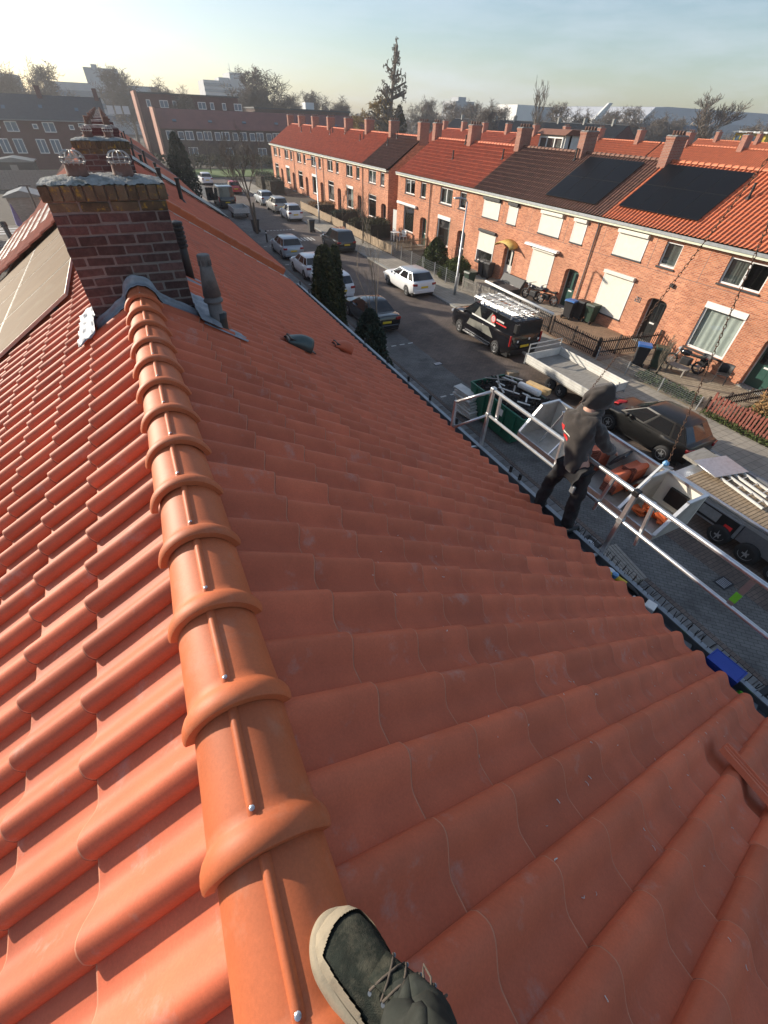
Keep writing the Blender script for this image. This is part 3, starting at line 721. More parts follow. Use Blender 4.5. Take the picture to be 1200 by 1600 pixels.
for n_, (ya, yb, lift, tm, rm, desc) in enumerate(own_rows):
    h_ = thing('row_house', 'our side row house '+desc, 'house', (XR, (ya+yb)/2, 0), 'houses of our own row')
    b = MB(); b.b2(-3.6, 3.3, ya+.01, yb-.01, -.05, 5.0+lift); b.prism([(-3.6,5.0+lift),(3.3,5.0+lift),(XR,ZR-.02+lift)], 'y', ya+.01, yb-.01); b.build('wall', MAT['brick_house'], h_)
    put_sheet(h_, 1, ya+.02, yb-.02, XR, ZR+lift, tm); put_sheet(h_, -1, ya+.02, yb-.02, XR, ZR+lift, tm)
    ridge_row(h_, ya, yb, XR, ZR-.01+lift, rm)
    b = MB(); b.b2(3.36, 3.62, ya, yb, 4.86+lift*.6, 5.0+lift*.6); g_ = b.build('gutter', MAT['white_dirty'], h_)
    if lift:
        for k in range(12):      # verge tiles hang over the gable edge towards us
            s0 = k*.352; m = slope_mat(1, ya+.06, s0, XR, ZR+lift); bb = MB()
            pr = [(-.12,.045),(-.06,.055),(.05,.05),(.072,.03),(.075,-.17),(.06,-.17),(.058,.02)]
            bb.grid([[m @ Vector((q[0], s_, q[1]+.015*(s_ > .1))) for q in pr] for s_ in (0,.36)])
            bb.build('verge_tile', MAT['ridge'], h_, solid=.012)
        bb = MB(); m = slope_mat(1, ya+.02, 0, XR, ZR); bb.add([m @ Vector(q) for q in ((.0,.1,.02),(.07,.1,.02),(.07,4.25,.02),(.0,4.25,.02),(.0,.1,.085),(.07,.1,.085),(.07,4.25,.085),(.0,4.25,.085))], [(0,3,2,1),(4,5,6,7),(0,1,5,4),(1,2,6,5),(2,3,7,6),(3,0,4,7)])
        bb.build('verge_trim', MAT['white_dirty'], h_)
    y = 16.81
    while y < 76:
        if ya <= y < yb: chimney(h_, XR, y+.23, 8.25, mat='brick_maroon', npots=2, zb=6.9)
        y += 6.08
    if n_ >= 1:
        bb = MB(); m = slope_mat(1, ya+.06, 0, XR, ZR+lift); bb.add([m @ Vector(q) for q in ((.0,.1,.03),(.14,.1,.03),(.14,4.3,.03),(.0,4.3,.03),(.0,.1,.09),(.14,.1,.09),(.14,4.3,.09),(.0,4.3,.09))], [(0,3,2,1),(4,5,6,7),(0,1,5,4),(1,2,6,5),(2,3,7,6),(3,0,4,7)])
        bb.build('verge_strip', MAT['zinc'], h_)
    for k in range(2): vent(h_, .9+.5*k, ya+1.5+1.2*k, zroof(.9+.5*k,0)+lift)
array('solar_array', 'pale grey solar panels edge-on over the street side of our row', 1, XR, ZR, [20.6,21.7,22.8], [.4,2.2,4.0], .30, 'slatecorr', 'black', .02)
array('solar_array', 'dark grey ribbed panels on the garden side far left behind the bronze ones', -1, XR, ZR, [15.2,16.4,17.6,18.8,20.], [1.6,3.0,4.4], .22, 'slatecorr', 'zinc', .10)
# ------------------------------------------------------------------ the opposite row
XF = 23.3; MOD = 6.08; XO = 26.95; ZO = 7.42; GUT = 4.95
def wall_open(b, y0, y1, z0, z1, x, ops, depth=.14):        # wall in the plane x with openings (ya,yb,za,zb) and reveals going +x
    ys = sorted(set([y0,y1]+[o[0] for o in ops]+[o[1] for o in ops])); zs = sorted(set([z0,z1]+[o[2] for o in ops]+[o[3] for o in ops]))
    for i in range(len(ys)-1):
        for j in range(len(zs)-1):
            cy_, cz_ = (ys[i]+ys[i+1])/2, (zs[j]+zs[j+1])/2
            if any(o[0] < cy_ < o[1] and o[2] < cz_ < o[3] for o in ops): continue
            b.add([(x,ys[i],zs[j]),(x,ys[i+1],zs[j]),(x,ys[i+1],zs[j+1]),(x,ys[i],zs[j+1])], [(0,3,2,1)])
    for a_, c, d, e in ops:
        X = x+depth if len(ops[0]) < 5 else x+depth
        b.add([(x,a_,d),(x,c,d),(X,c,d),(X,a_,d)], [(0,1,2,3)]); b.add([(x,a_,e),(x,c,e),(X,c,e),(X,a_,e)], [(3,2,1,0)])
        b.add([(x,a_,d),(x,a_,e),(X,a_,e),(X,a_,d)], [(3,2,1,0)]); b.add([(x,c,d),(x,c,e),(X,c,e),(X,c,d)], [(0,1,2,3)])
    return b
def window(parent, ya, yb, za, zb, x, mull=(), trans=None, fr=.07, cur=None, sill=True, fmat='white', glass='glass_dark', inn=.07):
    b = MB(); X0, X1 = x+inn, x+inn+.06
    b.b2(X0,X1,ya,ya+fr,za,zb); b.b2(X0,X1,yb-fr,yb,za,zb); b.b2(X0,X1,ya+fr,yb-fr,zb-fr,zb); b.b2(X0,X1,ya+fr,yb-fr,za,za+fr)
    for m_ in mull: yy = ya+(yb-ya)*m_; b.b2(X0-.012,X1+.01,yy-fr*.6,yy+fr*.6,za+fr*.9,zb-fr*.9)
    if trans: zz = za+(zb-za)*trans; b.b2(X0-.006,X1+.006,ya+fr*.9,yb-fr*.9,zz-fr*.4,zz+fr*.4)
    w_ = b.build('window', MAT[fmat], parent)
    MB().add([(X0+.028,ya+fr*.8,za+fr*.8),(X0+.028,ya+fr*.8,zb-fr*.8),(X0+.028,yb-fr*.8,zb-fr*.8),(X0+.028,yb-fr*.8,za+fr*.8)],[(0,1,2,3)]).build('pane', MAT[glass], w_)
    if sill: MB().b2(x-.06,x+inn,ya-.06,yb+.06,za-.075,za-.004).build('sill', MAT['charcoal'], w_)
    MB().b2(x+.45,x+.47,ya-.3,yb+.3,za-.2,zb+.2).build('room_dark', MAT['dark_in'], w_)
    if cur:
        c = MB(); n = int((yb-ya)*18); za_ = za+(zb-za)*cur[2]
        c.grid([[(x+inn+.16+.025*math.sin(k*1.25+math.sin(k*.4)), ya+(yb-ya)*(cur[0]+(cur[1]-cur[0])*k/n), z) for k in range(n+1)] for z in (za_, zb)])
        c.build('curtain', MAT['curtain'], w_, smooth=True)
    return w_
def blind(parent, ya, yb, za, zb, x):
    b = MB(); n = int((zb-za)/.06)
    for k in range(n): b.box((x+.16,(ya+yb)/2,za+(k+.5)*.06), (.045,yb-ya-.14,.006), M=Matrix.Rotation(.6,3,'Y'))
    return b.build('blind', MAT['curtain'], parent)
def shutter(parent, ya, yb, za, zb, x, box='cream', drop=0., boxd=.17):
    b = MB(); n = int((zb-.16-za-drop)/.045); z0 = za+drop; d = (zb-.16-z0)/n; rows = []
    for k in range(n): rows += [(x-.012, z0+k*d+.004), (x-.024, z0+k*d+.012), (x-.024, z0+(k+1)*d-.008), (x-.012, z0+(k+1)*d-.002)]
    b.grid([[(p[0],ya+.03,p[1]),(p[0],yb-.03,p[1])] for p in rows])
    s_ = b.build('roller_shutter', MAT['cream'], parent)
    MB().b2(x-boxd,x+.04,ya-.05,yb+.05,zb-.17,zb).build('shutter_box', MAT[box], s_, bevel=.02)
    g = MB(); g.b2(x-.03,x+.02,ya-.03,ya+.03,za,zb-.17); g.b2(x-.03,x+.02,yb-.03,yb+.03,za,zb-.17); g.b2(x-.035,x,ya,yb,z0-.05,z0+.002); g.build('guide_rail', MAT['white'], s_)
    MB().b2(x-.05,x+.05,ya-.06,yb+.06,za-.08,za-.01).build('sill', MAT['charcoal'], s_)
    return s_
def door(parent, ya, yb, x, mat, lights=2, inn=.30, z1=2.16):
    b = MB(); b.b2(x+inn,x+inn+.05,ya+.06,yb-.06,.12,z1); d = b.build('door', MAT[mat], parent)
    f = MB(); f.b2(x+inn-.01,x+inn+.06,ya,ya+.06,.1,z1+.1); f.b2(x+inn-.01,x+inn+.06,yb-.06,yb,.1,z1+.1); f.b2(x+inn-.008,x+inn+.058,ya+.05,yb-.05,z1,z1+.1); f.build('frame', MAT['white_dirty'], d)
    wd = (yb-ya-.12)
    for k in range(lights):
        yy = ya+.06+wd*(k+.5)/lights; MB().b2(x+inn-.012,x+inn-.002,yy-wd/lights*.32,yy+wd/lights*.32,1.15,z1-.12).build('pane', MAT['carglass'], d)
    MB().b2(x+inn-.02,x+inn,(ya+yb)/2-.14,(ya+yb)/2+.14,1.0,1.07).build('letter_slot', MAT['white'], d)
    for k in range(3): MB().b2(x+inn-.01,x+inn,ya+.1+wd*(k+.08)/3,ya+.1+wd*(k+.7)/3,.25,.92).build('door_panel', MAT[mat], d)
    MB().b2(x-.12,x+inn,ya-.02,yb+.02,.0,.12).build('step', MAT['cement'], d)
    return d
def arch(b, ya, yb, z0, z1, x, n=8):                       # brick spandrels that turn a square head into a flat arch
    c = (ya+yb)/2; r = (yb-ya)/2; pts = [(c+r*math.cos(PI*k/n), z0+(z1-z0)*math.sin(PI*k/n)**.8) for k in range(n+1)]
    for k in range(n):
        (a_, e), (a2, e2) = pts[k], pts[k+1]
        b.add([(x,a_,e),(x,a2,e2),(x,a2,z1+.002),(x,a_,z1+.002)], [(0,1,2,3)]); b.add([(x,a_,e),(x,a2,e2),(x+.3,a2,e2),(x+.3,a_,e)], [(3,2,1,0)])
def opp_house(yl, label, tile, ridge, brick, cfg):
    """house whose left (far) side is yl; cfg: styles for up, up2, low, door"""
    yr = yl-MOD; t = thing('row_house', label, 'house', (XF, (yl+yr)/2, 0), 'houses across the street')
    Y = lambda o: yl-o
    ops = [(Y(3.25),Y(1.42),3.65,4.70),(Y(5.18),Y(4.27),3.65,4.70),(Y(3.38),Y(1.42),.76,2.72),(Y(5.72),Y(4.58),.0,2.28)]
    b = MB(); wall_open(b, yr, yl, -.05, GUT, XF, ops, .30)
    b.b2(XF+7.2, XF+7.3, yr, yl, -.05, GUT)
    for yy in (yl-.002, yr+.002): b.prism([(XF,-.05),(XF+7.3,-.05),(XF+7.3,GUT),(XO,ZO-.05),(XF,GUT)], 'y', yy-.001, yy+.001)
    arch(b, ops[3][0], ops[3][1], 2.06, 2.28, XF-.001)
    b.build('wall', MAT[brick], t)
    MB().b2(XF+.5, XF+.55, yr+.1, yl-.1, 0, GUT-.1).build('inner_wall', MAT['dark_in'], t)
    e = MB(); e.b2(XF-.006, XF+.1, yr, yl, 3.42, 3.44); e.b2(XF-.004,XF+.1,Y(3.75)-.01,Y(3.75)+.01,3.44,4.9); e.b2(XF-.004,XF+.1,Y(.5)-.01,Y(.5)+.01,3.44,4.9); e.build('brick_band', MAT['mortar'], t)
    put_sheet(t, -1, yr+.005, yl-.005, XO, ZO, tile, 4.42)
    q = MB(); m = slope_mat(1, yl, 0, XO, ZO); q.add([m @ Vector(p) for p in ((0,0,0),(MOD,0,0),(MOD,4.35,0),(0,4.35,0))], [(0,1,2,3)]); q.build('rear_slope', MAT[tile], t)
    ridge_row(t, yr, yl, XO, ZO-.01, ridge)
    g = MB(); g.b2(XF-.32,XF-.30,yr,yl,GUT,GUT+.13); g.b2(XF-.30,XF-.02,yr,yl,GUT,GUT+.02); gg = g.build('gutter', MAT['zinc'], t)
    MB().b2(XF-.28,XF-.004,yr,yl,GUT-.10,GUT-.004).build('fascia', MAT['fascia'], t)
    cu = cfg.get('cur', (.05,.95,0))
    if cfg['up'] == 'sh': shutter(t, ops[0][0], ops[0][1], 3.60, 4.78, XF, cfg.get('box','cream'))
    else: window(t, *ops[0], XF, mull=(.5,), cur=cfg.get('cur_up', (.0,.9,0)))
    if cfg['up2'] == 'sh': shutter(t, ops[1][0], ops[1][1], 3.60, 4.78, XF, cfg.get('box','cream'))
    else:
        window(t, *ops[1], XF, cur=cfg.get('cur_up2'))
    if cfg['low'] == 'sh': shutter(t, ops[2][0], ops[2][1], .7, 2.85, XF, cfg.get('box','cream'))
    elif cfg['low'] == 'half':
        w_ = window(t, *ops[2], XF); blind(w_, ops[2][0], ops[2][1], .8, 1.6, XF); shutter(t, ops[2][0], ops[2][1], .7, 2.85, XF, 'charcoal', drop=.85)
    elif cfg['low'] == 'blind':
        w_ = window(t, *ops[2], XF); blind(w_, ops[2][0], ops[2][1], .9, 2.6, XF)
        MB().b2(XF-.22,XF-.005,Y(3.9),Y(.25),2.76,2.95).build('awning_box', MAT['white'], t, bevel=.03)
    elif cfg['low'] == 'white': window(t, *ops[2], XF, mull=(.0,), cur=cu, fr=.10, glass='glass'); MB().b2(XF-.03,XF+.06,ops[2][0],ops[2][1],2.60,2.86).build('head_panel', MAT['white'], t)
    else: window(t, *ops[2], XF, trans=.78, cur=cfg.get('cur_low'))
    door(t, ops[3][0], ops[3][1], XF, cfg['door'], cfg.get('lights', 2))
    if cfg.get('pipe'):
        b = MB(); yy = Y(cfg['pipe']); b.tube([(XF-.16,yy,GUT),(XF-.16,yy,GUT-.1),(XF-.07,yy,GUT-.3),(XF-.07,yy,.15)], .045, 8); b.build('downpipe', MAT['greyplastic'], t, smooth=True)
    for (o_, s) in cfg.get('vents', ()):
        x_ = XO-s; vent(t, x_, Y(o_), ZO-s*math.tan(SL))
    if cfg.get('chim', True): chimney(t, XO, yr+cfg.get('chy', 0), 8.42, 1.0, .5, 4, 6.8, cfg.get('chm','brick_chim'))
    return t, Y
far_lab = ['first house of the far terrace beside the gap, with a darker brown roof',
 'second house of the far terrace from the gap, red roof', 'third house of the far terrace from the gap',
 'fourth house of the far terrace from the gap', 'fifth house of the far terrace from the gap', 'sixth house of the far terrace, next to the last', 'last house of the far terrace beside the grass bank']
END = 45.88
for k in range(7):
    opp_house(END+MOD*(k+1), far_lab[k], 'tile_brown' if k == 0 else 'tile_red', 'tile_red', 'brick_house' if k % 2 else 'brick_house_b',
        dict(up='w', up2='w', low=['clear','white','clear','white','clear','white','clear'][k], door='doordark', lights=2, cur=(0,.6,0), cur_up=[(0,1,.1),(.0,.45,0),(.5,1,.2),(0,1,.35),(0,.5,0),(.1,.9,.4),(.5,1,0)][k], cur_up2=(0,1,.15 if k%2 else .4), cur_low=(0,.3,0), pipe=.02 if k % 2 == 0 else None,
             vents=[((1.1,1.35),(1.1+.4,.5)),((.35,.95),(.1,1.3)),((.3,.7),),((2.,1.),(2.2,.7)),((.8,1.1),),((3,1.2),),()][k], chy=.2))
chimney(bpy.data.objects[[o.name for o in bpy.data.objects if o.get('label') == far_lab[6]][0]], XO, END+MOD*7-.25, 8.42, 1.0, .5, 4, 6.8)
B2 = 43.86
cfgs = [('end house of the near terrace beside the gap, with white awning box and red roof', 'tile_red','tile_red','brick_house', dict(up='w',up2='w',low='blind',door='doorgreen',pipe=6.05,vents=((6.0,1.8),(5.4,.3)), cur_up=(.55,.95,0), cur_up2=(.1,.9,0))),
 ('red roofed house with a tall dark window behind the lamp post', 'tile_red','tile_red','brick_house_b', dict(up='w',up2='w',low='white',door='doordark',cur=(0,.25,.0),vents=((5.6,1.2),(5.9,.35)), cur_up=(0,.9,0), cur_up2=(.0,1,.2))),
 ('brown roofed house with a curved yellow door canopy and half closed shutter', 'tile_brown','tile_brown','brick_house', dict(up='sh',up2='sh',low='half',door='doorwhite',box='charcoal',vents=((6.0,.6),))),
 ('brown roofed house with closed cream shutters, white awning and solar panels', 'tile_brown','tile_brown','brick_house_b', dict(up='sh',up2='sh',low='sh',door='doorgreen',box='cream',pipe=6.06,vents=((5.85,.12),))),
 ('orange roofed house numbered 20 with cream shutters and a black door', 'tile_orange','tile_orange','brick_house_b', dict(up='sh',up2='w',low='sh',door='doordark',lights=4,vents=((5.8,1.5),), cur_up2=(0,1,.0))),
 ('orange roofed house with net curtains and a green door at the right edge', 'tile_orange','tile_orange','brick_house', dict(up='w',up2='w',low='white',door='doorgreen',cur=(0,1,0),cur_up=(.5,.98,0),vents=((2.0,1.5),))),
 ('orange roofed house just outside the right edge of the photo', 'tile_orange','tile_orange','brick_house_b', dict(up='w',up2='w',low='white',door='doordark'))]
near_h = []
for k, (lab, tl, rd, bk, cf) in enumerate(cfgs):
    t, Y = opp_house(B2-MOD*k, lab, tl, rd, bk, cf); near_h.append((t, Y))
chimney(near_h[0][0], XO, B2-.25, 8.42, .7, .5, 3, 6.8)
t, Y = near_h[0]; MB().b2(XF+.1, XF+.16, B2+.05, B2+.95, .05, 2.1).build('side_gate', MAT['doorwhite'], t)
# yellow canopy of the third house
t, Y = near_h[2]
b = MB(); rows = []
for k in range(9): a_ = PI*k/8; rows.append([(XF-.02, Y(5.15)+.85*math.cos(a_), 2.40+.36*math.sin(a_)), (XF-.75, Y(5.15)+.85*math.cos(a_), 2.32+.28*math.sin(a_))])
b.grid(rows); M('canopy', (.55,.38,.10), .6, .2, 5.); b.build('door_canopy', MAT['canopy'], t, smooth=True, solid=.03)
t, Y = near_h[3]; MB().prism([(XF-.05,2.98),(XF-.30,2.96),(XF-.34,2.84),(XF-.05,2.82)], 'y', Y(3.75), Y(.75)).build('awning_box', MAT['white'], t, bevel=.02)
t, Y = near_h[4]
MB().b2(XF-.12,XF,Y(5.62),Y(5.42),2.95,3.1).build('porch_lamp', MAT['charcoal'], t)
def digits(txt, y, z, x, h_, mat, parent, name='house_number'):
    segs = {'2': ((0,2,1,2),(1,2,1,1),(0,1,1,1),(0,1,0,0),(0,0,1,0)), '0': ((0,2,1,2),(1,2,1,0),(0,0,1,0),(0,0,0,2))}
    b = MB()
    for i, ch in enumerate(txt):
        for (a_, c, d, e) in segs[ch]:
            y0_, y1_ = y-i*h_*.85-a_*h_*.5, y-i*h_*.85-d*h_*.5; z0_, z1_ = z+c*h_/2, z+e*h_/2
            b.b2(x-.025, x-.004, min(y0_,y1_)-h_*.07, max(y0_,y1_)+h_*.07, min(z0_,z1_)-h_*.07, max(z0_,z1_)+h_*.07)
    return b.build(name, MAT[mat], parent)
digits('20', Y(3.86), 1.84, XF, .22, 'greyplastic', t)
array('solar_array', 'six black solar panels on the brown roof across the street', -1, XO, ZO, [20.62,21.98,23.34,24.7], [.42,2.10,3.86], .10, 'pv', 'black', .02)
array('solar_array', 'eight black solar panels on the orange roof across the street', -1, XO, ZO, [14.58,15.74,16.9,18.06,19.22], [.36,1.92,3.62], .10, 'pv', 'black', .02)
# ------------------------------------------------------------------ second row behind, with dormer
def plain_row(ya, yb, xr, zr, tile, label, nch, half=3.7, wallz=5.0, name='row_house', brick='brick_house', chm='brick_chim', cat='house'):
    t = thing(name, label, cat, (xr, (ya+yb)/2, 0))
    b = MB(); b.b2(xr-half+.3, xr+half-.3, ya, yb, -.05, wallz); b.prism([(xr-half+.3,wallz),(xr+half-.3,wallz),(xr,zr-.08)], 'y', ya, yb); b.build('wall', MAT[brick], t)
    for sd in (1,-1):
        n = max(6, int((yb-ya)/.22)); put_sheet(t, sd, ya, yb, xr, zr, tile, half/CS)
    ridge_row(t, ya, yb, xr, zr-.01, tile)
    for k in range(nch): chimney(t, xr, ya+(yb-ya)*(k+.5)/nch, zr+1.0, .95, .5, 3, zr-.8, chm)
    return t
for k, (lab, tl) in enumerate([('red roofed terrace behind the houses opposite, right part', 'tile_orange'), ('red roofed terrace behind the houses opposite, middle part', 'tile_orange'), ('red roofed terrace behind the houses opposite, far part', 'tile_red')]):
    ya = 18+k*24.4; plain_row(ya, ya+24.2, 56, 7.5, tl, lab, 4)
plain_row(2, 60, 88, 7.6, 'tile_orange', 'long red roofed terrace two rows behind the houses opposite', 9)
# white dormer rising behind the brown roofs
t = thing('dormer', 'white framed dormer rising behind the ridge of the brown roof', 'dormer', (29.2,30.0,7.0))
b = MB(); b.b2(28.0,30.6,28.6,31.2,6.4,8.15); b.build('wall', MAT['white_dirty'], t)
M('dormer_roof', (.20,.09,.06), .8); b = MB(); b.prism([(27.7,8.16),(30.8,8.16),(30.6,8.45),(28.2,8.45)], 'y', 28.4, 31.4); b.build('roof', MAT['dormer_roof'], t)
window(t, 28.75, 31.05, 7.25, 8.05, 27.93, mull=(.33,.67), sill=False, inn=-.02)
# ------------------------------------------------------------------ far buildings
def facade_y(parent, wins, y, mat='white', pane='far_glass', fr=.12):
    for (x0, x1, z0, z1, mul) in wins:
        b = MB(); b.b2(x0,x1,y-.10,y-.03,z0,z0+fr); b.b2(x0,x1,y-.10,y-.03,z1-fr,z1); b.b2(x0,x0+fr,y-.10,y-.03,z0+fr,z1-fr); b.b2(x1-fr,x1,y-.10,y-.03,z0+fr,z1-fr)
        for m_ in range(1, mul): xx = x0+(x1-x0)*m_/mul; b.b2(xx-fr/2,xx+fr/2,y-.10,y-.03,z0+fr,z1-fr)
        w_ = b.build('window', MAT[mat], parent); MB().b2(x0+fr*.5,x1-fr*.5,y-.06,y-.04,z0+fr*.5,z1-fr*.5).build('pane', MAT[pane], w_)
t = thing('apartment_terrace', 'maroon brick terrace with steep slate roof at the upper left', 'building', (-30,116,0))
b = MB(); b.b2(-60, .6, 112, 121, -.05, 6.55); b.prism([(112,6.55),(121,6.55),(116.5,9.45)], 'x', -60, .6); b.build('wall', MAT['brick_maroon'], t)
b = MB(); b.add([(-60.2,111.7,6.45),(.8,111.7,6.45),(.8,116.5,9.55),(-60.2,116.5,9.55)], [(0,1,2,3)]); b.add([(-60.2,121.3,6.45),(.8,121.3,6.45),(.8,116.5,9.55),(-60.2,116.5,9.55)], [(3,2,1,0)])
rf = b.build('roof', MAT['slate'], t, solid=.08)
MB().b2(-60.2,.8,111.5,111.72,6.38,6.52).build('gutter', MAT['greyplastic'], t)
wn = []
for k in range(11):
    x = -1.9-k*5.35
    wn += [(x-2.1,x-.35,4.95,6.25,2),(x-3.6,x-2.85,5.35,6.0,1),(x-1.95,x-.5,2.2,4.1,2),(x-4.0,x-2.6,2.2,4.1,2)]
facade_y(t, wn, 112)
for k in range(8): MB().box((-3.5-k*5.3, 113.9+(k%2)*.3, 7.93+(k%2)*.2), (.55,.7,.10), M=Matrix.Rotation(rad(33),3,'X')).build('roof_light', MAT['far_glass'], rf)
for k in range(6): MB().b2(-.2-k*8.6,.5-k*8.6,115.8,117.2,8.6,10.7).build('chimney', MAT['brick_maroon'], rf)
t = thing('apartment_terrace', 'brown brick flats with dark red roof across the end of the street', 'building', (28,134,0))
b = MB(); b.b2(10.6, 62, 130, 138, -.05, 5.5); b.prism([(130,5.5),(138,5.5),(134,8.4)], 'x', 10.6, 62); b.build('wall', MAT['brick_brown'], t)
b = MB(); b.add([(10.3,129.7,5.4),(62.3,129.7,5.4),(62.3,134,8.5),(10.3,134,8.5)], [(0,1,2,3)]); b.add([(10.3,138.3,5.4),(62.3,138.3,5.4),(62.3,134,8.5),(10.3,134,8.5)], [(3,2,1,0)]); M('far_redroof', (.16,.055,.05), .8, .2, .6)
rf = b.build('roof', MAT['far_redroof'], t, solid=.08)
MB().b2(10.1,10.5,129.6,138.4,.0,8.7).build('gable_wall', MAT['brick_chim'], t)
wn = []
for k in range(13):
    x = 11.6+k*3.9; wn += [(x,x+1.7,3.6,5.1,2),(x+2.4,x+3.6,3.6,5.0,1)]
    if k % 2: wn += [(x,x+2.0,.9,2.4,2)]
facade_y(t, wn, 130)
for k in range(6): MB().box((14+k*7.5,131.2,6.72), (.8,.5,.12), M=Matrix.Rotation(rad(35),3,'X')).build('roof_light', MAT['far_glass'], rf)
t = thing('flat_block', 'flat roofed dark brick block with a strip of windows behind the red roofed flats', 'building', (19,152,0))
MB().b2(8.9,32,148,160,-.05,10.9).build('wall', MAT['brick_maroon'], t); MB().b2(8.6,32.3,147.7,160.3,10.9,11.15).build('roof', MAT['slate'], t); MB().b2(8.3,8.86,147.6,160.4,-.05,11.3).build('gable_wall', MAT['brick_chim'], t)
facade_y(t, [(10.5+k*2.9, 10.5+k*2.9+(1.9 if k % 3 == 1 else .9), 8.6, 9.9, 1+(k % 3 == 1)) for k in range(8)], 148)
t = thing('flat_block', 'low flat roofed block with white roof boxes left of the tall tree', 'building', (50,158,0))
MB().b2(37,64,152,166,-.05,9.2).build('wall', MAT['brick_brown'], t); MB().b2(36.7,64.3,151.7,166.3,9.2,9.5).build('roof', MAT['slate'], t); MB().b2(52,54.5,155,158,9.5,10.9).build('roof_box', MAT['far_white'], t)
facade_y(t, [(39+k*3.2, 40.6+k*3.2, 6.8, 8.4, 1) for k in range(7)], 152)
# office tower
t = thing('office_tower', 'pale blue grey stepped office tower on the skyline at the left', 'tower', (70,352,0))
MB().b2(57,72,345,365,-.05,20.6).build('block', MAT['far_concrete'], t); MB().b2(72,80.5,345,365,-.05,24.2).build('block', MAT['far_concrete'], t); MB().b2(66,72,347,360,20.6,22).build('roof_house', MAT['far_concrete'], t)
for k in range(8): MB().b2(56.9,72.1 if k*2.4 < 20 else 60,344.8,345,1.5+k*2.4,2.7+k*2.4).build('window_band', MAT['far_glass'], t)
for x, h_ in ((74,28),(77.5,26.5)): MB().cyl((x,352,24.2),(x,352,h_),.18,.08,6).build('mast', MAT['far_concrete'], t)
t = thing('office_block', 'hazy grey office block with a raised roof storey behind the slate terrace', 'building', (-10,262,0))
MB().b2(-16,24,260,275,-.05,14.6).build('block', MAT['far_concrete'], t); MB().b2(-1,11,261,273,14.6,19).build('roof_storey', MAT['far_concrete'], t); MB().b2(2,4,263,266,19,20).build('roof_box', MAT['far_concrete'], t)
for k in range(3): MB().b2(-15,23.5,259.8,260,4+k*3.4,5.6+k*3.4).build('window_band', MAT['far_glass'], t)
t = thing('office_block', 'low hazy slab building at the far left edge of the skyline', 'building', (-60,240,0))
MB().b2(-90,-22,238,250,-.05,15.2).build('block', MAT['far_concrete'], t); MB().b2(-88,-24,237.8,238,10.5,12).build('window_band', MAT['far_glass'], t)
for k in range(3): MB().b2(2+k*1.9,3.5+k*1.9,170,170.4,7,8.6).build('white_panel', MAT['far_white'], t)
# right hand skyline
t = thing('white_hall', 'blank white box building on the skyline right of centre', 'building', (166,192,0))
MB().b2(160,170,196,210,-.05,14.2).build('block', MAT['far_white'], t); MB().b2(170.01,182,197,212,-.05,14.0).build('side', MAT['far_concrete'], t)
t = thing('school_building', 'blue grey flat building with white end on the right skyline', 'building', (190,160,0))
MB().b2(176,187,168,172,-.05,10.6).build('wall', MAT['far_white'], t); MB().b2(186,246,166,182,-.05,10.0).build('wall', MAT['far_blue'], t)
MB().prism([(178,10.6),(182,10.6),(186,15.5),(184,15.5)], 'y', 169, 170).build('roof_fin', MAT['far_white'], t)
for k in range(9): MB().b2(206+k*2.6,207.6+k*2.6,165.8,166,6.8,9).build('window', MAT['far_glass'], t)
t = thing('arena', 'large grey sports arena with a shallow curved roof on the right skyline', 'arena', (420,300,0))
poly = [(330,-.05),(520,-.05),(520,15),(505,18.2),(470,19.6),(350,19.6),(338,19),(330,13)]
MB().prism(poly, 'y', 270, 360).build('roof', MAT['far_roof'], t); MB().b2(328,522,268,269.9,4,12.5).build('wall', MAT['far_concrete'], t)
t = thing('site_cabin', 'yellow site cabin with dark windows at the far right skyline', 'cabin', (132,74,0))
MB().b2(130,142,73,80,-.05,8.6).build('wall', MAT['yellow'], t); MB().b2(129,143,72.5,80.5,8.6,8.9).build('roof', MAT['far_white'], t)
for k in range(5): MB().b2(129.9,130,73.6+k*1.3,74.5+k*1.3,7,8.1).build('window', MAT['far_glass'], t)
plain_row(95, 170, 112, 9.0, 'slate', 'long dark slate roofed terrace behind the tall bare tree', 8, 5, 6, brick='brick_maroon', chm='cement')
t = thing('apartment_block', 'hazy flats with a stepped top in the middle of the skyline', 'building', (176,270,0))
MB().b2(172,184,262,275,-.05,16).build('block', MAT['far_concrete'], t); MB().b2(174,179,263,270,16,17.6).build('roof_house', MAT['far_concrete'], t)
for k in range(4): MB().b2(171.8,184,261.8,262,3+k*3,4.4+k*3).build('window_band', MAT['far_glass'], t)
# ------------------------------------------------------------------ cars
def wheel(parent, x, y, r=.31, wd=.20, side=1):
    M_ = Matrix.Rotation(PI/2, 3, 'Y')
    b = MB(); b.lathe([(r*.62,-wd/2),(r*.93,-wd/2),(r,-wd/2+.03),(r,wd/2-.03),(r*.93,wd/2),(r*.62,wd/2)], (x,y,r), 20, M_); t = b.build('wheel', MAT['rubber'], parent, smooth=True, org=(0,0,0))
    xo = x+side*(wd/2-.015)
    b = MB(); b.cyl((xo-side*.03,y,r),(xo,y,r),r*.63,n=20)
    b.build('rim_well', MAT['charcoal'], t, org=(0,0,0))
    b = MB()
    for k in range(5): a_ = 2*PI*k/5; b.bar((xo+side*.008,y,r),(xo+side*.006,y+r*.6*math.cos(a_),r+r*.6*math.sin(a_)), .016, r*.17)
    pts = [(xo+side*.004, y+r*.6*math.cos(2*PI*k/20), r+r*.6*math.sin(2*PI*k/20)) for k in range(21)]; b.tube(pts, r*.045, 5); b.build('rim', MAT['rim'], t, org=(0,0,0))
    return t
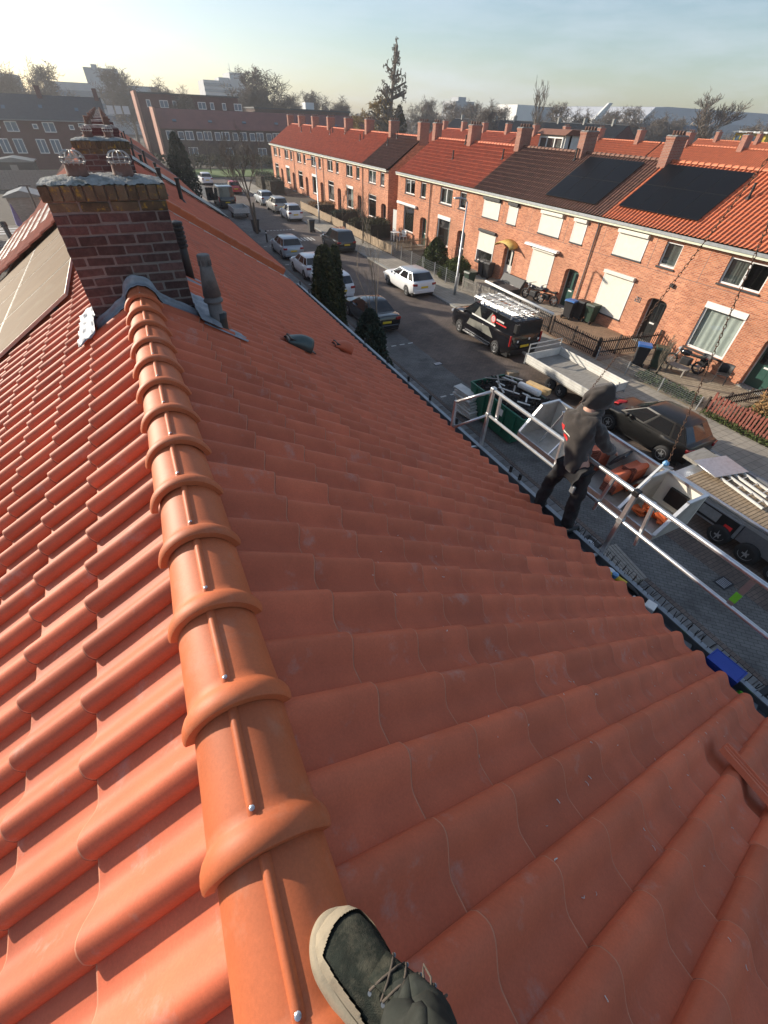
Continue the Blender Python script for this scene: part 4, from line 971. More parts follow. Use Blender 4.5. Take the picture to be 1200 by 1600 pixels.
def car(label, loc, paint, L=4.3, W=1.8, Hh=1.48, kind='hatch', rz=0, roofmat=None, rear_lo=None, hood='', grp='cars parked along the street'):
    """y forward, origin at ground centre"""
    t = thing('car' if kind != 'van' else 'delivery_van', label, 'van' if kind == 'van' else 'car', (0,0,0), grp)
    f, r = L/2, -L/2; wb = L*.305; R = .315 if kind != 'van' else .34; w = W/2
    if kind == 'van': st = [(r,.86,.55,1.18),(r+.03,.95,.42,1.22),(r+.25,.99,.38,1.24)]; belt = 1.22; hoodz = 1.12
    else: st = [(r,.80,.50,.88),(r+.05,.92,.38,.95),(r+.28,.985,.30,.97)]; belt = .94; hoodz = .86
    ys = [];
    for c in (-wb, wb):
        for d in (-1.22,-1.05,-.8,-.4,0,.4,.8,1.05,1.22): ys.append((c+d*R, c))
    sects = list(st)
    for y, c in ys:
        d = abs(y-c)/R; zb_ = .22 if d > 1.1 else .22+(R*1.12)*math.sqrt(max(0, 1-(d/1.12)**2))+.04
        u = (y-r)/L; bz = belt if y < wb*.45 else belt+(hoodz-belt)*min(1, (y-wb*.45)/(f-wb*.45)*1.3)
        sects.append((y, 1.0, zb_, bz))
    sects += [(f-.30,.97,.26,hoodz-.05),(f-.12,.90,.32,hoodz-.13),(f-.02,.76,.40,.68),(f,.70,.46,.60)]
    sects.sort(key=lambda q: q[0]); rows = []
    for y, wf, zb_, zt in sects:
        hw = w*wf; zm = zb_+(zt-zb_)*.5; zl = max(zb_, .24)
        half = [(hw*.90, zb_), (hw*.985, zb_+(zt-zb_)*.18), (hw, zm), (hw*.985, zb_+(zt-zb_)*.8), (hw*.94, zt-.02), (hw*.80, zt+.015), (hw*.4, zt+.035), (0, zt+.04)]
        rows.append([(a_, y, z) for a_, z in half]+[(-a_, y, z) for a_, z in half[-2::-1]])
    b = MB(); b.grid(rows); n = len(rows[0]); b.f.append(tuple(range(n))); b.f.append(tuple(reversed([(len(rows)-1)*n+i for i in range(n)])))
    b.build('body', MAT[paint], t, smooth=True, org=(0,0,0)).data.set_sharp_from_angle(angle=rad(38))
    MB().b2(-w*.86, w*.86, r+.15, f-.2, .16, .62).build('underbody', MAT['black'], t, org=(0,0,0))
    for sx in (-1,1):                       # dark wheel arch liners
        for c in (-wb, wb): MB().cyl((sx*w*.55,c,R),(sx*w*.93,c,R),R*1.16,n=18).build('arch_liner', MAT['black'], t, org=(0,0,0))
    # cabin
    if kind == 'van': bl = (r+.02, wb*.98+.02); rl = (r+.10, wb*.42); wr = .88; zr0 = Hh
    elif kind == 'estate': bl = (r+.06, wb*.80); rl = (r+.36, wb*.14); wr = .74; zr0 = Hh
    elif kind == 'cabrio': bl = (r+.62, wb*.72); rl = (r+1.35, wb*.12); wr = .70; zr0 = Hh
    else: bl = (r+.16, wb*.82); rl = (r+.62, wb*.12); wr = .73; zr0 = Hh
    zb0 = belt-.01
    def ring(z, y0, y1, hw, bow):
        return [(-hw*.94,y0,z),(-hw*.4,y0-bow,z),(hw*.4,y0-bow,z),(hw*.94,y0,z),(hw,y0+.22*(y1-y0),z),(hw,y0+.62*(y1-y0),z),(hw*.92,y1,z),(hw*.4,y1+bow,z),(-hw*.4,y1+bow,z),(-hw*.92,y1,z),(-hw,y0+.62*(y1-y0),z),(-hw,y0+.22*(y1-y0),z)]
    lo = ring(zb0, bl[0], bl[1], w*.93, .05); hi = ring(zr0-.06, rl[0], rl[1], w*wr, .04); top = ring(zr0, rl[0]+.14, rl[1]-.16, w*wr*.84, .02)
    b = MB(); V = lo+hi; b.add(V, [(i,(i+1)%12,12+(i+1)%12,12+i) for i in range(12)])
    b.build('cabin', MAT[roofmat or paint], t, org=(0,0,0), smooth=False)
    b = MB(); b.add(hi+top, [(i,(i+1)%12,12+(i+1)%12,12+i) for i in range(12)]+[tuple(range(12,24))]); b.build('roof', MAT[roofmat or paint], t, org=(0,0,0), smooth=True)
    def pane(idx, name, z0=.10, z1=.93, inset=.06):
        # quad strips between lo and hi, pushed outwards
        pts = []
        b = MB()
        for q in range(len(idx)-1):
            a_, c = Vector(lo[idx[q]]), Vector(lo[idx[q+1]]); d, e = Vector(hi[idx[q]]), Vector(hi[idx[q+1]])
            P4 = [a_.lerp(d,z0), c.lerp(e,z0), c.lerp(e,z1), a_.lerp(d,z1)]
            if q == 0: P4[0] = P4[0].lerp(P4[1], inset); P4[3] = P4[3].lerp(P4[2], inset)
            if q == len(idx)-2: P4[1] = P4[1].lerp(P4[0], inset); P4[2] = P4[2].lerp(P4[3], inset)
            nrm = (P4[1]-P4[0]).cross(P4[3]-P4[0]).normalized()
            cen = sum(P4, Vector())/4
            if nrm.dot(Vector((cen.x, cen.y-(bl[0]+bl[1])/2, 0))) < 0: nrm = -nrm
            b.add([p+nrm*.008 for p in P4], [(0,1,2,3)])
        b.build(name, MAT['carglass'], t, org=(0,0,0))
    if kind == 'van':
        pane([6,7,8,9], 'windscreen'); pane([5,6], 'side_window', .12,.9,.12); pane([9,10], 'side_window', .12,.9,.12)
    else:
        pane([6,7,8,9], 'windscreen'); pane([0,1,2,3], 'rear_window', .18 if kind != 'cabrio' else .4)
        for idx in ([3,4],[4,5],[5,6],[9,10],[10,11],[11,0]): pane(idx, 'side_window', .10, .9, .07)
    for sx in (-1,1):
        for y in (-wb, wb): wheel(t, sx*(w-.115), y, R, .21, sx)
        MB().box((sx*w*.80, f-.10, hoodz-.22), (.30,.14,.13), rz=-sx*.35).build('headlight', MAT['headlight'], t, org=(0,0,0), bevel=.03)
        if kind == 'van': MB().b2(sx*w*.965-.05, sx*w*.965+.05, r-.012, r+.06, .75, 1.25).build('tail_light', MAT['taillight'], t, org=(0,0,0), bevel=.015)
        else: MB().box((sx*w*.76, r+.04, .82), (.32,.14,.14), rz=sx*.25).build('tail_light', MAT['taillight'], t, org=(0,0,0), bevel=.03)
        MB().box((sx*(w+.06), bl[1]-.42, belt+.06), (.17,.10,.13)).build('mirror', MAT[paint], t, org=(0,0,0), bevel=.03)
        for y in (-.1, .75 if kind != 'van' else 1.05): MB().box((sx*w*1.0, y-.3, belt-.14), (.03,.17,.025)).build('door_handle', MAT[paint], t, org=(0,0,0))
    MB().b2(-.26,.26,r-.022,r-.006,.60 if kind != 'van' else .62,.71 if kind != 'van' else .73).build('number_plate', MAT['plate'], t, org=(0,0,0))
    MB().b2(-w*.82,w*.82,r-.03,r+.2,.30,.52).build('rear_bumper', MAT[paint] if kind != 'van' else MAT['black'], t, org=(0,0,0), bevel=.04)
    MB().b2(-w*.6,w*.6,f-.05,f+.015,.30,.5).build('grille', MAT['black'], t, org=(0,0,0), bevel=.02)
    t.location = loc; t.rotation_euler = (0,0,rz)
    return t
car('white coupe-backed hatchback parked in the sun across the road', (15.88,27.75,0), 'car_white', 4.35, 1.86, 1.46, rz=rad(.5), roofmat='car_silver')
car('black soft top car with yellow plate parked behind the dark conifer', (10.72,22.9,.004), 'car_black', 4.45, 1.78, 1.40, 'cabrio', rz=rad(-1))
car('pale silver estate car with its tail showing right of the thuja', (10.60,28.85,.004), 'car_white', 4.4, 1.78, 1.50, 'estate', rz=rad(-1))
car('white hatchback half hidden behind the left edge of the thuja', (10.62,33.5,.004), 'car_white', 3.95, 1.74, 1.44, rz=rad(1))
car('silver hatchback parked beside the pavement below our far eave', (10.80,39.75,.004), 'car_silver', 4.2, 1.78, 1.48)
car('black high roofed car parked across the road by the hedge', (15.75,40.6,0), 'car_black', 4.3, 1.82, 1.62, 'estate')
car('small white hatchback, nearest of the three cars parked before the far terrace', (16.0,55.4,0), 'car_white', 3.7, 1.68, 1.50)
car('grey white car, middle of the three parked before the far terrace', (16.0,61.1,0), 'car_grey', 4.3, 1.78, 1.5, 'estate')
car('dark blue grey car, farthest of the three parked before the far terrace', (15.9,66.7,0), 'car_silver', 4.2, 1.76, 1.46)
car('small red car beyond the parked van at the end of the street', (14.2,77.5,0), 'car_red', 4.0, 1.72, 1.46)
car('far white car standing at the end of the street by the grass', (12.1,88.5,0), 'car_white', 4.2, 1.78, 1.5)
car('dusty dark brown car seen under the chain between trailer and truck', (15.25,7.55,0), 'car_brown', 3.85, 1.72, 1.50, rz=rad(1))
# red cloth or papers on the dark car's bonnet
b = MB(); rows = []
for i in range(7): rows.append([(14.75+i*.09+.02*math.sin(j*2.), 8.85+j*.05+.02*math.sin(i), .93+.03*math.sin(i*1.3+j*.9)) for j in range(5)])
tag(b.grid(rows).build('red_bag', MAT['red'], None, smooth=True, solid=.03), 'red bag lying on the bonnet of the dark brown car', 'bag')
# ------------------------------------------------------------------ black work van with roof rack
van = car('black work van with pale triangle print, red round logos and ladders on its roof', (15.62,17.95,0), 'black_gloss', 5.3, 1.96, 1.92, 'van', grp='work vehicles')
w_ = .98
def decal(name, pts, x, mat): 
    b = MB(); b.add([(x,)+p for p in pts], [tuple(range(len(pts)))]); b.build(name, MAT[mat], van, org=(0,0,0))
xs = -w_-.006
decal('print_panel', [(-1.35,.72),(.95,.72),(.75,1.05),(-.9,1.12)], xs-.004, 'vanpattern')
def cab_x(z): return -(w_*.93+(w_*.88-w_*.93)*((z-1.21)/(1.86-1.21)))-.012
for y0_, y1_, z0_, z1_ in ((.55,-.15,1.28,1.78),(-.5,-1.25,1.28,1.80)):
    b = MB(); ym = (y0_+y1_)/2; b.add([(cab_x(z0_),y0_,z0_),(cab_x(z0_),y1_,z0_),(cab_x(z1_),ym,z1_)], [(0,1,2)]); b.build('print_triangle', MAT['vanpattern'], van, org=(0,0,0))
b = MB(); b.add([(cab_x(1.25)-.002,.7,1.25),(cab_x(1.25)-.002,-1.3,1.25),(cab_x(1.32)-.002,-1.3,1.32),(cab_x(1.32)-.002,.7,1.32)], [(0,1,2,3)]); b.build('print_stripe', MAT['white'], van, org=(0,0,0))
def roundel(cx, cy_, cz, ax, r=.17):
    def ringpts(r_, dx): 
        return [((cx-dx, cy_+r_*math.cos(2*PI*k/20), cz+r_*math.sin(2*PI*k/20)) if ax == 'x' else (cx+r_*math.cos(2*PI*k/20), cy_-dx, cz+r_*math.sin(2*PI*k/20))) for k in range(20)]
    lg = MB().add(ringpts(r,.004), [tuple(range(20))]).build('logo', MAT['red'], van, org=(0,0,0))
    rr = MB(); a_, c = ringpts(r*.70,.007), ringpts(r*.55,.007); rr.add(a_+c, [(k,(k+1)%20,20+(k+1)%20,20+k) for k in range(20)]); rr.build('logo_ring', MAT['white'], lg, org=(0,0,0))
    rr = MB()
    for k in range(4):
        u = -.36+.24*k
        if ax == 'x': rr.b2(cx-.010,cx-.007,cy_+u*r-.012,cy_+u*r+.012,cz-r*.42,cz+r*.42)
        else: rr.b2(cx+u*r-.012,cx+u*r+.012,cy_-.010,cy_-.007,cz-r*.42,cz+r*.42)
    rr.build('logo_bars', MAT['white'], lg, org=(0,0,0))
roundel(cab_x(1.55)-.012,-1.05,1.55,'x',.19)
def strip(name, y0_, y1_, z0_, z1_, mat): MB().b2(cab_x(z0_)-.016,cab_x(z0_)-.008,y0_,y1_,z0_,z1_).build(name, MAT[mat], van, org=(0,0,0))
strip('red_lettering', -2.1,-1.3,1.44,1.50,'red')
for k in range(7): strip('white_lettering', -1.36-k*.085,-1.30-k*.085,1.56,1.64,'white')
roundel(-.45,-2.66,1.48,'y',.16)
for k in range(6): MB().b2(-.22+k*.085,-.16+k*.085,-2.668,-2.66,1.52,1.59).build('white_lettering', MAT['white'], van, org=(0,0,0))
MB().b2(-.22,.45,-2.667,-2.66,1.40,1.46).build('red_lettering', MAT['red'], van, org=(0,0,0))
MB().b2(-w_*.9,-w_*.72,-2.8,-2.6,1.42,1.8).build('rear_door_edge', MAT['black'], van, org=(0,0,0))
MB().b2(-w_*.84,w_*.84,-2.672,-2.64,1.2,1.84).build('rear_door', MAT['black_gloss'], van, org=(0,0,0), bevel=.02)
for k, x in enumerate((-.55,.15,.75)): MB().b2(x,x+.10,-2.676,-2.665,.88+(k%2)*.08,.98+(k%2)*.08).build('sticker', MAT['white'], van, org=(0,0,0))
MB().bar((-w_-.03,-1.15,.30),(-w_-.03,1.15,.30),.08,.05).build('side_step', MAT['alu'], van, org=(0,0,0))
rack = MB()
for y in (-2.2,-1.1,0,.8): rack.bar((-.82,y,2.02),(.82,y,2.02),.05,.04); rack.b2(-.84,-.78,y-.02,y+.02,1.86,2.06); rack.b2(.78,.84,y-.02,y+.02,1.86,2.06)
for x in (-.8,.8): rack.bar((x,-2.3,2.05),(x,.95,2.05),.04,.04)
rack.build('roof_rack', MAT['alu'], van, org=(0,0,0))
VO = Vector((15.62,17.95,0))
def ladder(label, x0, y0_, y1_, z, wd=.36, tilt=0.):
    t = thing('ladder', label, 'ladder', (x0,(y0_+y1_)/2,z), 'ladders on the van')
    for sx in (0, wd): MB().bar((x0+sx,y0_,z),(x0+sx+tilt,y1_,z),.03,.07).build('stile', MAT['alu'], t)
    n = int((y1_-y0_)/.28)
    for k in range(n):
        u = (k+.5)/n; MB().cyl((x0+tilt*u,y0_+(y1_-y0_)*u,z),(x0+wd+tilt*u,y0_+(y1_-y0_)*u,z),.014,n=6).build('rung', MAT['alu'], t)
ladder('aluminium ladder on the van roof, nearest the street side', 14.90, 15.6, 18.9, 2.10)
ladder('aluminium ladder on the van roof, in the middle', 15.36, 15.5, 18.9, 2.11)
ladder('aluminium ladder on the van roof, on the house side', 15.84, 15.7, 18.7, 2.10)
b = MB(); b.tube([(16.45,14.8,2.22),(16.55,20.3,2.26)], .06, 10)
tag(b.build('roof_pipe', MAT['white'], None, smooth=True), 'long white pipe lying along the house side of the van roof', 'pipe')
# ------------------------------------------------------------------ white flatbed trailer
t = thing('flatbed_trailer', 'white drop-side tandem trailer with an empty bed behind the black van', 'trailer', (15.4,11.8,0), 'work vehicles')
bx0, bx1, by0, by1, bz = 14.35, 16.45, 9.9, 13.75, .72
MB().b2(bx0,bx1,by0,by1,bz-.06,bz).build('deck', MAT['wood_grey'], t)
for x in (bx0,bx1): MB().b2(x-.018,x+.018,by0,by1,bz,bz+.34).build('side_board', MAT['white_dirty'], t)
for y in (by0,by1): MB().b2(bx0,bx1,y-.018,y+.018,bz+.005,bz+.34).build('end_board', MAT['white_dirty'], t)
b = MB()
for x in (bx0,bx1):
    for k in range(3): b.b2(x-.026,x+.026,by0+.01,by1-.01,bz+.05+k*.11,bz+.058+k*.11)
b.build('board_rib', MAT['alu_dull'], t)
for x in (bx0,bx1):
    for y in (by0,by1): MB().b2(x-.03,x+.03,y-.03,y+.03,bz-.1,bz+.37).build('corner_post', MAT['galv'], t)
b = MB(); b.bar((bx0+.1,by1+.02,bz+.75),(bx1-.1,by1+.02,bz+.75),.04,.04); b.bar((bx0+.1,by1+.02,bz+.55),(bx1-.1,by1+.02,bz+.55),.04,.04)
for x in (bx0+.1,bx1-.1): b.bar((x,by1+.02,bz),(x,by1+.02,bz+.77),.04,.04)
b.build('head_rack', MAT['galv'], t)
b = MB()
for x in (14.95,15.85): b.bar((x,by0-.04,bz-.25),(x,by0-.04,bz+.45),.05,.03)
b.bar((14.95,by0-.04,bz+.1),(15.85,by0-.04,bz+.1),.03,.03); b.build('ramp_hooks', MAT['galv'], t)
b = MB(); b.bar((15.0,by0+.1,bz-.14),(15.0,by1,bz-.14),.08,.12); b.bar((15.8,by0+.1,bz-.14),(15.8,by1,bz-.14),.08,.12); b.bar((15.0,by1,bz-.2),(15.4,by1+1.3,bz-.25),.08,.08); b.bar((15.8,by1,bz-.2),(15.4,by1+1.3,bz-.25),.08,.08); b.build('chassis', MAT['galv'], t)
for x, sd in ((14.55,-1),(16.25,1)):
    for y in (11.45,12.08):
        o = wheel(t, x, y, .29, .18, sd); o.location = -Vector(t.location)
MB().b2(bx0+.06,bx0+.3,by0-.03,by0-.018,bz-.2,bz-.08).build('tail_light', MAT['taillight'], t)
# ------------------------------------------------------------------ green skip full of rubble
t = thing('skip_container', 'dark green open skip full of roofing rubble below the guard rail', 'skip', (10.9,10.6,0), 'work vehicles')
cx0, cx1, cy0, cy1, cz = 9.98, 11.75, 8.9, 12.0, 1.32
b = MB(); P_ = [(cx0+.08,cy0+.45,.12),(cx1-.08,cy0+.45,.12),(cx1-.08,cy1-.2,.12),(cx0+.08,cy1-.2,.12),(cx0,cy0,cz),(cx1,cy0,cz),(cx1,cy1,cz),(cx0,cy1,cz)]
b.add(P_, [(0,1,2,3),(0,4,5,1),(1,5,6,2),(2,6,7,3),(3,7,4,0)]); b.build('tub', MAT['greencont'], t, solid=.03)
b = MB()
for (a_, c) in (((cx0,cy0),(cx1,cy0)),((cx1,cy0),(cx1,cy1)),((cx1,cy1),(cx0,cy1)),((cx0,cy1),(cx0,cy0))): b.bar((*a_,cz),(*c,cz),.07,.07)
b.build('rim', MAT['greencont'], t)
for k in range(5): y = cy0+.35+k*.58; MB().b2(cx0-.05,cx0+.02,y,y+.10,.35,cz-.04).build('rib', MAT['greencont'], t)
MB().b2(cx0-.055,cx0-.045,cy0+1.0,cy0+1.28,.95,1.2).build('sticker', MAT['white'], t)
b = MB(); rr = random.Random(3)
b.grid([[(cx0+.06+i*(cx1-cx0-.12)/14, cy0+.06+j*(cy1-cy0-.12)/20, 1.18+.16*math.sin(i/14*PI)*math.sin(j/20*PI)+rr.uniform(-.06,.06)) for i in range(15)] for j in range(21)])
for k in range(420):
    p = Vector((rr.uniform(cx0+.1,cx1-.1), rr.uniform(cy0+.1,cy1-.1), 1.24+rr.uniform(0,.18))); e = Euler((rr.uniform(-.5,.5),rr.uniform(-.5,.5),rr.uniform(0,6))).to_matrix()
    b.box(p, (rr.uniform(.03,.08),rr.uniform(.08,.35),rr.uniform(.01,.04)), M=e)
o = tag(b.build('rubble', MAT['debris'], None), 'dark broken roofing rubble heaped in the green skip', 'rubble'); o['kind'] = 'stuff'
rr = random.Random(5)
for k in range(14):
    p = Vector((rr.uniform(10.5,11.5), rr.uniform(9.5,11.6), 1.50+rr.uniform(0,.08))); a_ = rr.uniform(-.9,.9); L_ = rr.uniform(.35,.95)
    tag(MB().box(p, (.06,L_,.025), M=Euler((rr.uniform(-.15,.25),0,a_)).to_matrix()).build('lath', MAT['white_dirty'] if k % 3 else MAT['wood_grey'], None), 'pale splintered lath lying on the rubble in the skip', 'lath', 'pale laths on the rubble')
tag(MB().box((11.62,10.15,1.62), (.24,.95,.2), rz=.25).build('foam_block', MAT['wood_new'], None, bevel=.01), 'yellow foam block on the street side edge of the skip', 'block')
tag(MB().box((11.30,10.25,1.60), (.22,1.0,.22), rz=.2).build('wrapped_roll', MAT['white'], None, bevel=.08), 'white wrapped roll lying beside the yellow block on the skip', 'roll')
tag(MB().box((11.6,11.6,1.56), (.45,.28,.16), rz=-.2).build('cardboard_box', MAT['wood'], None), 'small brown cardboard box on the far corner of the skip', 'box')
for k in range(9):
    tag(MB().box((9.82+rr.uniform(-.05,.05), 11.75+.10*k*.4+rr.uniform(-.04,.04), .15+k*.10), (.38,1.0,.06), M=Euler((0,rr.uniform(-.1,.1),rr.uniform(-.12,.12)+.1)).to_matrix()).build('foam_sheet', MAT['white_dirty'], None), 'white foam sheet in the stack beside the skip', 'sheet', 'white sheets stacked by the skip')
# ------------------------------------------------------------------ flatbed truck with slatted deck
t = thing('flatbed_truck', 'grey flatbed truck with slatted deck and chequer plate side lockers at the right edge', 'truck', (13.6,1.0,0), 'work vehicles')
tx0, tx1, ty1, tz = 12.55, 14.75, 5.0, 1.08
for k in range(38):
    y = 4.55-k*.10
    MB().b2(tx0+.12,tx1-.12,y,y+.085,tz-.03,tz).build('deck_slat', MAT['wood'], t)
MB().b2(tx0,tx1,-6,ty1,tz-.15,tz-.04).build('deck_frame', MAT['galv'], t)
MB().b2(tx0,tx0+.10,-.2,ty1,tz-.02,tz+.06).build('side_rail', MAT['alu'], t, bevel=.02); MB().b2(tx1-.08,tx1,-.2,ty1,tz-.02,tz+.06).build('side_rail', MAT['zinc'], t)
MB().b2(tx0+.02,tx0+.06,-5,2.6,.42,.93).build('side_locker', MAT['checker'], t)
MB().b2(tx0-.12,tx0+.02,-5,1.9,.86,.93).build('locker_lid', MAT['checker'], t)
l_ = MB().b2(tx0-.02,tx0+.03,2.62,3.9,.42,.93).build('open_locker', MAT['zinc'], t); MB().b2(tx0-.026,tx0-.021,2.7,3.8,.48,.90).build('locker_inside', MAT['black'], l_); MB().b2(tx0-.034,tx0-.027,3.2,3.75,.56,.86).build('grey_box', MAT['greyplastic'], l_); MB().b2(tx0-.036,tx0-.028,2.78,3.0,.52,.68).build('red_can', MAT['red'], l_)
for y in (2.95,2.15,1.35):
    o = wheel(t, tx0+.0, y, .30, .22, -1); o.location = -Vector(t.location)
MB().b2(tx0+.25,tx1-.25,-5.8,4.9,.5,.9).build('chassis', MAT['black'], t)
MB().b2(tx0,tx1,-6.5,-5.6,.4,2.6).build('cab_back', MAT['far_white'], t)
MB().box((14.2,5.15,tz+.0), (1.0,.5,.10), M=Matrix.Rotation(rad(2),3,'X')).build('tail_ramp', MAT['wood_grey'], t)
tag(MB().box((14.05,4.45,tz+.14), (1.25,.85,.035), rz=rad(-12)).build('metal_plate', MAT['alu'], None), 'pale metal plate lying on the flatbed truck', 'plate')
for k in range(2):
    lt = thing('ladder', ['short ladder on the truck deck, left of the two','short ladder on the truck deck, right of the two'][k], 'ladder', (13.55+k*.62,3.5,tz+.1), 'ladders on the truck deck')
    for sx in (0,.34): MB().bar((13.35+k*.62+sx,2.75+k*.25,tz+.08),(13.55+k*.62+sx,4.1+k*.2,tz+.10),.05,.06).build('stile', MAT['white_dirty'], lt)
    for q in range(4): MB().cyl((13.38+k*.62+.05*q,2.95+q*.33+k*.2,tz+.09),(13.72+k*.62+.05*q,2.95+q*.33+k*.2,tz+.09),.014,n=6).build('rung', MAT['alu'], lt)
# dark blue van back and trailer far down the street
v2 = car('dark delivery van with an open door parked far down on our side', (10.7,66,0), 'car_black', 5.2, 1.95, 2.2, 'van', grp='work vehicles')
MB().box((-1.35,1.25,1.1), (.9,.05,1.3)).build('open_door', MAT['car_black'], v2, org=(0,0,0))
t = thing('box_trailer', 'small grey open trailer behind the dark van far down the street', 'trailer', (10.8,58,0), 'work vehicles')
b = MB(); b.b2(9.95,11.65,56.4,59.4,.5,.56); b.build('deck', MAT['charcoal'], t)
for a_ in ((9.95,9.99,56.4,59.4),(11.61,11.65,56.4,59.4),(9.99,11.61,56.4,56.44),(9.99,11.61,59.36,59.4)): MB().b2(*a_,.56,1.05).build('side_board', MAT['galv'], t)
for x, sd in ((10.0,-1),(11.6,1)): o = wheel(t, x, 57.9, .28, .18, sd); o.location = -Vector(t.location)
# ------------------------------------------------------------------ lamp posts, bollard, bins
def lamp(x, y, label, h_=7.0):
    t = thing('street_lamp', label, 'street lamp', (x,y,.1), 'street lamps')
    MB().lathe([(.09,.1),(.085,1.2),(.06,1.25),(.045,h_-.1),(.0,h_-.1)], (x,y,0), 10).build('post', MAT['galv'], t, smooth=True)
    MB().tube([(x,y,h_-.15),(x-.1,y,h_+.02),(x-.45,y,h_+.08)], .03, 8).build('arm', MAT['galv'], t, smooth=True)
    MB().b2(x-.95,x-.4,y-.10,y+.10,h_+.03,h_+.12).build('lamp_head', MAT['zinc'], t, bevel=.03)
lamp(18.11,25.21,'grey lamp post on the pavement before the red roofed houses', 5.3)
lamp(18.1,52.0,'grey lamp post before the far terrace', 5.3)
t = thing('bollard', 'short dark bollard beside the parked silver car', 'bollard', (10.39,44.7,0)); MB().lathe([(.07,0),(.07,.85),(.05,.95),(.0,.96)], (10.39,44.7,0), 10).build('post', MAT['charcoal'], t, smooth=True); MB().lathe([(.075,.72),(.075,.8),(.0,.8)], (10.39,44.7,0), 10).build('band', MAT['white'], t)
def bin_(x, y, label, lid, rz=0, z=.08):
    t = thing('wheelie_bin', label, 'wheelie bin', (x,y,z), 'wheelie bins', rz)
    b = MB(); b.add([(-.22,-.24,.06),(.22,-.24,.06),(.22,.24,.06),(-.22,.24,.06),(-.29,-.33,.95),(.29,-.33,.95),(.29,.33,.95),(-.29,.33,.95)], [(0,3,2,1),(4,5,6,7),(0,1,5,4),(1,2,6,5),(2,3,7,6),(3,0,4,7)])
    b.build('body', MAT['charcoal'] if lid != 'bingreen' else MAT['bingreen'], t, org=(0,0,0), bevel=.03)
    MB().prism([(-.37,.95),(.33,.95),(.31,1.02),(-.30,1.07)], 'x', -.31, .31).build('lid', MAT[lid], t, org=(0,0,0), bevel=.02)
    MB().cyl((-.25,-.39,.98),(.25,-.39,.98),.02,n=6).build('handle', MAT['black'], t, org=(0,0,0))
    for sx in (-1,1): MB().cyl((sx*.22,-.26,.1),(sx*.29,-.26,.1),.1,n=12).build('wheel', MAT['rubber'], t, org=(0,0,0))
bin_(15.85,48.1,'dark wheelie bin standing on the road edge before the far hedge','charcoal', 0, .0)
bin_(10.6,49.6,'dark wheelie bin beside the trunk of the street tree','charcoal', .3, .004)
bin_(22.2,18.85,'wheelie bin with a blue lid beside the drainpipe across the street','binblue', -1.3)
bin_(22.75,18.5,'black wheelie bin between the blue lidded and green lidded ones','charcoal', -1.4)
bin_(22.85,17.75,'wheelie bin with a green lid, right of the blue lidded one by the drainpipe','bingreen', -1.5)
bin_(20.55,12.35,'wheelie bin with a blue lid behind the dark garden fence','binblue', -.9)
bin_(21.1,11.75,'wheelie bin with a green lid behind the bare shrub','bingreen', -.9)
bin_(22.8,28.55,'black wheelie bin under the half closed shutter, left one','charcoal', -1.5)
bin_(22.8,27.85,'black wheelie bin under the half closed shutter, right one','charcoal', -1.4)
bin_(19.9,26.2,'green wheelie bin beside the lamp post behind the fence','bingreen', -1.5)
# ------------------------------------------------------------------ gardens across the street
def garden(ya, yb, mat, name='garden_ground'): sheet(name, 19.0, XF+.1, ya, yb, .07, mat, .12)
garden(-5,7.35,'soil'); garden(7.36,13.4,'garden_slab'); garden(13.41,19.45,'garden_brick'); garden(19.46,31.6,'slab_far'); garden(31.61,43.8,'soil'); garden(43.81,89,'soil')
def pickets(label, p0, p1, h_, n, mat, wd=.05, name='picket_fence', z=.08, pointed=True, rails=(.25,.8), th=.018):
    p0, p1 = Vector((*p0,0)), Vector((*p1,0)); d = p1-p0; ang = math.atan2(d.y, d.x)
    t = thing(name, label, 'fence', (p0.x,p0.y,z), 'garden fences', ang); Ld = d.length
    bb = MB(); poly = [(-wd/2,.03),(wd/2,.03),(wd/2,h_-.05),(0,h_),(-wd/2,h_-.05)] if pointed else [(-wd/2,.03),(wd/2,.03),(wd/2,h_),(-wd/2,h_)]
    bb.prism(poly, 'y', -th/2, th/2); me = bb.mesh('picket'); me.materials.append(MAT[mat])
    for k in range(n):
        o = bpy.data.objects.new('picket', me); COL.objects.link(o); o.parent = t; o.location = ((k+.5)*Ld/n, 0, 0); o.rotation_euler = (rng.uniform(-.02,.02), rng.uniform(-.02,.02), 0)
    for r_ in rails: MB().b2(0,Ld,.012,.05,h_*r_-.03,h_*r_+.03).build('rail', MAT[mat], t, org=(0,0,0))
    for k in range(int(Ld/1.8)+2): xx = min(Ld, k*Ld/(int(Ld/1.8)+1)); MB().b2(xx-.04,xx+.04,.055,.13,-.1,h_+.02).build('post', MAT[mat], t, org=(0,0,0))
    return t
pickets('red painted picket fence at the right edge beside the truck', (19.35,7.85), (19.35,3.9), .85, 30, 'fence_red', .075)
pickets('dark low picket fence along the path to the right edge ivy', (19.4,7.9), (23.2,7.5), .6, 26, 'fence_dark', .04)
pickets('dark picket fence along the pavement before house number 20', (19.2,17.2), (19.2,13.9), .95, 27, 'fence_dark', .045)
pickets('dark picket fence running up to the wall between number 20 and the curtained house', (19.25,13.85), (23.2,13.35), .95, 30, 'fence_dark', .045)
pickets('black picket fence behind the van before the motorcycle', (19.3,21.6), (19.3,17.5), 1.0, 30, 'black', .045)
pickets('weathered grey slat fence in front of the garden table', (19.1,25.9), (19.3,21.8), .85, 34, 'wood_grey', .05, pointed=False)
pickets('brown picket fence before the white garden chairs', (20.2,37.6), (23.2,37.6), .9, 22, 'wood', .05)
pickets('pale wooden panel fence along the pavement of the far terrace', (19.1,61.5), (19.1,47.6), .75, 60, 'wood', .21, pointed=False, name='board_fence')
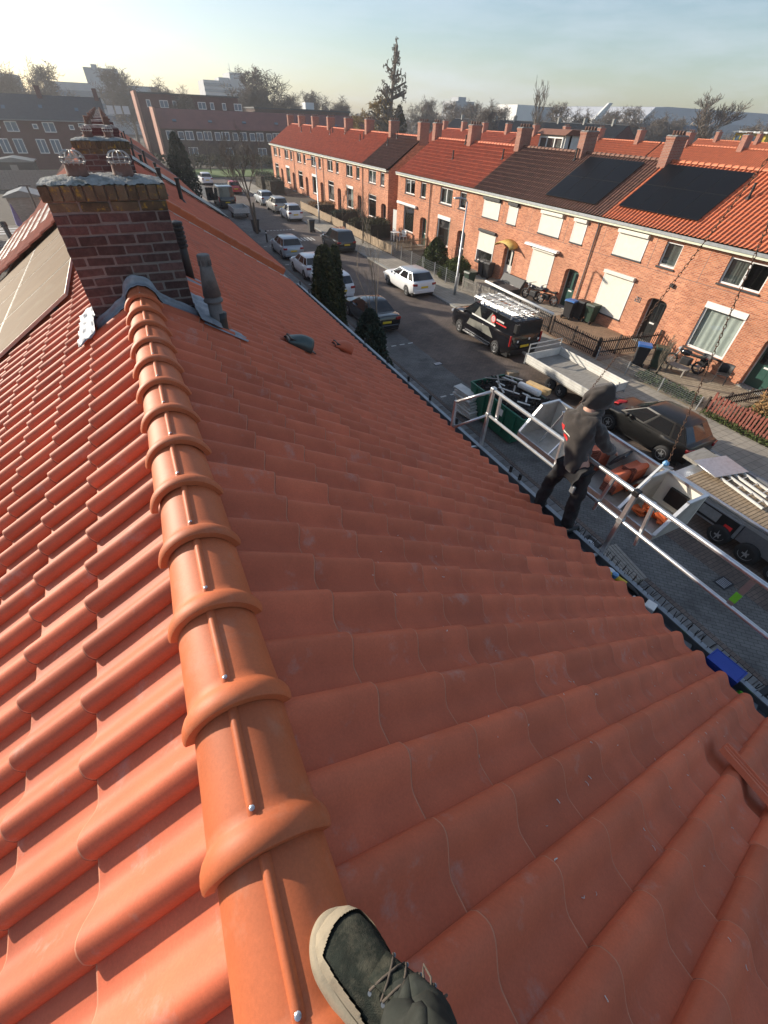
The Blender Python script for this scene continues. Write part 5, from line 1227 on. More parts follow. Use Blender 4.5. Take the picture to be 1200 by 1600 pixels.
pickets('pale board fence between the hedge and the pavement', (19.1,46.8), (19.1,36.6), .7, 42, 'wood', .22, pointed=False, name='board_fence')
def mesh_fence(label, p0, p1, h_=.9):
    p0, p1 = Vector((*p0,0)), Vector((*p1,0)); d = p1-p0; t = thing('wire_fence', label, 'fence', (p0.x,p0.y,.1), 'garden fences', math.atan2(d.y,d.x)); Ld = d.length
    b = MB()
    for k in range(int(Ld/.12)): b.cyl((k*.12,0,.05),(k*.12,0,h_),.004,n=4,caps=False)
    for k in range(7): b.cyl((0,0,.1+k*h_/7),(Ld,0,.1+k*h_/7),.004,n=4,caps=False)
    b.build('wire_mesh', MAT['zinc'], t, org=(0,0,0))
    for k in range(int(Ld/2)+2): MB().cyl((k*Ld/(int(Ld/2)+1),0,0),(k*Ld/(int(Ld/2)+1),0,h_+.08),.03,n=8).build('post', MAT['galv'], t, org=(0,0,0))
mesh_fence('low grey wire mesh fence along the pavement behind the white hatchback', (19.0,36.4), (19.0,31.2))
mesh_fence('grey wire mesh fence left of the round bush beside the lamp post', (19.0,31.0), (19.0,26.2))
mesh_fence('thin wire fence along the shrub bed before the wheelie bins', (19.05,13.6), (19.05,8.1), .55)
# plastic chairs, tables, bench, motorcycles
def chair(label, x, y, mat, rz):
    t = thing('garden_chair', label, 'chair', (x,y,.08), 'garden chairs', rz)
    MB().b2(-.23,.23,-.22,.22,.41,.44).build('seat', MAT[mat], t, org=(0,0,0), bevel=.01)
    b = MB(); b.grid([[(.25*math.sin(a_)*(1+.1*z), .20-.18*(1-math.cos(a_)), .44+z*.42) for a_ in [rad(-80+20*k) for k in range(9)]] for z in (0,.5,1)]); b.build('backrest', MAT[mat], t, org=(0,0,0), smooth=True, solid=.025)
    for sx in (-1,1):
        MB().tube([(sx*.25,-.2,.44),(sx*.27,-.2,.64),(sx*.27,.15,.66)], .02, 6).build('armrest', MAT[mat], t, org=(0,0,0))
        for sy in (-1,1): MB().cyl((sx*.2,sy*.19,.42),(sx*.25,sy*.23,0),.02,n=6).build('leg', MAT[mat], t, org=(0,0,0))
chair('white plastic garden chair beside the hedge, left one', 22.2, 42.0, 'white', 1.4); chair('white plastic garden chair beside the hedge, right one', 22.6, 41.0, 'white', -1.2)
chair('pale blue plastic chair between the two round bushes', 22.2, 34.0, 'far_roof', -1.0)
chair('dark bucket chair against the wall right of the curtained window', 22.6, 9.4, 'charcoal', -1.2)
chair('second dark bucket chair half behind the chain near the curtained window', 22.7, 10.5, 'charcoal', -1.8)
def table(label, x, y, mat, dx, dy, h_=.72):
    t = thing('garden_table', label, 'table', (x,y,.08))
    MB().b2(x-dx/2,x+dx/2,y-dy/2,y+dy/2,h_+.04,h_+.08).build('tabletop', MAT[mat], t)
    for sx in (-1,1):
        for sy in (-1,1): MB().b2(x+sx*(dx/2-.06)-.03,x+sx*(dx/2-.06)+.03,y+sy*(dy/2-.06)-.03,y+sy*(dy/2-.06)+.03,.08,h_+.04).build('leg', MAT[mat], t)
table('white plastic garden table between the white chairs', 22.0, 41.5, 'white', .7, .7)
table('low dark garden table behind the slat fence', 21.3, 23.6, 'charcoal', .8, 1.3, .6)
table('small mossy stone bench in the paved garden before the motorcycle', 21.6, 10.9, 'wood_grey', .5, .95, .35)
t = thing('garden_sofa', 'dark garden sofa with a slanted back behind the slat fence', 'sofa', (22.1,24.6,.08))
MB().b2(21.7,22.5,23.6,25.8,.08,.45).build('seat', MAT['charcoal'], t, bevel=.04); MB().prism([(22.3,.45),(22.6,.45),(22.75,.95),(22.6,.95)], 'y', 23.6, 25.8).build('backrest', MAT['charcoal'], t); MB().box((21.9,24.1,.52), (.4,.4,.14), rz=.3).build('cushion', MAT['white_dirty'], t, bevel=.05)
def moto(label, x, y, rz, sc_=1.):
    t = thing('motorcycle', label, 'motorcycle', (x,y,.08), 'motorcycles', rz)
    for yy in (-.65,.65):
        b = MB(); b.tube([(0,yy+.26*math.cos(2*PI*k/20),.30+.26*math.sin(2*PI*k/20)) for k in range(21)], .05, 8); wl = b.build('wheel', MAT['rubber'], t, org=(0,0,0), smooth=True)
        b = MB()
        for k in range(6): a_ = PI*k/3; b.bar((0,yy,.3),(0,yy+.24*math.cos(a_),.3+.24*math.sin(a_)),.03,.03)
        b.build('spokes', MAT['rim'], wl, org=(0,0,0))
    MB().box((0,-.02,.42), (.26,.5,.36)).build('engine', MAT['charcoal'], t, org=(0,0,0), bevel=.05)
    MB().lathe([(.0,-.28),(.11,-.22),(.15,0),(.12,.2),(.0,.28)], (0,.15,.78), 12, Matrix.Rotation(PI/2,3,'X')).build('fuel_tank', MAT['black_gloss'], t, org=(0,0,0), smooth=True)
    MB().prism([(-.7,.72),(-.1,.72),(-.05,.80),(-.35,.78),(-.75,.88)], 'x', -.13, .13).build('seat', MAT['black'], t, org=(0,0,0), bevel=.03)
    MB().tube([(0,.65,.3),(0,.42,.85),(0,.38,.98)], .035, 8).build('fork', MAT['steel'], t, org=(0,0,0)); MB().tube([(-.36,.25,1.02),(-.2,.38,1.0),(.2,.38,1.0),(.36,.25,1.02)], .015, 6).build('handlebar', MAT['black'], t, org=(0,0,0))
    MB().lathe([(.0,-.06),(.09,0),(.09,.06),(.0,.07)], (0,.52,.88), 12, Matrix.Rotation(PI/2,3,'X')).build('headlamp', MAT['headlight'], t, org=(0,0,0)); MB().b2(-.06,.06,-.82,-.76,.74,.82).build('tail_light', MAT['taillight'], t, org=(0,0,0))
    MB().tube([(.14,.1,.28),(.16,-.3,.26),(.17,-.85,.36)], .045, 8).build('exhaust', MAT['steel'], t, org=(0,0,0))
moto('motorcycle parked before the large closed shutter', 22.4, 22.35, rad(8)); moto('second motorcycle beside it, nearer the black fence', 22.75, 21.55, rad(14)); moto('motorcycle parked under the curtained window', 22.3, 11.1, rad(14))
# ------------------------------------------------------------------ vegetation
def leafball(parent, name, pts_fn, n, size, mat, seed, up_bias=.3, tri=False):
    r_ = np.random.RandomState(seed); V = []; F = []
    P_ = pts_fn(r_, n)
    for p in P_:
        d = Vector(r_.normal(size=3)); d.z += up_bias; d.normalize(); e = d.orthogonal().normalized(); e = Matrix.Rotation(r_.uniform(0,6.28),3,d) @ e; g = d.cross(e)
        s = size*r_.uniform(.6,1.4); o = len(V); p = Vector(p)
        V += [tuple(p-e*s*.4), tuple(p+g*s), tuple(p+e*s*.4), tuple(p-g*s)]; F.append((o,o+1,o+2,o+3))
    me = bpy.data.meshes.new(name); me.from_pydata(V, [], F)
    return obj(name, me, MAT[mat], parent)
def cone_pts(h_, r, z0=.1, p=.8, lobes=7, seed=0):
    def fn(rs, n):
        out = []
        ph = rs.uniform(0,6.28,6)
        while len(out) < n:
            z = rs.uniform(0,1); a_ = rs.uniform(0,6.28)
            R_ = r*(min(1,z/.12)**.5)*((1-z)**p)*(1+.16*math.sin(a_*lobes+ph[0]+z*5)+.10*math.sin(a_*3+ph[1]+z*14))
            q = R_*rs.uniform(.35,1)**.45
            out.append((q*math.cos(a_), q*math.sin(a_), z0+z*h_))
        return out
    return fn
def ball_pts(rx, ry, rz, zc, amp=.12):
    def fn(rs, n):
        out = []; ph = rs.uniform(0,6.28,6)
        while len(out) < n:
            d = rs.normal(size=3); d /= np.linalg.norm(d); k = 1+amp*math.sin(d[0]*7+ph[0])+amp*math.sin(d[1]*8+ph[1])+amp*math.sin(d[2]*7+ph[2]); q = rs.uniform(.2,1)**.4*k
            out.append((d[0]*rx*q, d[1]*ry*q, max(.03, zc+d[2]*rz*q)))
        return out
    return fn
def box_pts(dx, dy, h_):
    def fn(rs, n): return [(rs.uniform(-.5,.5)*dx, rs.uniform(-.5,.5)*dy, h_*rs.uniform(.03,1)**.7*(1+.06*math.sin(k*.37))) for k in range(n)]
    return fn
def evergreen(name, label, cat, x, y, fn, n, size, mat, th, seed, grp=None, mat2=None):
    t = thing(name, label, cat, (x,y,.05), grp)
    leafball(t, 'foliage', fn, n, size, mat, seed).location = (0,0,0)
    if mat2: leafball(t, 'foliage', fn, n//3, size, mat2, seed+50)
    MB().cyl((0,0,-.1),(0,0,th),.09,.03,8).build('trunk', MAT['bark'], t, org=(0,0,0))
    return t
evergreen('thuja_tree', 'tall dark olive thuja column standing in front of the parked cars', 'conifer', 6.45, 18.3, cone_pts(4.75,.80,.1,.36,5), 15000, .075, 'thuja', 4.2, 1, None, 'thuja_olive')
evergreen('thuja_tree', 'slimmer second thuja top leaning beside the tall one', 'conifer', 7.0, 18.5, cone_pts(4.7,.50,.1,.34,4), 7000, .07, 'thuja', 4.0, 2, None, 'thuja_olive')
evergreen('conifer_shrub', 'bushy dark blue green conifer below our eave right of the thuja', 'conifer', 6.75, 14.5, cone_pts(3.45,1.05,.1,.5,6), 12000, .085, 'yew', 2.6, 3)
evergreen('cypress_tree', 'slender dark cypress at the far end of our row', 'conifer', 6.6, 66.0, cone_pts(6.6,1.75,.1,.5,4), 7000, .16, 'yew', 5.5, 4)
evergreen('round_bush', 'irregular green bush behind the white hatchback', 'bush', 20.2, 31.3, cone_pts(2.1,1.35,.05,.6,5), 6500, .075, 'bush', 1.2, 5, 'garden bushes', 'thuja')
evergreen('round_bush', 'clipped round green bush beside the lamp post', 'bush', 19.9, 27.7, ball_pts(.95,.95,.85,.85,.04), 7000, .06, 'bush', 1.0, 6, 'garden bushes')
evergreen('round_bush', 'small round bush at the foot of the clipped one', 'bush', 19.4, 28.7, ball_pts(.5,.5,.45,.45,.06), 2500, .06, 'bush', .5, 7, 'garden bushes')
def hedge(label, x0, x1, y0_, y1_, h_, seed, mat='hedge', n=5000):
    t = thing('hedge', label, 'hedge', ((x0+x1)/2,(y0_+y1_)/2,.06), 'clipped hedges')
    leafball(t, 'foliage', box_pts(x1-x0, y1_-y0_, h_), n, .07, mat, seed)
    MB().b2(-(x1-x0)*.42,(x1-x0)*.42,-(y1_-y0_)*.46,(y1_-y0_)*.46,.0,h_*.8).build('core', MAT['soil'], t, org=(0,0,0))
hedge('clipped brown green hedge left of the white garden chairs', 19.9, 22.4, 43.0, 44.6, 1.35, 11); hedge('clipped hedge along the garden beside the gap', 19.6, 23.0, 46.2, 47.4, 1.1, 12)
hedge('low dark hedge before the far terrace, nearest', 19.8, 23.0, 52.0, 53.2, 1.0, 13, 'yew', 3500); hedge('dark clipped hedge by the last house, nearer one', 18.6, 21.0, 74, 77, 1.9, 14, 'yew', 4000); hedge('dark clipped hedge by the last house, farther one', 18.6, 21.0, 79, 83, 2.0, 15, 'yew', 4000)
hedge('low brown hedge in a far terrace garden', 19.6, 22.6, 58.2, 60.4, .9, 16, 'deadleaf', 3500)
def scatter(label, name, cat, fn, x, y, n, size, mat, seed):
    t = thing(name, label, cat, (x,y,.08)); leafball(t, 'leaves', fn, n, size, mat, seed); return t
scatter('dark ivy and dead leaves in the garden behind the red picket fence', 'ivy_bed', 'plant', box_pts(3.4,3.2,.55), 21.3, 5.4, 4500, .07, 'ivy', 21)
scatter('brown dead leafed shrub behind the red picket fence', 'dead_shrub', 'shrub', ball_pts(.6,.5,.5,.55,.2), 20.6, 6.4, 1500, .06, 'deadleaf', 22)
scatter('low yellow green ground plants in the shrub bed', 'bed_plant', 'plant', box_pts(.8,3.0,.28), 19.6, 9.9, 1800, .06, 'ivy', 23)
scatter('dry grass tufts along the foot of the red fence', 'grass_tufts', 'plant', box_pts(.35,4,.18), 19.1, 5.9, 1200, .05, 'bush', 24)
def bare_mesh(seed, h_, spread=.55, levels=5, trunk=.14, lean=0., kids=(3,5), r_end=.006, sides=4, up_=.35, first=.28, ratio=.62, k0=0, tap=.35):
    rs = random.Random(seed); b = MB()
    def grow(p, d, L_, r, lv):
        n = 3; pts = [p]; q = p.copy(); dd = d.copy()
        for i in range(n):
            dd = (dd+Vector((rs.uniform(-.16,.16),rs.uniform(-.16,.16),rs.uniform(-.05,.14)))).normalized(); q = q+dd*L_/n; pts.append(q.copy())
        r1 = max(r_end, r*.55); b.tube(pts, [r+(r1-r)*i/n for i in range(n+1)], 7 if lv == 0 else (sides if lv < 3 else 3))
        if lv >= levels: return
        k = rs.randint(*kids)+(2 if lv == 0 else 0)
        if lv == 0 and k0: k = k0
        for c in range(k):
            u = first+(1-first)*(c+rs.random())/k if lv == 0 else .25+.75*(c+rs.random())/k
            i = min(n-1, int(u*n)); s = pts[i].lerp(pts[i+1], u*n-i)
            a_ = rs.uniform(0,6.28); per = dd.orthogonal().normalized(); per = Matrix.Rotation(a_,3,dd) @ per
            nd = (dd*(1-spread)+per*spread+Vector((0,0,up_))).normalized()
            grow(s, nd, L_*ratio*rs.uniform(.75,1.15)*(1-tap*u if lv == 0 else 1), max(r_end, (r+(r1-r)*u)*.6), lv+1)
    grow(Vector((0,0,0)), Vector((lean,0,1)).normalized(), h_*.62, trunk, 0)
    b.v = b.v; return b
bare_cache = {}
def bare_tree(label, x, y, h_, seed, mat='twig', grp='bare trees', cat='tree', name='bare_tree', sx=1., **kw):
    t = thing(name, label, cat, (x,y,0), grp)
    key = (seed, mat, tuple(sorted(kw.items())))
    if key not in bare_cache:
        b = bare_mesh(seed, 10., **kw); zm = max(p[2] for p in b.v)
        tr = MB(); tr.tube([(0,0,-.3),(0,0,1.5),(.03,0,3.0)], [.2,.15,.13], 8)
        b.v = [(p[0]*10/zm,p[1]*10/zm,p[2]*10/zm) for p in b.v]
        me = b.mesh('crown', False, fix=False); me.materials.append(MAT[mat]); m2 = tr.mesh('trunk', True); m2.materials.append(MAT['bark']); bare_cache[key] = (me, m2)
    me, m2 = bare_cache[key]
    for nm, mm in (('crown', me), ('trunk', m2)):
        o = bpy.data.objects.new(nm, mm); COL.objects.link(o); o.parent = t; o.scale = (h_/10*sx, h_/10*sx, h_/10)
    return t
bare_tree('bare street tree with a slim trunk beside the dark bin', 10.5, 48.8, 8.2, 31, 'twig', kids=(3,4), spread=.5, r_end=.014, first=.36)
bare_tree('thin bare sapling rising right of the thuja', 8.6, 17.6, 6.6, 32, 'twig_pale', kids=(2,3), spread=.35, trunk=.06, r_end=.008, levels=4, first=.42)
bare_tree('bare sapling before the far terrace beside the black car', 18.6, 41.5, 4.6, 33, 'twig', kids=(3,4), spread=.5, trunk=.09, r_end=.010, levels=4)
bare_tree('bare shrub in a far terrace garden', 20.5, 51.2, 3.6, 34, 'twig', kids=(3,4), spread=.55, trunk=.08, r_end=.012, levels=4, first=.1)
bare_tree('brown bare shrub tied upright before the wheelie bins', 20.0, 10.9, 2.2, 35, 'twig_pale', kids=(3,5), spread=.3, trunk=.14, r_end=.016, levels=4, first=.08, up_=.8)
bare_tree('bare bush beside the round clipped bushes', 20.8, 29.5, 2.2, 36, 'twig', kids=(3,4), spread=.5, trunk=.08, r_end=.015, levels=4, first=.1)
# far trees, built where the skyline shows them: (azimuth, distance, height)
def polar(az_, d): return d*math.sin(rad(az_)), d*math.cos(rad(az_))
far = [(26.8,128,20.5,'tall narrow bare tree in the middle of the skyline',41,'twig_far',dict(spread=.8,kids=(4,6),trunk=.20,r_end=.016,levels=4,up_=.06,first=.2,ratio=.36,k0=34,tap=.75),.8),
 (14.6,185,18.5,'broad bare tree group left of the far terrace, tallest',42,'twig_far',{},1.5),(12.9,175,16.,'broad bare tree beside the office tower',43,'twig_far',{},1.4),(16.6,190,14.,'bare tree right of the tallest broad one',44,'twig_far',{},1.3),
 (19.5,215,15,'bare tree in the grey line before the tall narrow tree, left',42,'twig_far',{},1.3),(21.5,215,14.2,'bare tree in the grey line before the tall narrow tree, right',43,'twig_far',{},1.3),
 (30.2,215,15,'rounded bare tree right of the tall narrow tree',44,'twig_far',{},1.1),(36.0,180,14.,'bare tree left of the white box building',43,'twig_far',{},1.1),(37.3,200,13.5,'bushy bare tree touching the white box building',44,'twig_far',{},1.2),
 (41.2,118,15.2,'slim bare tree crossing the white box building',45,'twig_far',dict(spread=.42,kids=(3,4),trunk=.14,r_end=.02,levels=4),.9),(43.2,190,14,'bare tree right of the white box building',42,'twig_far',{},1.2),(45.0,190,13,'bare tree left of the school building',43,'twig_far',{},1.2),
 (47.4,240,14.5,'bare tree behind the school building, left',44,'twig_far',{},1.3),(49.6,240,15,'bare tree behind the school building, right',42,'twig_far',{},1.3),(55.4,150,16.,'large spreading bare tree before the arena',46,'twig_far',dict(spread=.5,kids=(4,5),trunk=.2,r_end=.018,levels=5),1.35),
 (58.9,200,12,'bare tree at the far right skyline, left',43,'twig_far',{},1.4),(60.5,200,12.,'bare tree at the far right skyline, right',44,'twig_far',{},1.4),
 (2.5,200,17.5,'bare tree before the hazy office block, left',42,'twig_far',{},1.3),(5.0,205,16,'bare tree before the hazy office block, right',43,'twig_far',{},1.2),(-3.6,190,17.5,'bare tree rising behind the slate terrace, right',44,'twig_far',{},1.2),(-7.0,190,17.,'bare tree rising behind the slate terrace, left',43,'twig_far',{},1.3),
 (6.9,150,13,'bare tree beside the brown flats',43,'twig_far',{},1.0),(34.5,230,15,'bare tree on the skyline behind the slate terrace, left',44,'twig_far',{},1.3),(33.0,240,14.5,'bare tree on the skyline behind the slate terrace, right',42,'twig_far',{},1.4),(51.8,250,14,'bare tree just left of the arena',43,'twig_far',{},1.3),(53.2,255,13,'bare tree before the left end of the arena',44,'twig_far',{},1.3)]
dflt = dict(spread=.72,kids=(4,6),trunk=.20,r_end=.020,levels=5,up_=.12,first=.22,ratio=.66)
for az_, d, h_, lab, sd, mt, kw, sx in far:
    x, y = polar(az_, d); bare_tree(lab, x, y, h_, sd, mt, 'trees on the skyline', sx=sx, **(kw or dflt))
x, y = polar(25.3,130); bare_tree('golden brown weeping willow below the tall narrow tree', x, y, 12.2, 47, 'willow', 'trees on the skyline', sx=1.3, spread=.6, kids=(4,6), trunk=.2, r_end=.03, levels=5, up_=-.12)
x, y = polar(27.8,131); evergreen('ivy_tree', 'dark ivy covered tree right of the tall narrow one', 'tree', x, y, cone_pts(10.5,3.0,.1,.6,4), 4000, .3, 'hedge', 8, 48)
for k, (x, y, h_) in enumerate([(12.5,103,5.6),(15.5,104,6.4),(18.5,103,5.2),(21.5,104,6.2),(25,103.5,5.6),(28.5,104,6),(9.5,105,5.),(6.5,106,4.6),(32,104,5.6)]):
    bare_tree(['first','second','third','fourth','fifth','sixth','leftmost but one','leftmost','last'][k]+' bare tree of the row on the green bank at the street end', x, y, h_, 70+k%3, 'twig', 'trees on the green bank', spread=.6, kids=(3,4), trunk=.13, r_end=.018, levels=4, up_=.25, first=.25)
t = thing('bank_shrubs', 'band of brown shrubs along the green bank at the end of the street', 'shrubs', (5,115,0)); o = leafball(t, 'foliage', box_pts(80,4,2.0), 6000, .3, 'hedge', 61); t['kind'] = 'stuff'
t = thing('distant_wood', 'hazy brown line of distant bare woodland along the horizon', 'woodland', (0,0,0)); 
b = MB(); rs = random.Random(9)
def wood_pts(r_, n):
    out = []
    for k in range(n):
        a_ = rad(r_.uniform(-18,72)); d = r_.uniform(330,420); hh = 9.5+2.5*math.sin(a_*23)+2*math.sin(a_*61); out.append((d*math.sin(a_), d*math.cos(a_), r_.uniform(0,1)**.8*hh))
    return out
leafball(t, 'canopy', wood_pts, 9000, 1.3, 'twig_far', 62); t['kind'] = 'stuff'
# ------------------------------------------------------------------ back gardens at the left
t = thing('garden_fence', 'grey board fence across the back gardens at the left', 'fence', (-14,86,0), 'back garden fences')
for k in range(60): MB().b2(-30+k*.42,-29.6+k*.42,86,86.04,0,2.0).build('board', MAT['wood_grey'], t)
def shed(label, x, y, dx, dy, h_, mat, rmat):
    t = thing('garden_shed', label, 'shed', (x,y,0), 'garden sheds'); MB().b2(x-dx/2,x+dx/2,y-dy/2,y+dy/2,0,h_).build('wall', MAT[mat], t)
    MB().prism([(x-dx/2-.2,h_),(x+dx/2+.2,h_),(x+dx/2+.2,h_+.12),(x,h_+.55),(x-dx/2-.2,h_+.12)], 'y', y-dy/2-.2, y+dy/2+.2).build('roof', MAT[rmat], t); MB().b2(x-.45,x+.45,y-dy/2-.03,y-dy/2-.004,0,1.9).build('door', MAT['wood_grey'], t)
shed('pale roofed garden shed beside the solar roofs', -8.9, 60.5, 2.6, 3, 2.1, 'wood_grey', 'slatecorr'); shed('dark flat shed with grey roof far in the left gardens', -13.6, 97, 5, 4, 2.2, 'charcoal', 'slatecorr'); shed('low grey shed at the left edge', -12.5, 48, 3.2, 3, 2.0, 'wood_grey', 'slate')
t = thing('garden_terrace', 'raised board terrace with white stripes in the left gardens', 'terrace', (-11.6,50,0))
for k in range(16): MB().b2(-16,-7.2,46.0+k*.55,46.35+k*.55,.55,.6).build('board', MAT['far_white'] if k in (9,11,13) else MAT['wood_grey'], t)
MB().b2(-15.8,-7.4,46,54.6,0,.54).build('frame', MAT['wood_grey'], t)
t = thing('parasol', 'folded purple parasol standing in the left garden', 'parasol', (-8.8,51.5,0)); MB().cyl((-8.8,51.5,0),(-8.8,51.5,2.6),.03,n=6).build('pole', MAT['zinc'], t); MB().lathe([(.05,.9),(.28,1.1),(.16,1.9),(.05,2.5),(.0,2.55)], (-8.8,51.5,0), 8).build('canopy', MAT['umbrella'], t)
t = thing('garden_post', 'tall grey post with a cross lamp in the left garden', 'post', (-7.0,49,0)); MB().cyl((-7.6,55,0),(-7.6,55,3.4),.07,n=8).build('pole', MAT['charcoal'], t); MB().bar((-8.2,55,3.35),(-7.3,55,3.35),.1,.08).build('lamp_arm', MAT['charcoal'], t)
t = thing('stove_pipe', 'thick dark pipe leaning out at the left edge', 'pipe', (-7.9,41,0)); MB().cyl((-7.5,39.5,0),(-7.9,41,2.6),.18,.15,10).build('pipe', MAT['charcoal'], t); MB().cyl((-7.9,41,2.6),(-7.93,41.1,2.8),.2,n=10).build('cap', MAT['charcoal'], t)
# ------------------------------------------------------------------ guard rail along the eave
rail = thing('guard_rail', 'aluminium roof edge guard rail with two tubes along the gutter', 'guard rail', (3.85,2,5))
RX = 3.85
def tb(p, name, r=.022, mat='alu'): return MB().tube(p, r, 10).build(name, MAT[mat], rail, smooth=True)
tb([(RX,4.15,5.97),(RX,-3.2,5.97)], 'top_tube', .026); tb([(RX,4.15,5.575),(RX,-3.2,5.575)], 'middle_tube', .022)
for y in (4.12, 1.70, -1.4):
    p_ = MB().bar((RX,y,4.92),(RX,y,6.0),.045,.045).build('post', MAT['alu'], rail); MB().box((RX,y,5.97), (.07,.07,.07)).build('clamp', MAT['black'] if y < 2 else MAT['galv'], p_, bevel=.01); MB().box((RX,y,5.575), (.06,.06,.06)).build('clamp', MAT['galv'], p_)
    MB().bar((3.45,y,5.08),(RX,y,5.02),.04,.03).build('foot_arm', MAT['galv'], p_)
MB().bar((RX+.05,3.98,5.56),(RX+.05,4.0,5.96),.035,.035).build('strut', MAT['alu'], rail); MB().bar((RX+.04,2.75,5.50),(RX+.04,2.8,5.97),.035,.03).build('strut', MAT['alu'], rail); MB().bar((RX+.04,1.45,5.4),(RX+.04,1.52,5.97),.035,.03).build('strut', MAT['alu'], rail); MB().bar((RX+.04,2.05,5.42),(RX+.04,2.0,5.97),.035,.03).build('strut', MAT['alu'], rail)
br = MB().bar((RX,.49,5.56),(RX,.49,5.96),.006,.05).build('brace_plate', MAT['zinc'], rail); MB().bar((RX-.006,.49,5.64),(RX-.006,.49,5.75),.006,.056).build('green_tape', MAT['limegreen'], br)
tb([(RX,4.12,5.95),(3.55,4.53,5.64)], 'end_tube', .022); tb([(RX,4.12,5.57),(3.55,4.49,5.22)], 'end_tube', .02); MB().bar((3.55,4.53,5.05),(3.55,4.53,5.66),.04,.04).build('end_post', MAT['alu'], rail)
# ------------------------------------------------------------------ hoist tray with tiles on chains
ty0, ty1, tx0_, tx1_, tz_ = 1.92, 4.98, 5.55, 6.36, 4.28
t = thing('hoist_tray', 'aluminium roof tile hoist tray hanging on two chains beyond the worker', 'hoist tray', (5.95,3.4,tz_))
fl = MB().b2(tx0_,tx1_,ty0,ty1,tz_-.03,tz_).build('floor', MAT['alu_dull'], t)
MB().b2(tx0_-.03,tx0_,ty0,ty1,tz_-.05,tz_+.07).build('front_lip', MAT['alu'], t); MB().b2(tx1_,tx1_+.025,ty0,ty1,tz_-.03,tz_+.52).build('back_wall', MAT['cream'], t); MB().b2(tx1_-.015,tx1_+.04,ty0,ty1,tz_+.52,tz_+.56).build('back_rim', MAT['bluesteel'] if False else MAT['alu'], t)
poly = [(tx0_,tz_),(tx0_,tz_+.07),(tx0_+.40,tz_+.55),(tx1_,tz_+.55),(tx1_,tz_)]
for y, nm in ((ty0,'end_wall'),(ty1-.02,'end_wall'),(2.56,'partition')):
    e = MB().prism(poly, 'y', y, y+.02).build(nm, MAT['alu_dull'], t)
    MB().bar((tx0_,y+.01,tz_+.07),(tx0_+.40,y+.01,tz_+.56),.05,.03).build('rim', MAT['alu'], e); MB().bar((tx0_+.38,y+.01,tz_+.565),(tx1_+.02,y+.01,tz_+.565),.05,.03).build('rim', MAT['alu'], e)
MB().b2(6.30,6.35,2.08,2.38,tz_+.12,tz_+.38).build('wall_hole', MAT['black'], t)
sl = MB(); sl.bar((tx0_+.05,4.2,tz_),(tx1_-.05,4.2,tz_+.7),.03,.03); sl.bar((tx1_-.05,4.2,tz_+.7),(tx1_,4.2,tz_),.03,.03); sl.bar((5.9,4.45,tz_+.68),(6.4,4.2,tz_+.72),.035,.035); sl.bar((5.92,4.42,tz_+.68),(5.75,4.6,tz_),.03,.03); sl.build('lifting_bow', MAT['alu'], t)
sl = MB(); sl.bar((5.75,2.58,tz_+.35),(6.1,2.58,tz_+.74),.035,.035); sl.bar((6.1,2.58,tz_+.74),(6.40,2.56,tz_+.6),.035,.035); sl.build('lifting_bow', MAT['galv'], t)
MB().lathe([(.03,-.03),(.05,0),(.03,.04)], (6.12,2.56,tz_+.78), 8).build('shackle', MAT['bluesteel'], t)
hook = Vector((6.15,3.15,9.12))
def chain(label, p0):
    p0 = Vector(p0); d = hook-p0; n = int(d.length/.052); q = d.to_track_quat('Z','Y').to_matrix(); b = MB()
    sag = .05
    for k in range(n):
        u = (k+.5)/n; c = p0+d*u; c.z -= sag*math.sin(u*PI); R_ = q @ Matrix.Rotation(PI/2*(k%2)+.3,3,'Z'); pts = []
        for i in range(9): a_ = 2*PI*i/8; pts.append(c+R_ @ Vector((.014*math.cos(a_),0,.034*math.sin(a_))))
        b.tube(pts, .0048, 5)
    tag(b.build('lifting_chain', MAT['rust'], None, smooth=True, fix=False), label, 'chain', 'hoist chains')
chain('rusty lifting chain from the left end of the hoist tray', (6.08,4.36,5.02)); chain('rusty lifting chain from the blue shackle of the hoist tray', (6.13,2.54,5.06))
t = thing('crane_hook', 'steel crane hook above the frame carrying both chains', 'hook', hook); MB().lathe([(.04,-.05),(.09,.05),(.09,.3),(.04,.4)], hook, 10).build('hook_block', MAT['rust'], t); MB().cyl(hook+Vector((0,0,.4)), hook+Vector((.4,-.5,7)), .012, n=6).build('cable', MAT['steel'], t)
def tile_stack(label, x, y, z, n, rz, lean=0.):
    t = thing('tile_stack', label, 'tile stack', (x,y,z), 'stacks of new tiles', rz)
    for k in range(n):
        o = bpy.data.objects.new('tile', t_me); COL.objects.link(o); o.parent = t; o.location = (-.11+rng.uniform(-.004,.004), -.2+lean*k+rng.uniform(-.004,.004), .02+k*.028)
tile_stack('stack of new tiles in front of the worker on the hoist tray', 6.0, 3.55, tz_, 15, rad(100)); tile_stack('stack of new tiles in the middle of the hoist tray', 5.86, 2.98, tz_, 13, rad(97)); tile_stack('short stack of tiles beside the partition of the tray', 6.16, 2.95, tz_, 15, rad(95)); tile_stack('stack of new tiles near the left end of the hoist tray', 6.14, 4.0, tz_, 14, rad(95))
for k in range(12):
    a_ = rng.uniform(0,6.28); tag(MB().box((5.80+rng.uniform(-.12,.2), 2.24+rng.uniform(-.22,.22), tz_+.03+rng.uniform(0,.12)), (.10,.22,.035), M=Euler((rng.uniform(-.6,.6),rng.uniform(-.6,.6),a_)).to_matrix()).build('tile_piece', MAT['orange'], None, bevel=.012), 'bright orange broken ridge piece heaped at the near end of the tray', 'tile piece', 'orange pieces on the tray')
tag(MB().box((6.22,3.27,tz_+.40), (.42,.04,.30), M=Euler((.6,.1,.3)).to_matrix()).build('rubber_mat', MAT['charcoal'], None), 'dark mat propped between the tile stacks on the tray', 'mat')
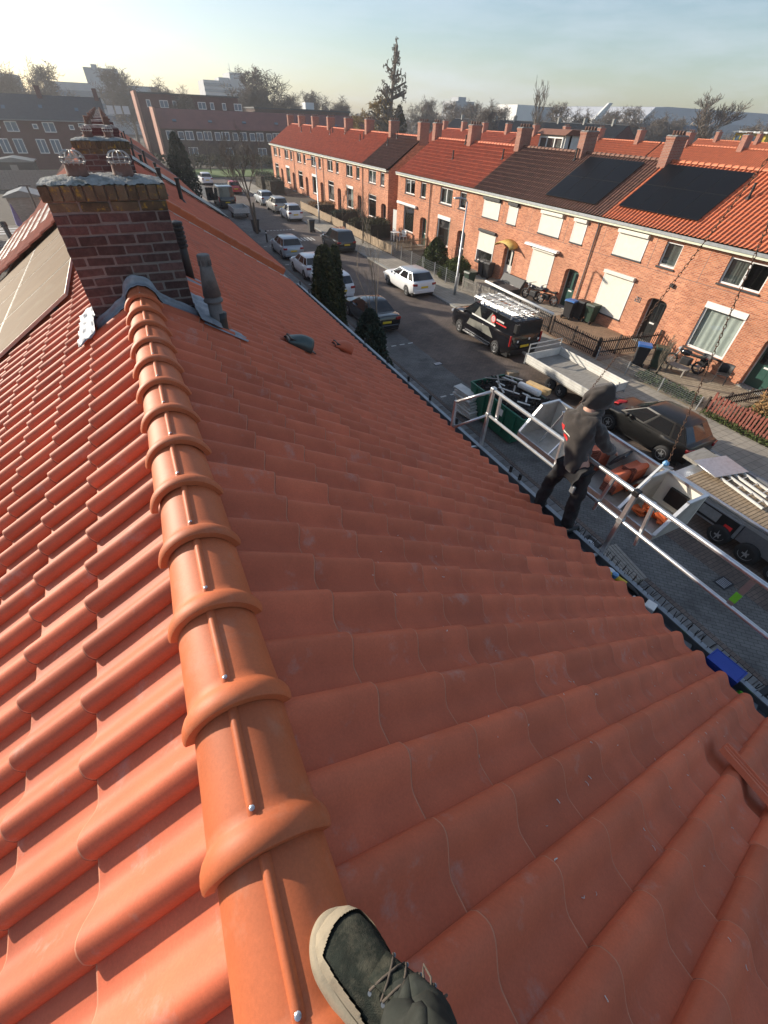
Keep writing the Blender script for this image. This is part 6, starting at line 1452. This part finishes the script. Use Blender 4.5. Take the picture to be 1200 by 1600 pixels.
tag(MB().box((6.15,2.72,tz_+.36), (.40,.03,.34), M=Euler((.7,.1,.2)).to_matrix()).build('rubber_mat', MAT['charcoal'], None), 'dark mat propped against the tray partition', 'mat')
# pallet on the pavement
t = thing('pallet', 'weathered wooden pallet on the pavement below the hoist tray', 'pallet', (8.95,3.4,.07), None, rad(-10))
for k in range(7): MB().b2(-.32+k*.10,-.24+k*.10,-.6,.6,.24,.27).build('top_board', MAT['wood_grey'], t, org=(0,0,0))
for k in range(3): MB().b2(-.34,.36,-.58+k*.54,-.48+k*.54,.10,.24).build('bearer', MAT['wood_grey'], t, org=(0,0,0))
for k in range(3): MB().b2(-.32+k*.28,-.20+k*.28,-.6,.6,.02,.05).build('bottom_board', MAT['wood_grey'], t, org=(0,0,0))
# ------------------------------------------------------------------ tools lying in the gutter
t = thing('plastic_crate', 'blue plastic crate lying in the gutter near the right edge', 'crate', (3.70,.15,5.05), None, rad(4))
MB().b2(-.09,.09,-.14,.14,.01,.03).build('base', MAT['bluecrate'], t, org=(0,0,0))
for a_ in ((-.09,-.08,-.14,.14),(.08,.09,-.14,.14),(-.08,.08,-.14,-.13),(-.08,.08,.13,.14)): MB().b2(*a_,.031,.12).build('side', MAT['bluecrate'], t, org=(0,0,0))
MB().b2(-.078,.078,-.128,.128,.112,.118).build('lid', MAT['bluecrate'], t, org=(0,0,0))
t = thing('angle_grinder', 'yellow and black angle grinder lying in the gutter', 'power tool', (3.70,1.3,5.03))
MB().lathe([(.0,0),(.09,0),(.09,.006),(.0,.006)], (3.64,1.40,5.07), 24, Matrix.Rotation(.4,3,'X')).build('disc', MAT['steel'], t); MB().tube([(3.64,1.42,5.06),(3.68,1.34,5.06),(3.72,1.24,5.05)], [.04,.036,.03], 10).build('motor', MAT['yellow'], t, smooth=True); MB().tube([(3.72,1.24,5.05),(3.75,1.12,5.03),(3.74,1.02,5.0)], [.03,.026,.024], 10).build('grip', MAT['black'], t, smooth=True); MB().lathe([(.03,-.03),(.035,.02),(.0,.03)], (3.66,1.36,5.10), 10).build('gear_head', MAT['bluesteel'], t)
tag(MB().box((3.71,.92,5.05), (.12,.10,.07), rz=.3).build('polystyrene_block', MAT['white'], None, bevel=.01), 'white block lying in the gutter beside the grinder', 'block')
tag(MB().box((3.66,1.02,5.05), (.05,.14,.03), rz=.2).build('sealant_tube', MAT['white_dirty'], None, bevel=.01), 'small white tube in the gutter left of the white block', 'tube')
for k, (y, lab) in enumerate(((.47,'lime green and grey work glove in the gutter left of the blue crate'),(-.17,'lime green and grey work glove in the gutter at the right edge'))):
    t = thing('work_glove', lab, 'glove', (3.68,y,4.98), 'gloves in the gutter')
    MB().box((3.70,y,4.995), (.10,.10,.03), rz=.3).build('palm', MAT['greyplastic'], t, bevel=.012)
    for q in range(4): MB().tube([(3.66+q*.024,y+.05,5.0),(3.655+q*.027,y+.10+.01*(q%2),5.005),(3.65+q*.028,y+.125,4.99)], .011, 6).build('finger', MAT['limegreen'], t, smooth=True)
    MB().tube([(3.66,y-.02,5.0),(3.62,y+.02,5.005)], .012, 6).build('thumb', MAT['limegreen'], t, smooth=True)
# ------------------------------------------------------------------ people
def skin_obj(name, V, E, R_, mat, parent, lev=2, org=None):
    me = bpy.data.meshes.new(name); org = org if org is not None else worg(parent)
    me.from_pydata([(p[0]-org[0],p[1]-org[1],p[2]-org[2]) for p in V], E, [])
    o = obj(name, me, MAT[mat], parent); md = o.modifiers.new('skin','SKIN'); md.use_smooth_shade = True
    sv = me.skin_vertices[0].data
    for i, r in enumerate(R_): sv[i].radius = (r if isinstance(r, tuple) else (r, r))
    sv[0].use_root = True
    s = o.modifiers.new('sub','SUBSURF'); s.levels = lev; s.render_levels = lev
    return o
pw = thing('person', 'worker in dark hooded sweater and black trousers standing at the gutter, back turned', 'person', (3.68,2.3,5.0))
hipc = Vector((3.74,2.40,5.84)); sho = Vector((3.84,2.60,6.34)); neck = Vector((3.90,2.62,6.43)); head = Vector((3.97,2.62,6.56))
LH, RH = hipc+Vector((-.02,.12,-.03)), hipc+Vector((.03,-.12,-.03)); LK, RK = Vector((3.72,2.62,5.48)), Vector((3.74,2.22,5.46)); LA, RA = Vector((3.63,2.60,5.08)), Vector((3.69,2.15,5.07))
LS_, RS_ = sho+Vector((-.03,.165,-.03)), sho+Vector((.05,-.155,-.03)); LE, RE = Vector((3.96,2.82,6.10)), Vector((4.04,2.32,6.07)); LHd, RHd = Vector((4.12,2.76,5.95)), Vector((4.27,2.36,5.94))
# body under the clothes: one continuous figure
V = [hipc,(hipc+sho)/2,sho,neck,head+Vector((-.01,0,-.03)),head+Vector((.01,0,.06)),LS_,LE,LHd,RS_,RE,RHd,LH,LK,LA,LA+Vector((.15,.03,-.035)),RH,RK,RA,RA+Vector((.16,-.03,-.035))]
E_ = [(0,1),(1,2),(2,3),(3,4),(4,5),(2,6),(6,7),(7,8),(2,9),(9,10),(10,11),(0,12),(12,13),(13,14),(14,15),(0,16),(16,17),(17,18),(18,19)]
skin_obj('body', V, E_, [.12,.12,.12,.05,.085,.07,.055,.04,.03,.055,.04,.03,.075,.055,.04,.03,.075,.055,.04,.03], 'skin', pw)
V = [hipc+Vector((0,0,-.06)),hipc+Vector((.0,.0,.06)),(hipc*.45+sho*.55),sho+Vector((-.015,0,-.04)),neck+Vector((0,0,.01)),LS_,LE,LE.lerp(LHd,.82),RS_,RE,RE.lerp(RHd,.82),LE.lerp(LHd,.45),RE.lerp(RHd,.45)]
skin_obj('hooded_sweater', V, [(0,1),(1,2),(2,3),(3,4),(3,5),(5,6),(6,11),(11,7),(3,8),(8,9),(9,12),(12,10)], [(.16,.13),(.155,.13),(.165,.13),(.145,.115),.075,.092,.072,.05,.092,.072,.05,.066,.066], 'hoodie', pw)
b = MB(); rows = []                                        # hood: floppy shell open to the front
ax = Vector((.72,-.30,.20)).normalized(); q = ax.to_track_quat('X','Z').to_matrix()
for i in range(15):
    u = i/14; rr_ = .125*(1-(1-min(1,u*1.25))**2.2)**.5*(1-.10*max(0,u-.75)*4); c = head+ax*(-.165+.29*u)+Vector((0,0,-.012*math.sin(u*3)))
    row = []
    for k in range(33):
        a_ = 2*PI*k/32; fold = 1+.05*math.sin(5*a_+u*6)+.035*math.sin(9*a_-u*11)+.02*math.sin(17*a_+u*3)
        zz = 1.18*math.sin(a_) if math.sin(a_) > 0 else 1.05*math.sin(a_)
        row.append(c+q @ Vector((.012*math.sin(3*a_+i), rr_*.92*fold*math.cos(a_), rr_*fold*zz+.015*u*(math.sin(a_) > .6))))
    rows.append(row)
b.grid(rows); b.build('hood', MAT['hoodie'], pw, smooth=True, solid=.012)
b = MB(); b.tube([neck+Vector((.02+.09*math.cos(a_),.10*math.sin(a_),-.015+.03*math.cos(a_))) for a_ in [2*PI*k/16 for k in range(17)]], .052, 8); b.build('hood_collar', MAT['hoodie'], pw, smooth=True)
MB().lathe([(.0,-.10),(.07,-.075),(.088,0),(.08,.06),(.0,.10)], head+Vector((.03,0,0)), 14).build('cap', MAT['black'], pw, smooth=True)
skin_obj('trousers', [hipc,LH,LH.lerp(LK,.5),LK,LK.lerp(LA,.5),LA+Vector((.015,0,.03)),RH,RH.lerp(RK,.5),RK,RK.lerp(RA,.5),RA+Vector((.015,0,.03))], [(0,1),(1,2),(2,3),(3,4),(4,5),(0,6),(6,7),(7,8),(8,9),(9,10)], [(.135,.125),.103,.096,.083,.08,.078,.103,.096,.083,.08,.078], 'trousers', pw)
for A_, s in ((LA,.04),(RA,-.03)):
    b = MB(); rows = []
    for i in range(7):
        u = i/6; rows.append([A_+Vector((-.07+.26*u, s*u+(.045-.012*abs(u-.6))*math.cos(2*PI*k/10), -.03+(.05+.03*(1-u))*max(-.6,math.sin(2*PI*k/10)))) for k in range(11)])
    b.grid(rows); b.f.append(tuple(range(10))); b.build('shoe', MAT['black'], pw, smooth=True)
def folds(o, size, strength):
    tx = bpy.data.textures.new('folds', 'CLOUDS'); tx.noise_scale = size; tx.noise_depth = 3
    md = o.modifiers.new('folds', 'DISPLACE'); md.texture = tx; md.strength = strength; md.mid_level = .5; md.texture_coords = 'LOCAL'
    o.modifiers['sub'].levels = 3; o.modifiers['sub'].render_levels = 3
for o in pw.children:
    if o.name.startswith('hooded_sweater'): folds(o, .085, .055); sweater = o
    if o.name.startswith('trousers'): folds(o, .075, .045)
def hand(parent, w0, dirv, side, mat='skin', s=1.):
    d = Vector(dirv).normalized(); up_ = Vector((0,0,1)); lat = d.cross(up_).normalized()*side; dn = lat.cross(d)*side
    V = [w0, w0+d*.05*s]; E2 = [(0,1)]; R3 = [(.03,.02),(.036,.018)]
    for f_ in range(4):
        b0 = w0+d*.085*s+lat*(-.027+.018*f_)*s; i0 = len(V); ln = (.036,.042,.039,.030)[f_]*s
        V += [b0, b0+d*ln-Vector((0,0,.012)), b0+d*ln*1.35-Vector((0,0,.038))]; E2 += [(1,i0),(i0,i0+1),(i0+1,i0+2)]; R3 += [.011,.009,.0075]
    b0 = w0+d*.03*s-lat*.036*s; i0 = len(V); V += [b0, b0+d*.035*s-lat*.012*s-Vector((0,0,.015))]; E2 += [(0,i0),(i0,i0+1)]; R3 += [.012,.009]
    return skin_obj('hand', V, E2, R3, mat, parent, 1)
hand(pw, LHd-(LHd-LE).normalized()*.03, (LHd-LE)*.6+Vector((.05,0,-.05)), 1); hand(pw, RHd-(RHd-RE).normalized()*.03, (RHd-RE), -1)
bx = sho+Vector((-.20,.07,-.15)); nrm = Vector((-.93,.30,.18)).normalized(); ex = nrm.cross(Vector((0,0,1))).normalized(); ey = ex.cross(nrm)
if ex.y > 0: ex = -ex
def backplane(name, cells, mat, off):
    b = MB()
    for quad in cells: b.add([bx+ex*p[0]+ey*p[1] for p in quad], [(0,1,2,3)])
    o = b.build(name, MAT[mat], pw); md = o.modifiers.new('wrap','SHRINKWRAP'); md.target = sweater; md.wrap_method = 'NEAREST_SURFACEPOINT'; md.wrap_mode = 'ABOVE_SURFACE'; md.offset = off
    return o
def disc(cx, cz, r0, r1, n=14, m=3):
    out = []
    for i in range(m):
        a0, a1 = r0+(r1-r0)*i/m, r0+(r1-r0)*(i+1)/m
        for k in range(n):
            t0, t1 = 2*PI*k/n, 2*PI*(k+1)/n
            out.append([(cx+a0*math.cos(t0),cz+a0*math.sin(t0)),(cx+a1*math.cos(t0),cz+a1*math.sin(t0)),(cx+a1*math.cos(t1),cz+a1*math.sin(t1)),(cx+a0*math.cos(t1),cz+a0*math.sin(t1))])
    return out
def strip_q(x0, x1, z0, z1, n, sl): return [[(x0+(x1-x0)*k/n, z0+sl*k/n),(x0+(x1-x0)*(k+1)/n, z0+sl*(k+1)/n),(x0+(x1-x0)*(k+1)/n, z1+sl*(k+1)/n),(x0+(x1-x0)*k/n, z1+sl*k/n)] for k in range(n)]
backplane('back_logo', disc(-.06,.03,.008,.05), 'red', .006); backplane('logo_ring', disc(-.06,.03,.026,.034,14,1), 'hoodie', .009)
backplane('back_lettering', strip_q(.0,.12,.015,.035,8,-.02), 'cream', .006); backplane('back_lettering', strip_q(.0,.10,-.035,-.005,8,-.02), 'red', .006)
MB().box(RH+Vector((-.115,-.02,-.16)), (.03,.06,.10)).build('tool_pouch', MAT['zinc'], pw, bevel=.01)
# second worker partly cut by the right edge
p2 = thing('person', 'man in black clothes cut off by the right edge beside the truck', 'person', (15.6,2.9,.05))
bo = Vector((15.75,2.62,.05))
V = [bo+Vector(q) for q in ((0,0,.95),(0,0,1.2),(0,0,1.42),(0,0,1.52),(.0,0,1.62),(0,0,1.72),(0,.2,1.4),(.0,.27,1.12),(.12,.24,.95),(0,-.2,1.4),(0,-.27,1.12),(.12,-.24,.95),(0,.1,.9),(.02,.12,.5),(0,.12,.08),(0,-.1,.9),(.02,-.12,.5),(0,-.12,.08))]
skin_obj('body', V, [(0,1),(1,2),(2,3),(3,4),(4,5),(2,6),(6,7),(7,8),(2,9),(9,10),(10,11),(0,12),(12,13),(13,14),(0,15),(15,16),(16,17)], [.14,.14,.15,.06,.09,.07,.08,.06,.045,.08,.06,.045,.1,.08,.06,.1,.08,.06], 'black', p2)
MB().lathe([(.0,.10),(.085,.06),(.10,0),(.095,-.04),(.0,-.05)], bo+Vector((0,0,1.70)), 12).build('hair', MAT['black'], p2, smooth=True); MB().lathe([(.0,.03),(.05,.02),(.055,-.05),(.0,-.07)], bo+Vector((-.05,0,1.62)), 10).build('face', MAT['skin'], p2, smooth=True)
hand(p2, bo+Vector((.12,.24,.95)), (.3,0,-1), 1); hand(p2, bo+Vector((.12,-.24,.95)), (.3,0,-1), -1)
# ------------------------------------------------------------------ photographer's leg and boot
ph = thing('person', "photographer's leg in grey work trousers and a worn suede safety boot on the ridge", 'person', (.02,-.05,7.45))
TM = Matrix.Translation((-.016,-.100,7.520)) @ Matrix.Scale(1.12,4) @ Matrix.Rotation(rad(19),4,'Z') @ Matrix.Rotation(rad(26),4,'Y') @ Matrix.Rotation(rad(-3),4,'X')
def T(p): return TM @ Vector(p)
ol0 = [(-.150,.010),(-.144,.030),(-.12,.038),(-.06,.037),(0,.041),(.05,.048),(.09,.051),(.115,.048),(.135,.038),(.147,.024),(.153,.008)]
yy_ = np.array([q[0] for q in ol0]); xx_ = np.array([q[1] for q in ol0])
loop = [(x, y) for y, x in ol0]+[(-x, y) for y, x in reversed(ol0)]
def catmull(P_, n=5):
    out = []; m_ = len(P_)
    for i in range(m_):
        p0, p1, p2, p3 = [np.array(P_[(i+k) % m_]) for k in (-1,0,1,2)]
        for k in range(n):
            t_ = k/n; out.append(tuple(.5*(2*p1+(p2-p0)*t_+(2*p0-5*p1+4*p2-p3)*t_**2+(3*p1-p0-3*p2+p3)*t_**3)))
    return out
LOOP = catmull(loop); ol = ol0
def halfw(y): return float(np.interp(y, yy_, xx_))
def outline(sc_=1., dz=0., sh=0.): return [T((x*sc_+.006*math.sin(y*9), y*sc_+sh, dz)) for x, y in LOOP]
b = MB(); n = len(LOOP); rws = [outline(.99,-.002),outline(1.05,.006),outline(1.07,.018),outline(1.04,.030),outline(.95,.033)]
for r in rws: pass
b.grid([r+[r[0]] for r in rws]); b.add(rws[0], [tuple(range(n))]); so = b.build('sole', MAT['sole'], ph, smooth=True)
hts = [(-.148,.05),(-.13,.12),(-.10,.145),(-.06,.15),(-.03,.138),(0,.118),(.03,.10),(.06,.088),(.09,.076),(.115,.064),(.135,.049),(.146,.036)]
def upper_rows(fac=1., grow=0.):
    rows = []
    for y, h_ in hts:
        hw = halfw(y)*(.86+.08*max(0,min(1,(y-.02)/.1)))+grow; rows.append([T((hw*math.cos(PI*k/14)*(1-.14*math.sin(PI*k/14)**2*(h_ > .1))+.006*math.sin(y*9)+.002, y*.985, .030+(h_-.030+grow)*max(0,math.sin(PI*k/14))**(.55 if h_ < .1 else .75)+.0025*math.sin(y*120+k)*(h_ > .08))) for k in range(15)])
    return rows
up_ = MB().grid(upper_rows()).build('upper', MAT['suede'], ph, smooth=True)
NY, NK = 150, 96; hy = np.array([q[0] for q in hts]); hz_ = np.array([q[1] for q in hts])
def up_pt(y, k, grow):
    h_ = float(np.interp(y, hy, hz_)); hw = halfw(y)*(.86+.08*max(0,min(1,(y-.02)/.1)))+grow; sn = max(0, math.sin(PI*k/NK)); ex_ = .55 if h_ < .1 else .75
    return T((hw*math.cos(PI*k/NK)*(1-.14*sn**2*(h_ > .1))+.006*math.sin(y*9)+.002, y*.985+grow*max(0,(y-.09)/.06), .028+(h_-.028+grow)*sn**ex_))
b = MB(); ys_ = np.linspace(-.10,.146,NY); pts = [[up_pt(y, k, .0045) for k in range(NK+1)] for y in ys_]
V = [p for r in pts for p in r]; F = []
for i in range(NY-1):
    y = ys_[i]
    for k in range(NK):
        kk = (k+.5)/NK; ed = min(kk, 1-kk); lim = .030+.080*max(0,min(1,(y+.02)/.12))**1.6
        if y > .124+.008*math.cos((kk-.5)*6) or ed < lim: F.append((i*(NK+1)+k, i*(NK+1)+k+1, (i+1)*(NK+1)+k+1, (i+1)*(NK+1)+k))
tip = [up_pt(ys_[-1], k, .0045) for k in range(NK+1)]; cen = T((.006*math.sin(.146*9)+.002, .1535, .030)); o_ = len(V); V += tip+[cen]
F += [(o_+k, o_+k+1, o_+NK+1) for k in range(NK)]
b.add(V, F); b.build('toe_cap', MAT['sole'], ph, smooth=True)
for sx in ():                                            # side bumper seams
    MB().tube([T((sx*(halfw(y)*1.04+.001)+.006*math.sin(y*9), y, .040+.006*math.sin(y*30))) for y in np.linspace(-.12,.10,14)], .004, 6).build('seam', MAT['sole'], up_, smooth=True)
b = MB(); b.grid([[T((x*.021, y, h_+.030-.004*x*x)) for x in (-1.1,-.6,0,.6,1.1)] for y, h_ in ((.045,.070),(.025,.081),(.0,.096),(-.02,.110),(-.045,.126))]); b.build('tongue', MAT['suede'], up_, smooth=True, solid=.006)
lc = MB()
for k in range(4):
    y = .036-k*.022; h_ = .108+k*.0135
    for sx in (-1,1): lc.tube([T((-sx*.030,y,h_-.012)),T((-sx*.012,y-.006,h_+.004)),T((sx*.012,y-.014,h_+.010)),T((sx*.030,y-.02,h_-.002))], .0022, 6)
for sx in (-1,1):
    lc.tube([T((sx*.004,-.035,.152)),T((sx*.024,-.022,.152)),T((sx*.036,-.006,.136)),T((sx*.026,-.012,.137)),T((0,-.034,.150))], .002, 6)
lc.build('laces', MAT['lace'], ph, smooth=True)
for k in range(4):
    for sx in (-1,1): MB().lathe([(.0,0),(.0034,0),(.0034,.002),(.0,.002)], T((sx*.031,.034-k*.022,.094+k*.0135)), 8).build('eyelet', MAT['zinc'], up_)
ank = T((0,-.085,.135))
legp = [(Vector((.032,-.128,7.615)),.056),(Vector((.030,-.134,7.65)),.062),(Vector((.028,-.142,7.70)),.064),(Vector((.024,-.160,7.82)),.062),(Vector((.012,-.185,7.95)),.066),(Vector((.02,-.24,8.1)),.08),(Vector((.05,-.38,8.28)),.10),(Vector((.05,-.62,8.36)),.12)]
rows = []
for i, (c, r) in enumerate(legp):
    d = (legp[min(i+1,len(legp)-1)][0]-legp[max(i-1,0)][0]).normalized(); q = d.to_track_quat('Z','X').to_matrix()
    rows.append((c, r, q))
fine = []
for i in range(len(rows)-1):
    for u in (0,.25,.5,.75):
        c = rows[i][0].lerp(rows[i+1][0], u); r = rows[i][1]+(rows[i+1][1]-rows[i][1])*u; q = rows[i][2].to_quaternion().slerp(rows[i+1][2].to_quaternion(), u).to_matrix(); s_ = i+u
        fine.append([c+q @ Vector(((r+.007*math.sin(3*a_+s_*2.6)+.005*math.sin(5*a_-s_*4.1)+.006*math.sin(s_*7+a_))*math.cos(a_), (r*.93+.006*math.sin(2*a_+s_*3.3))*math.sin(a_), .012*math.sin(2*a_+1)*(s_ < 1))) for a_ in [2*PI*k/28 for k in range(29)]])
lg_ = MB().grid(fine).build('trouser_leg', MAT['worktrouser'], ph, smooth=True, solid=.004)
skin_obj('body', [T((0,.05,.05)),T((0,-.06,.06))]+[p for p, r in legp[1:]], [(k,k+1) for k in range(8)], [.012,.014,.02,.025,.03,.035,.04,.05,.06], 'skin', ph)
# ------------------------------------------------------------------ haze
hz = bpy.data.materials.new('haze'); hz.use_nodes = True; n_ = hz.node_tree.nodes; n_.remove(n_['Principled BSDF'])
pvn = n_.new('ShaderNodeVolumePrincipled'); pvn.inputs['Color'].default_value = (.93,.95,1,1); pvn.inputs['Density'].default_value = HAZE; pvn.inputs['Anisotropy'].default_value = .55
hz.node_tree.links.new(pvn.outputs[0], n_['Material Output'].inputs['Volume'])
o = MB().b2(-330,560,-60,450,-1.1,34).build('haze', hz); o['kind'] = 'stuff'; o['label'] = 'thin pale winter haze over the street and skyline'; o['category'] = 'haze'
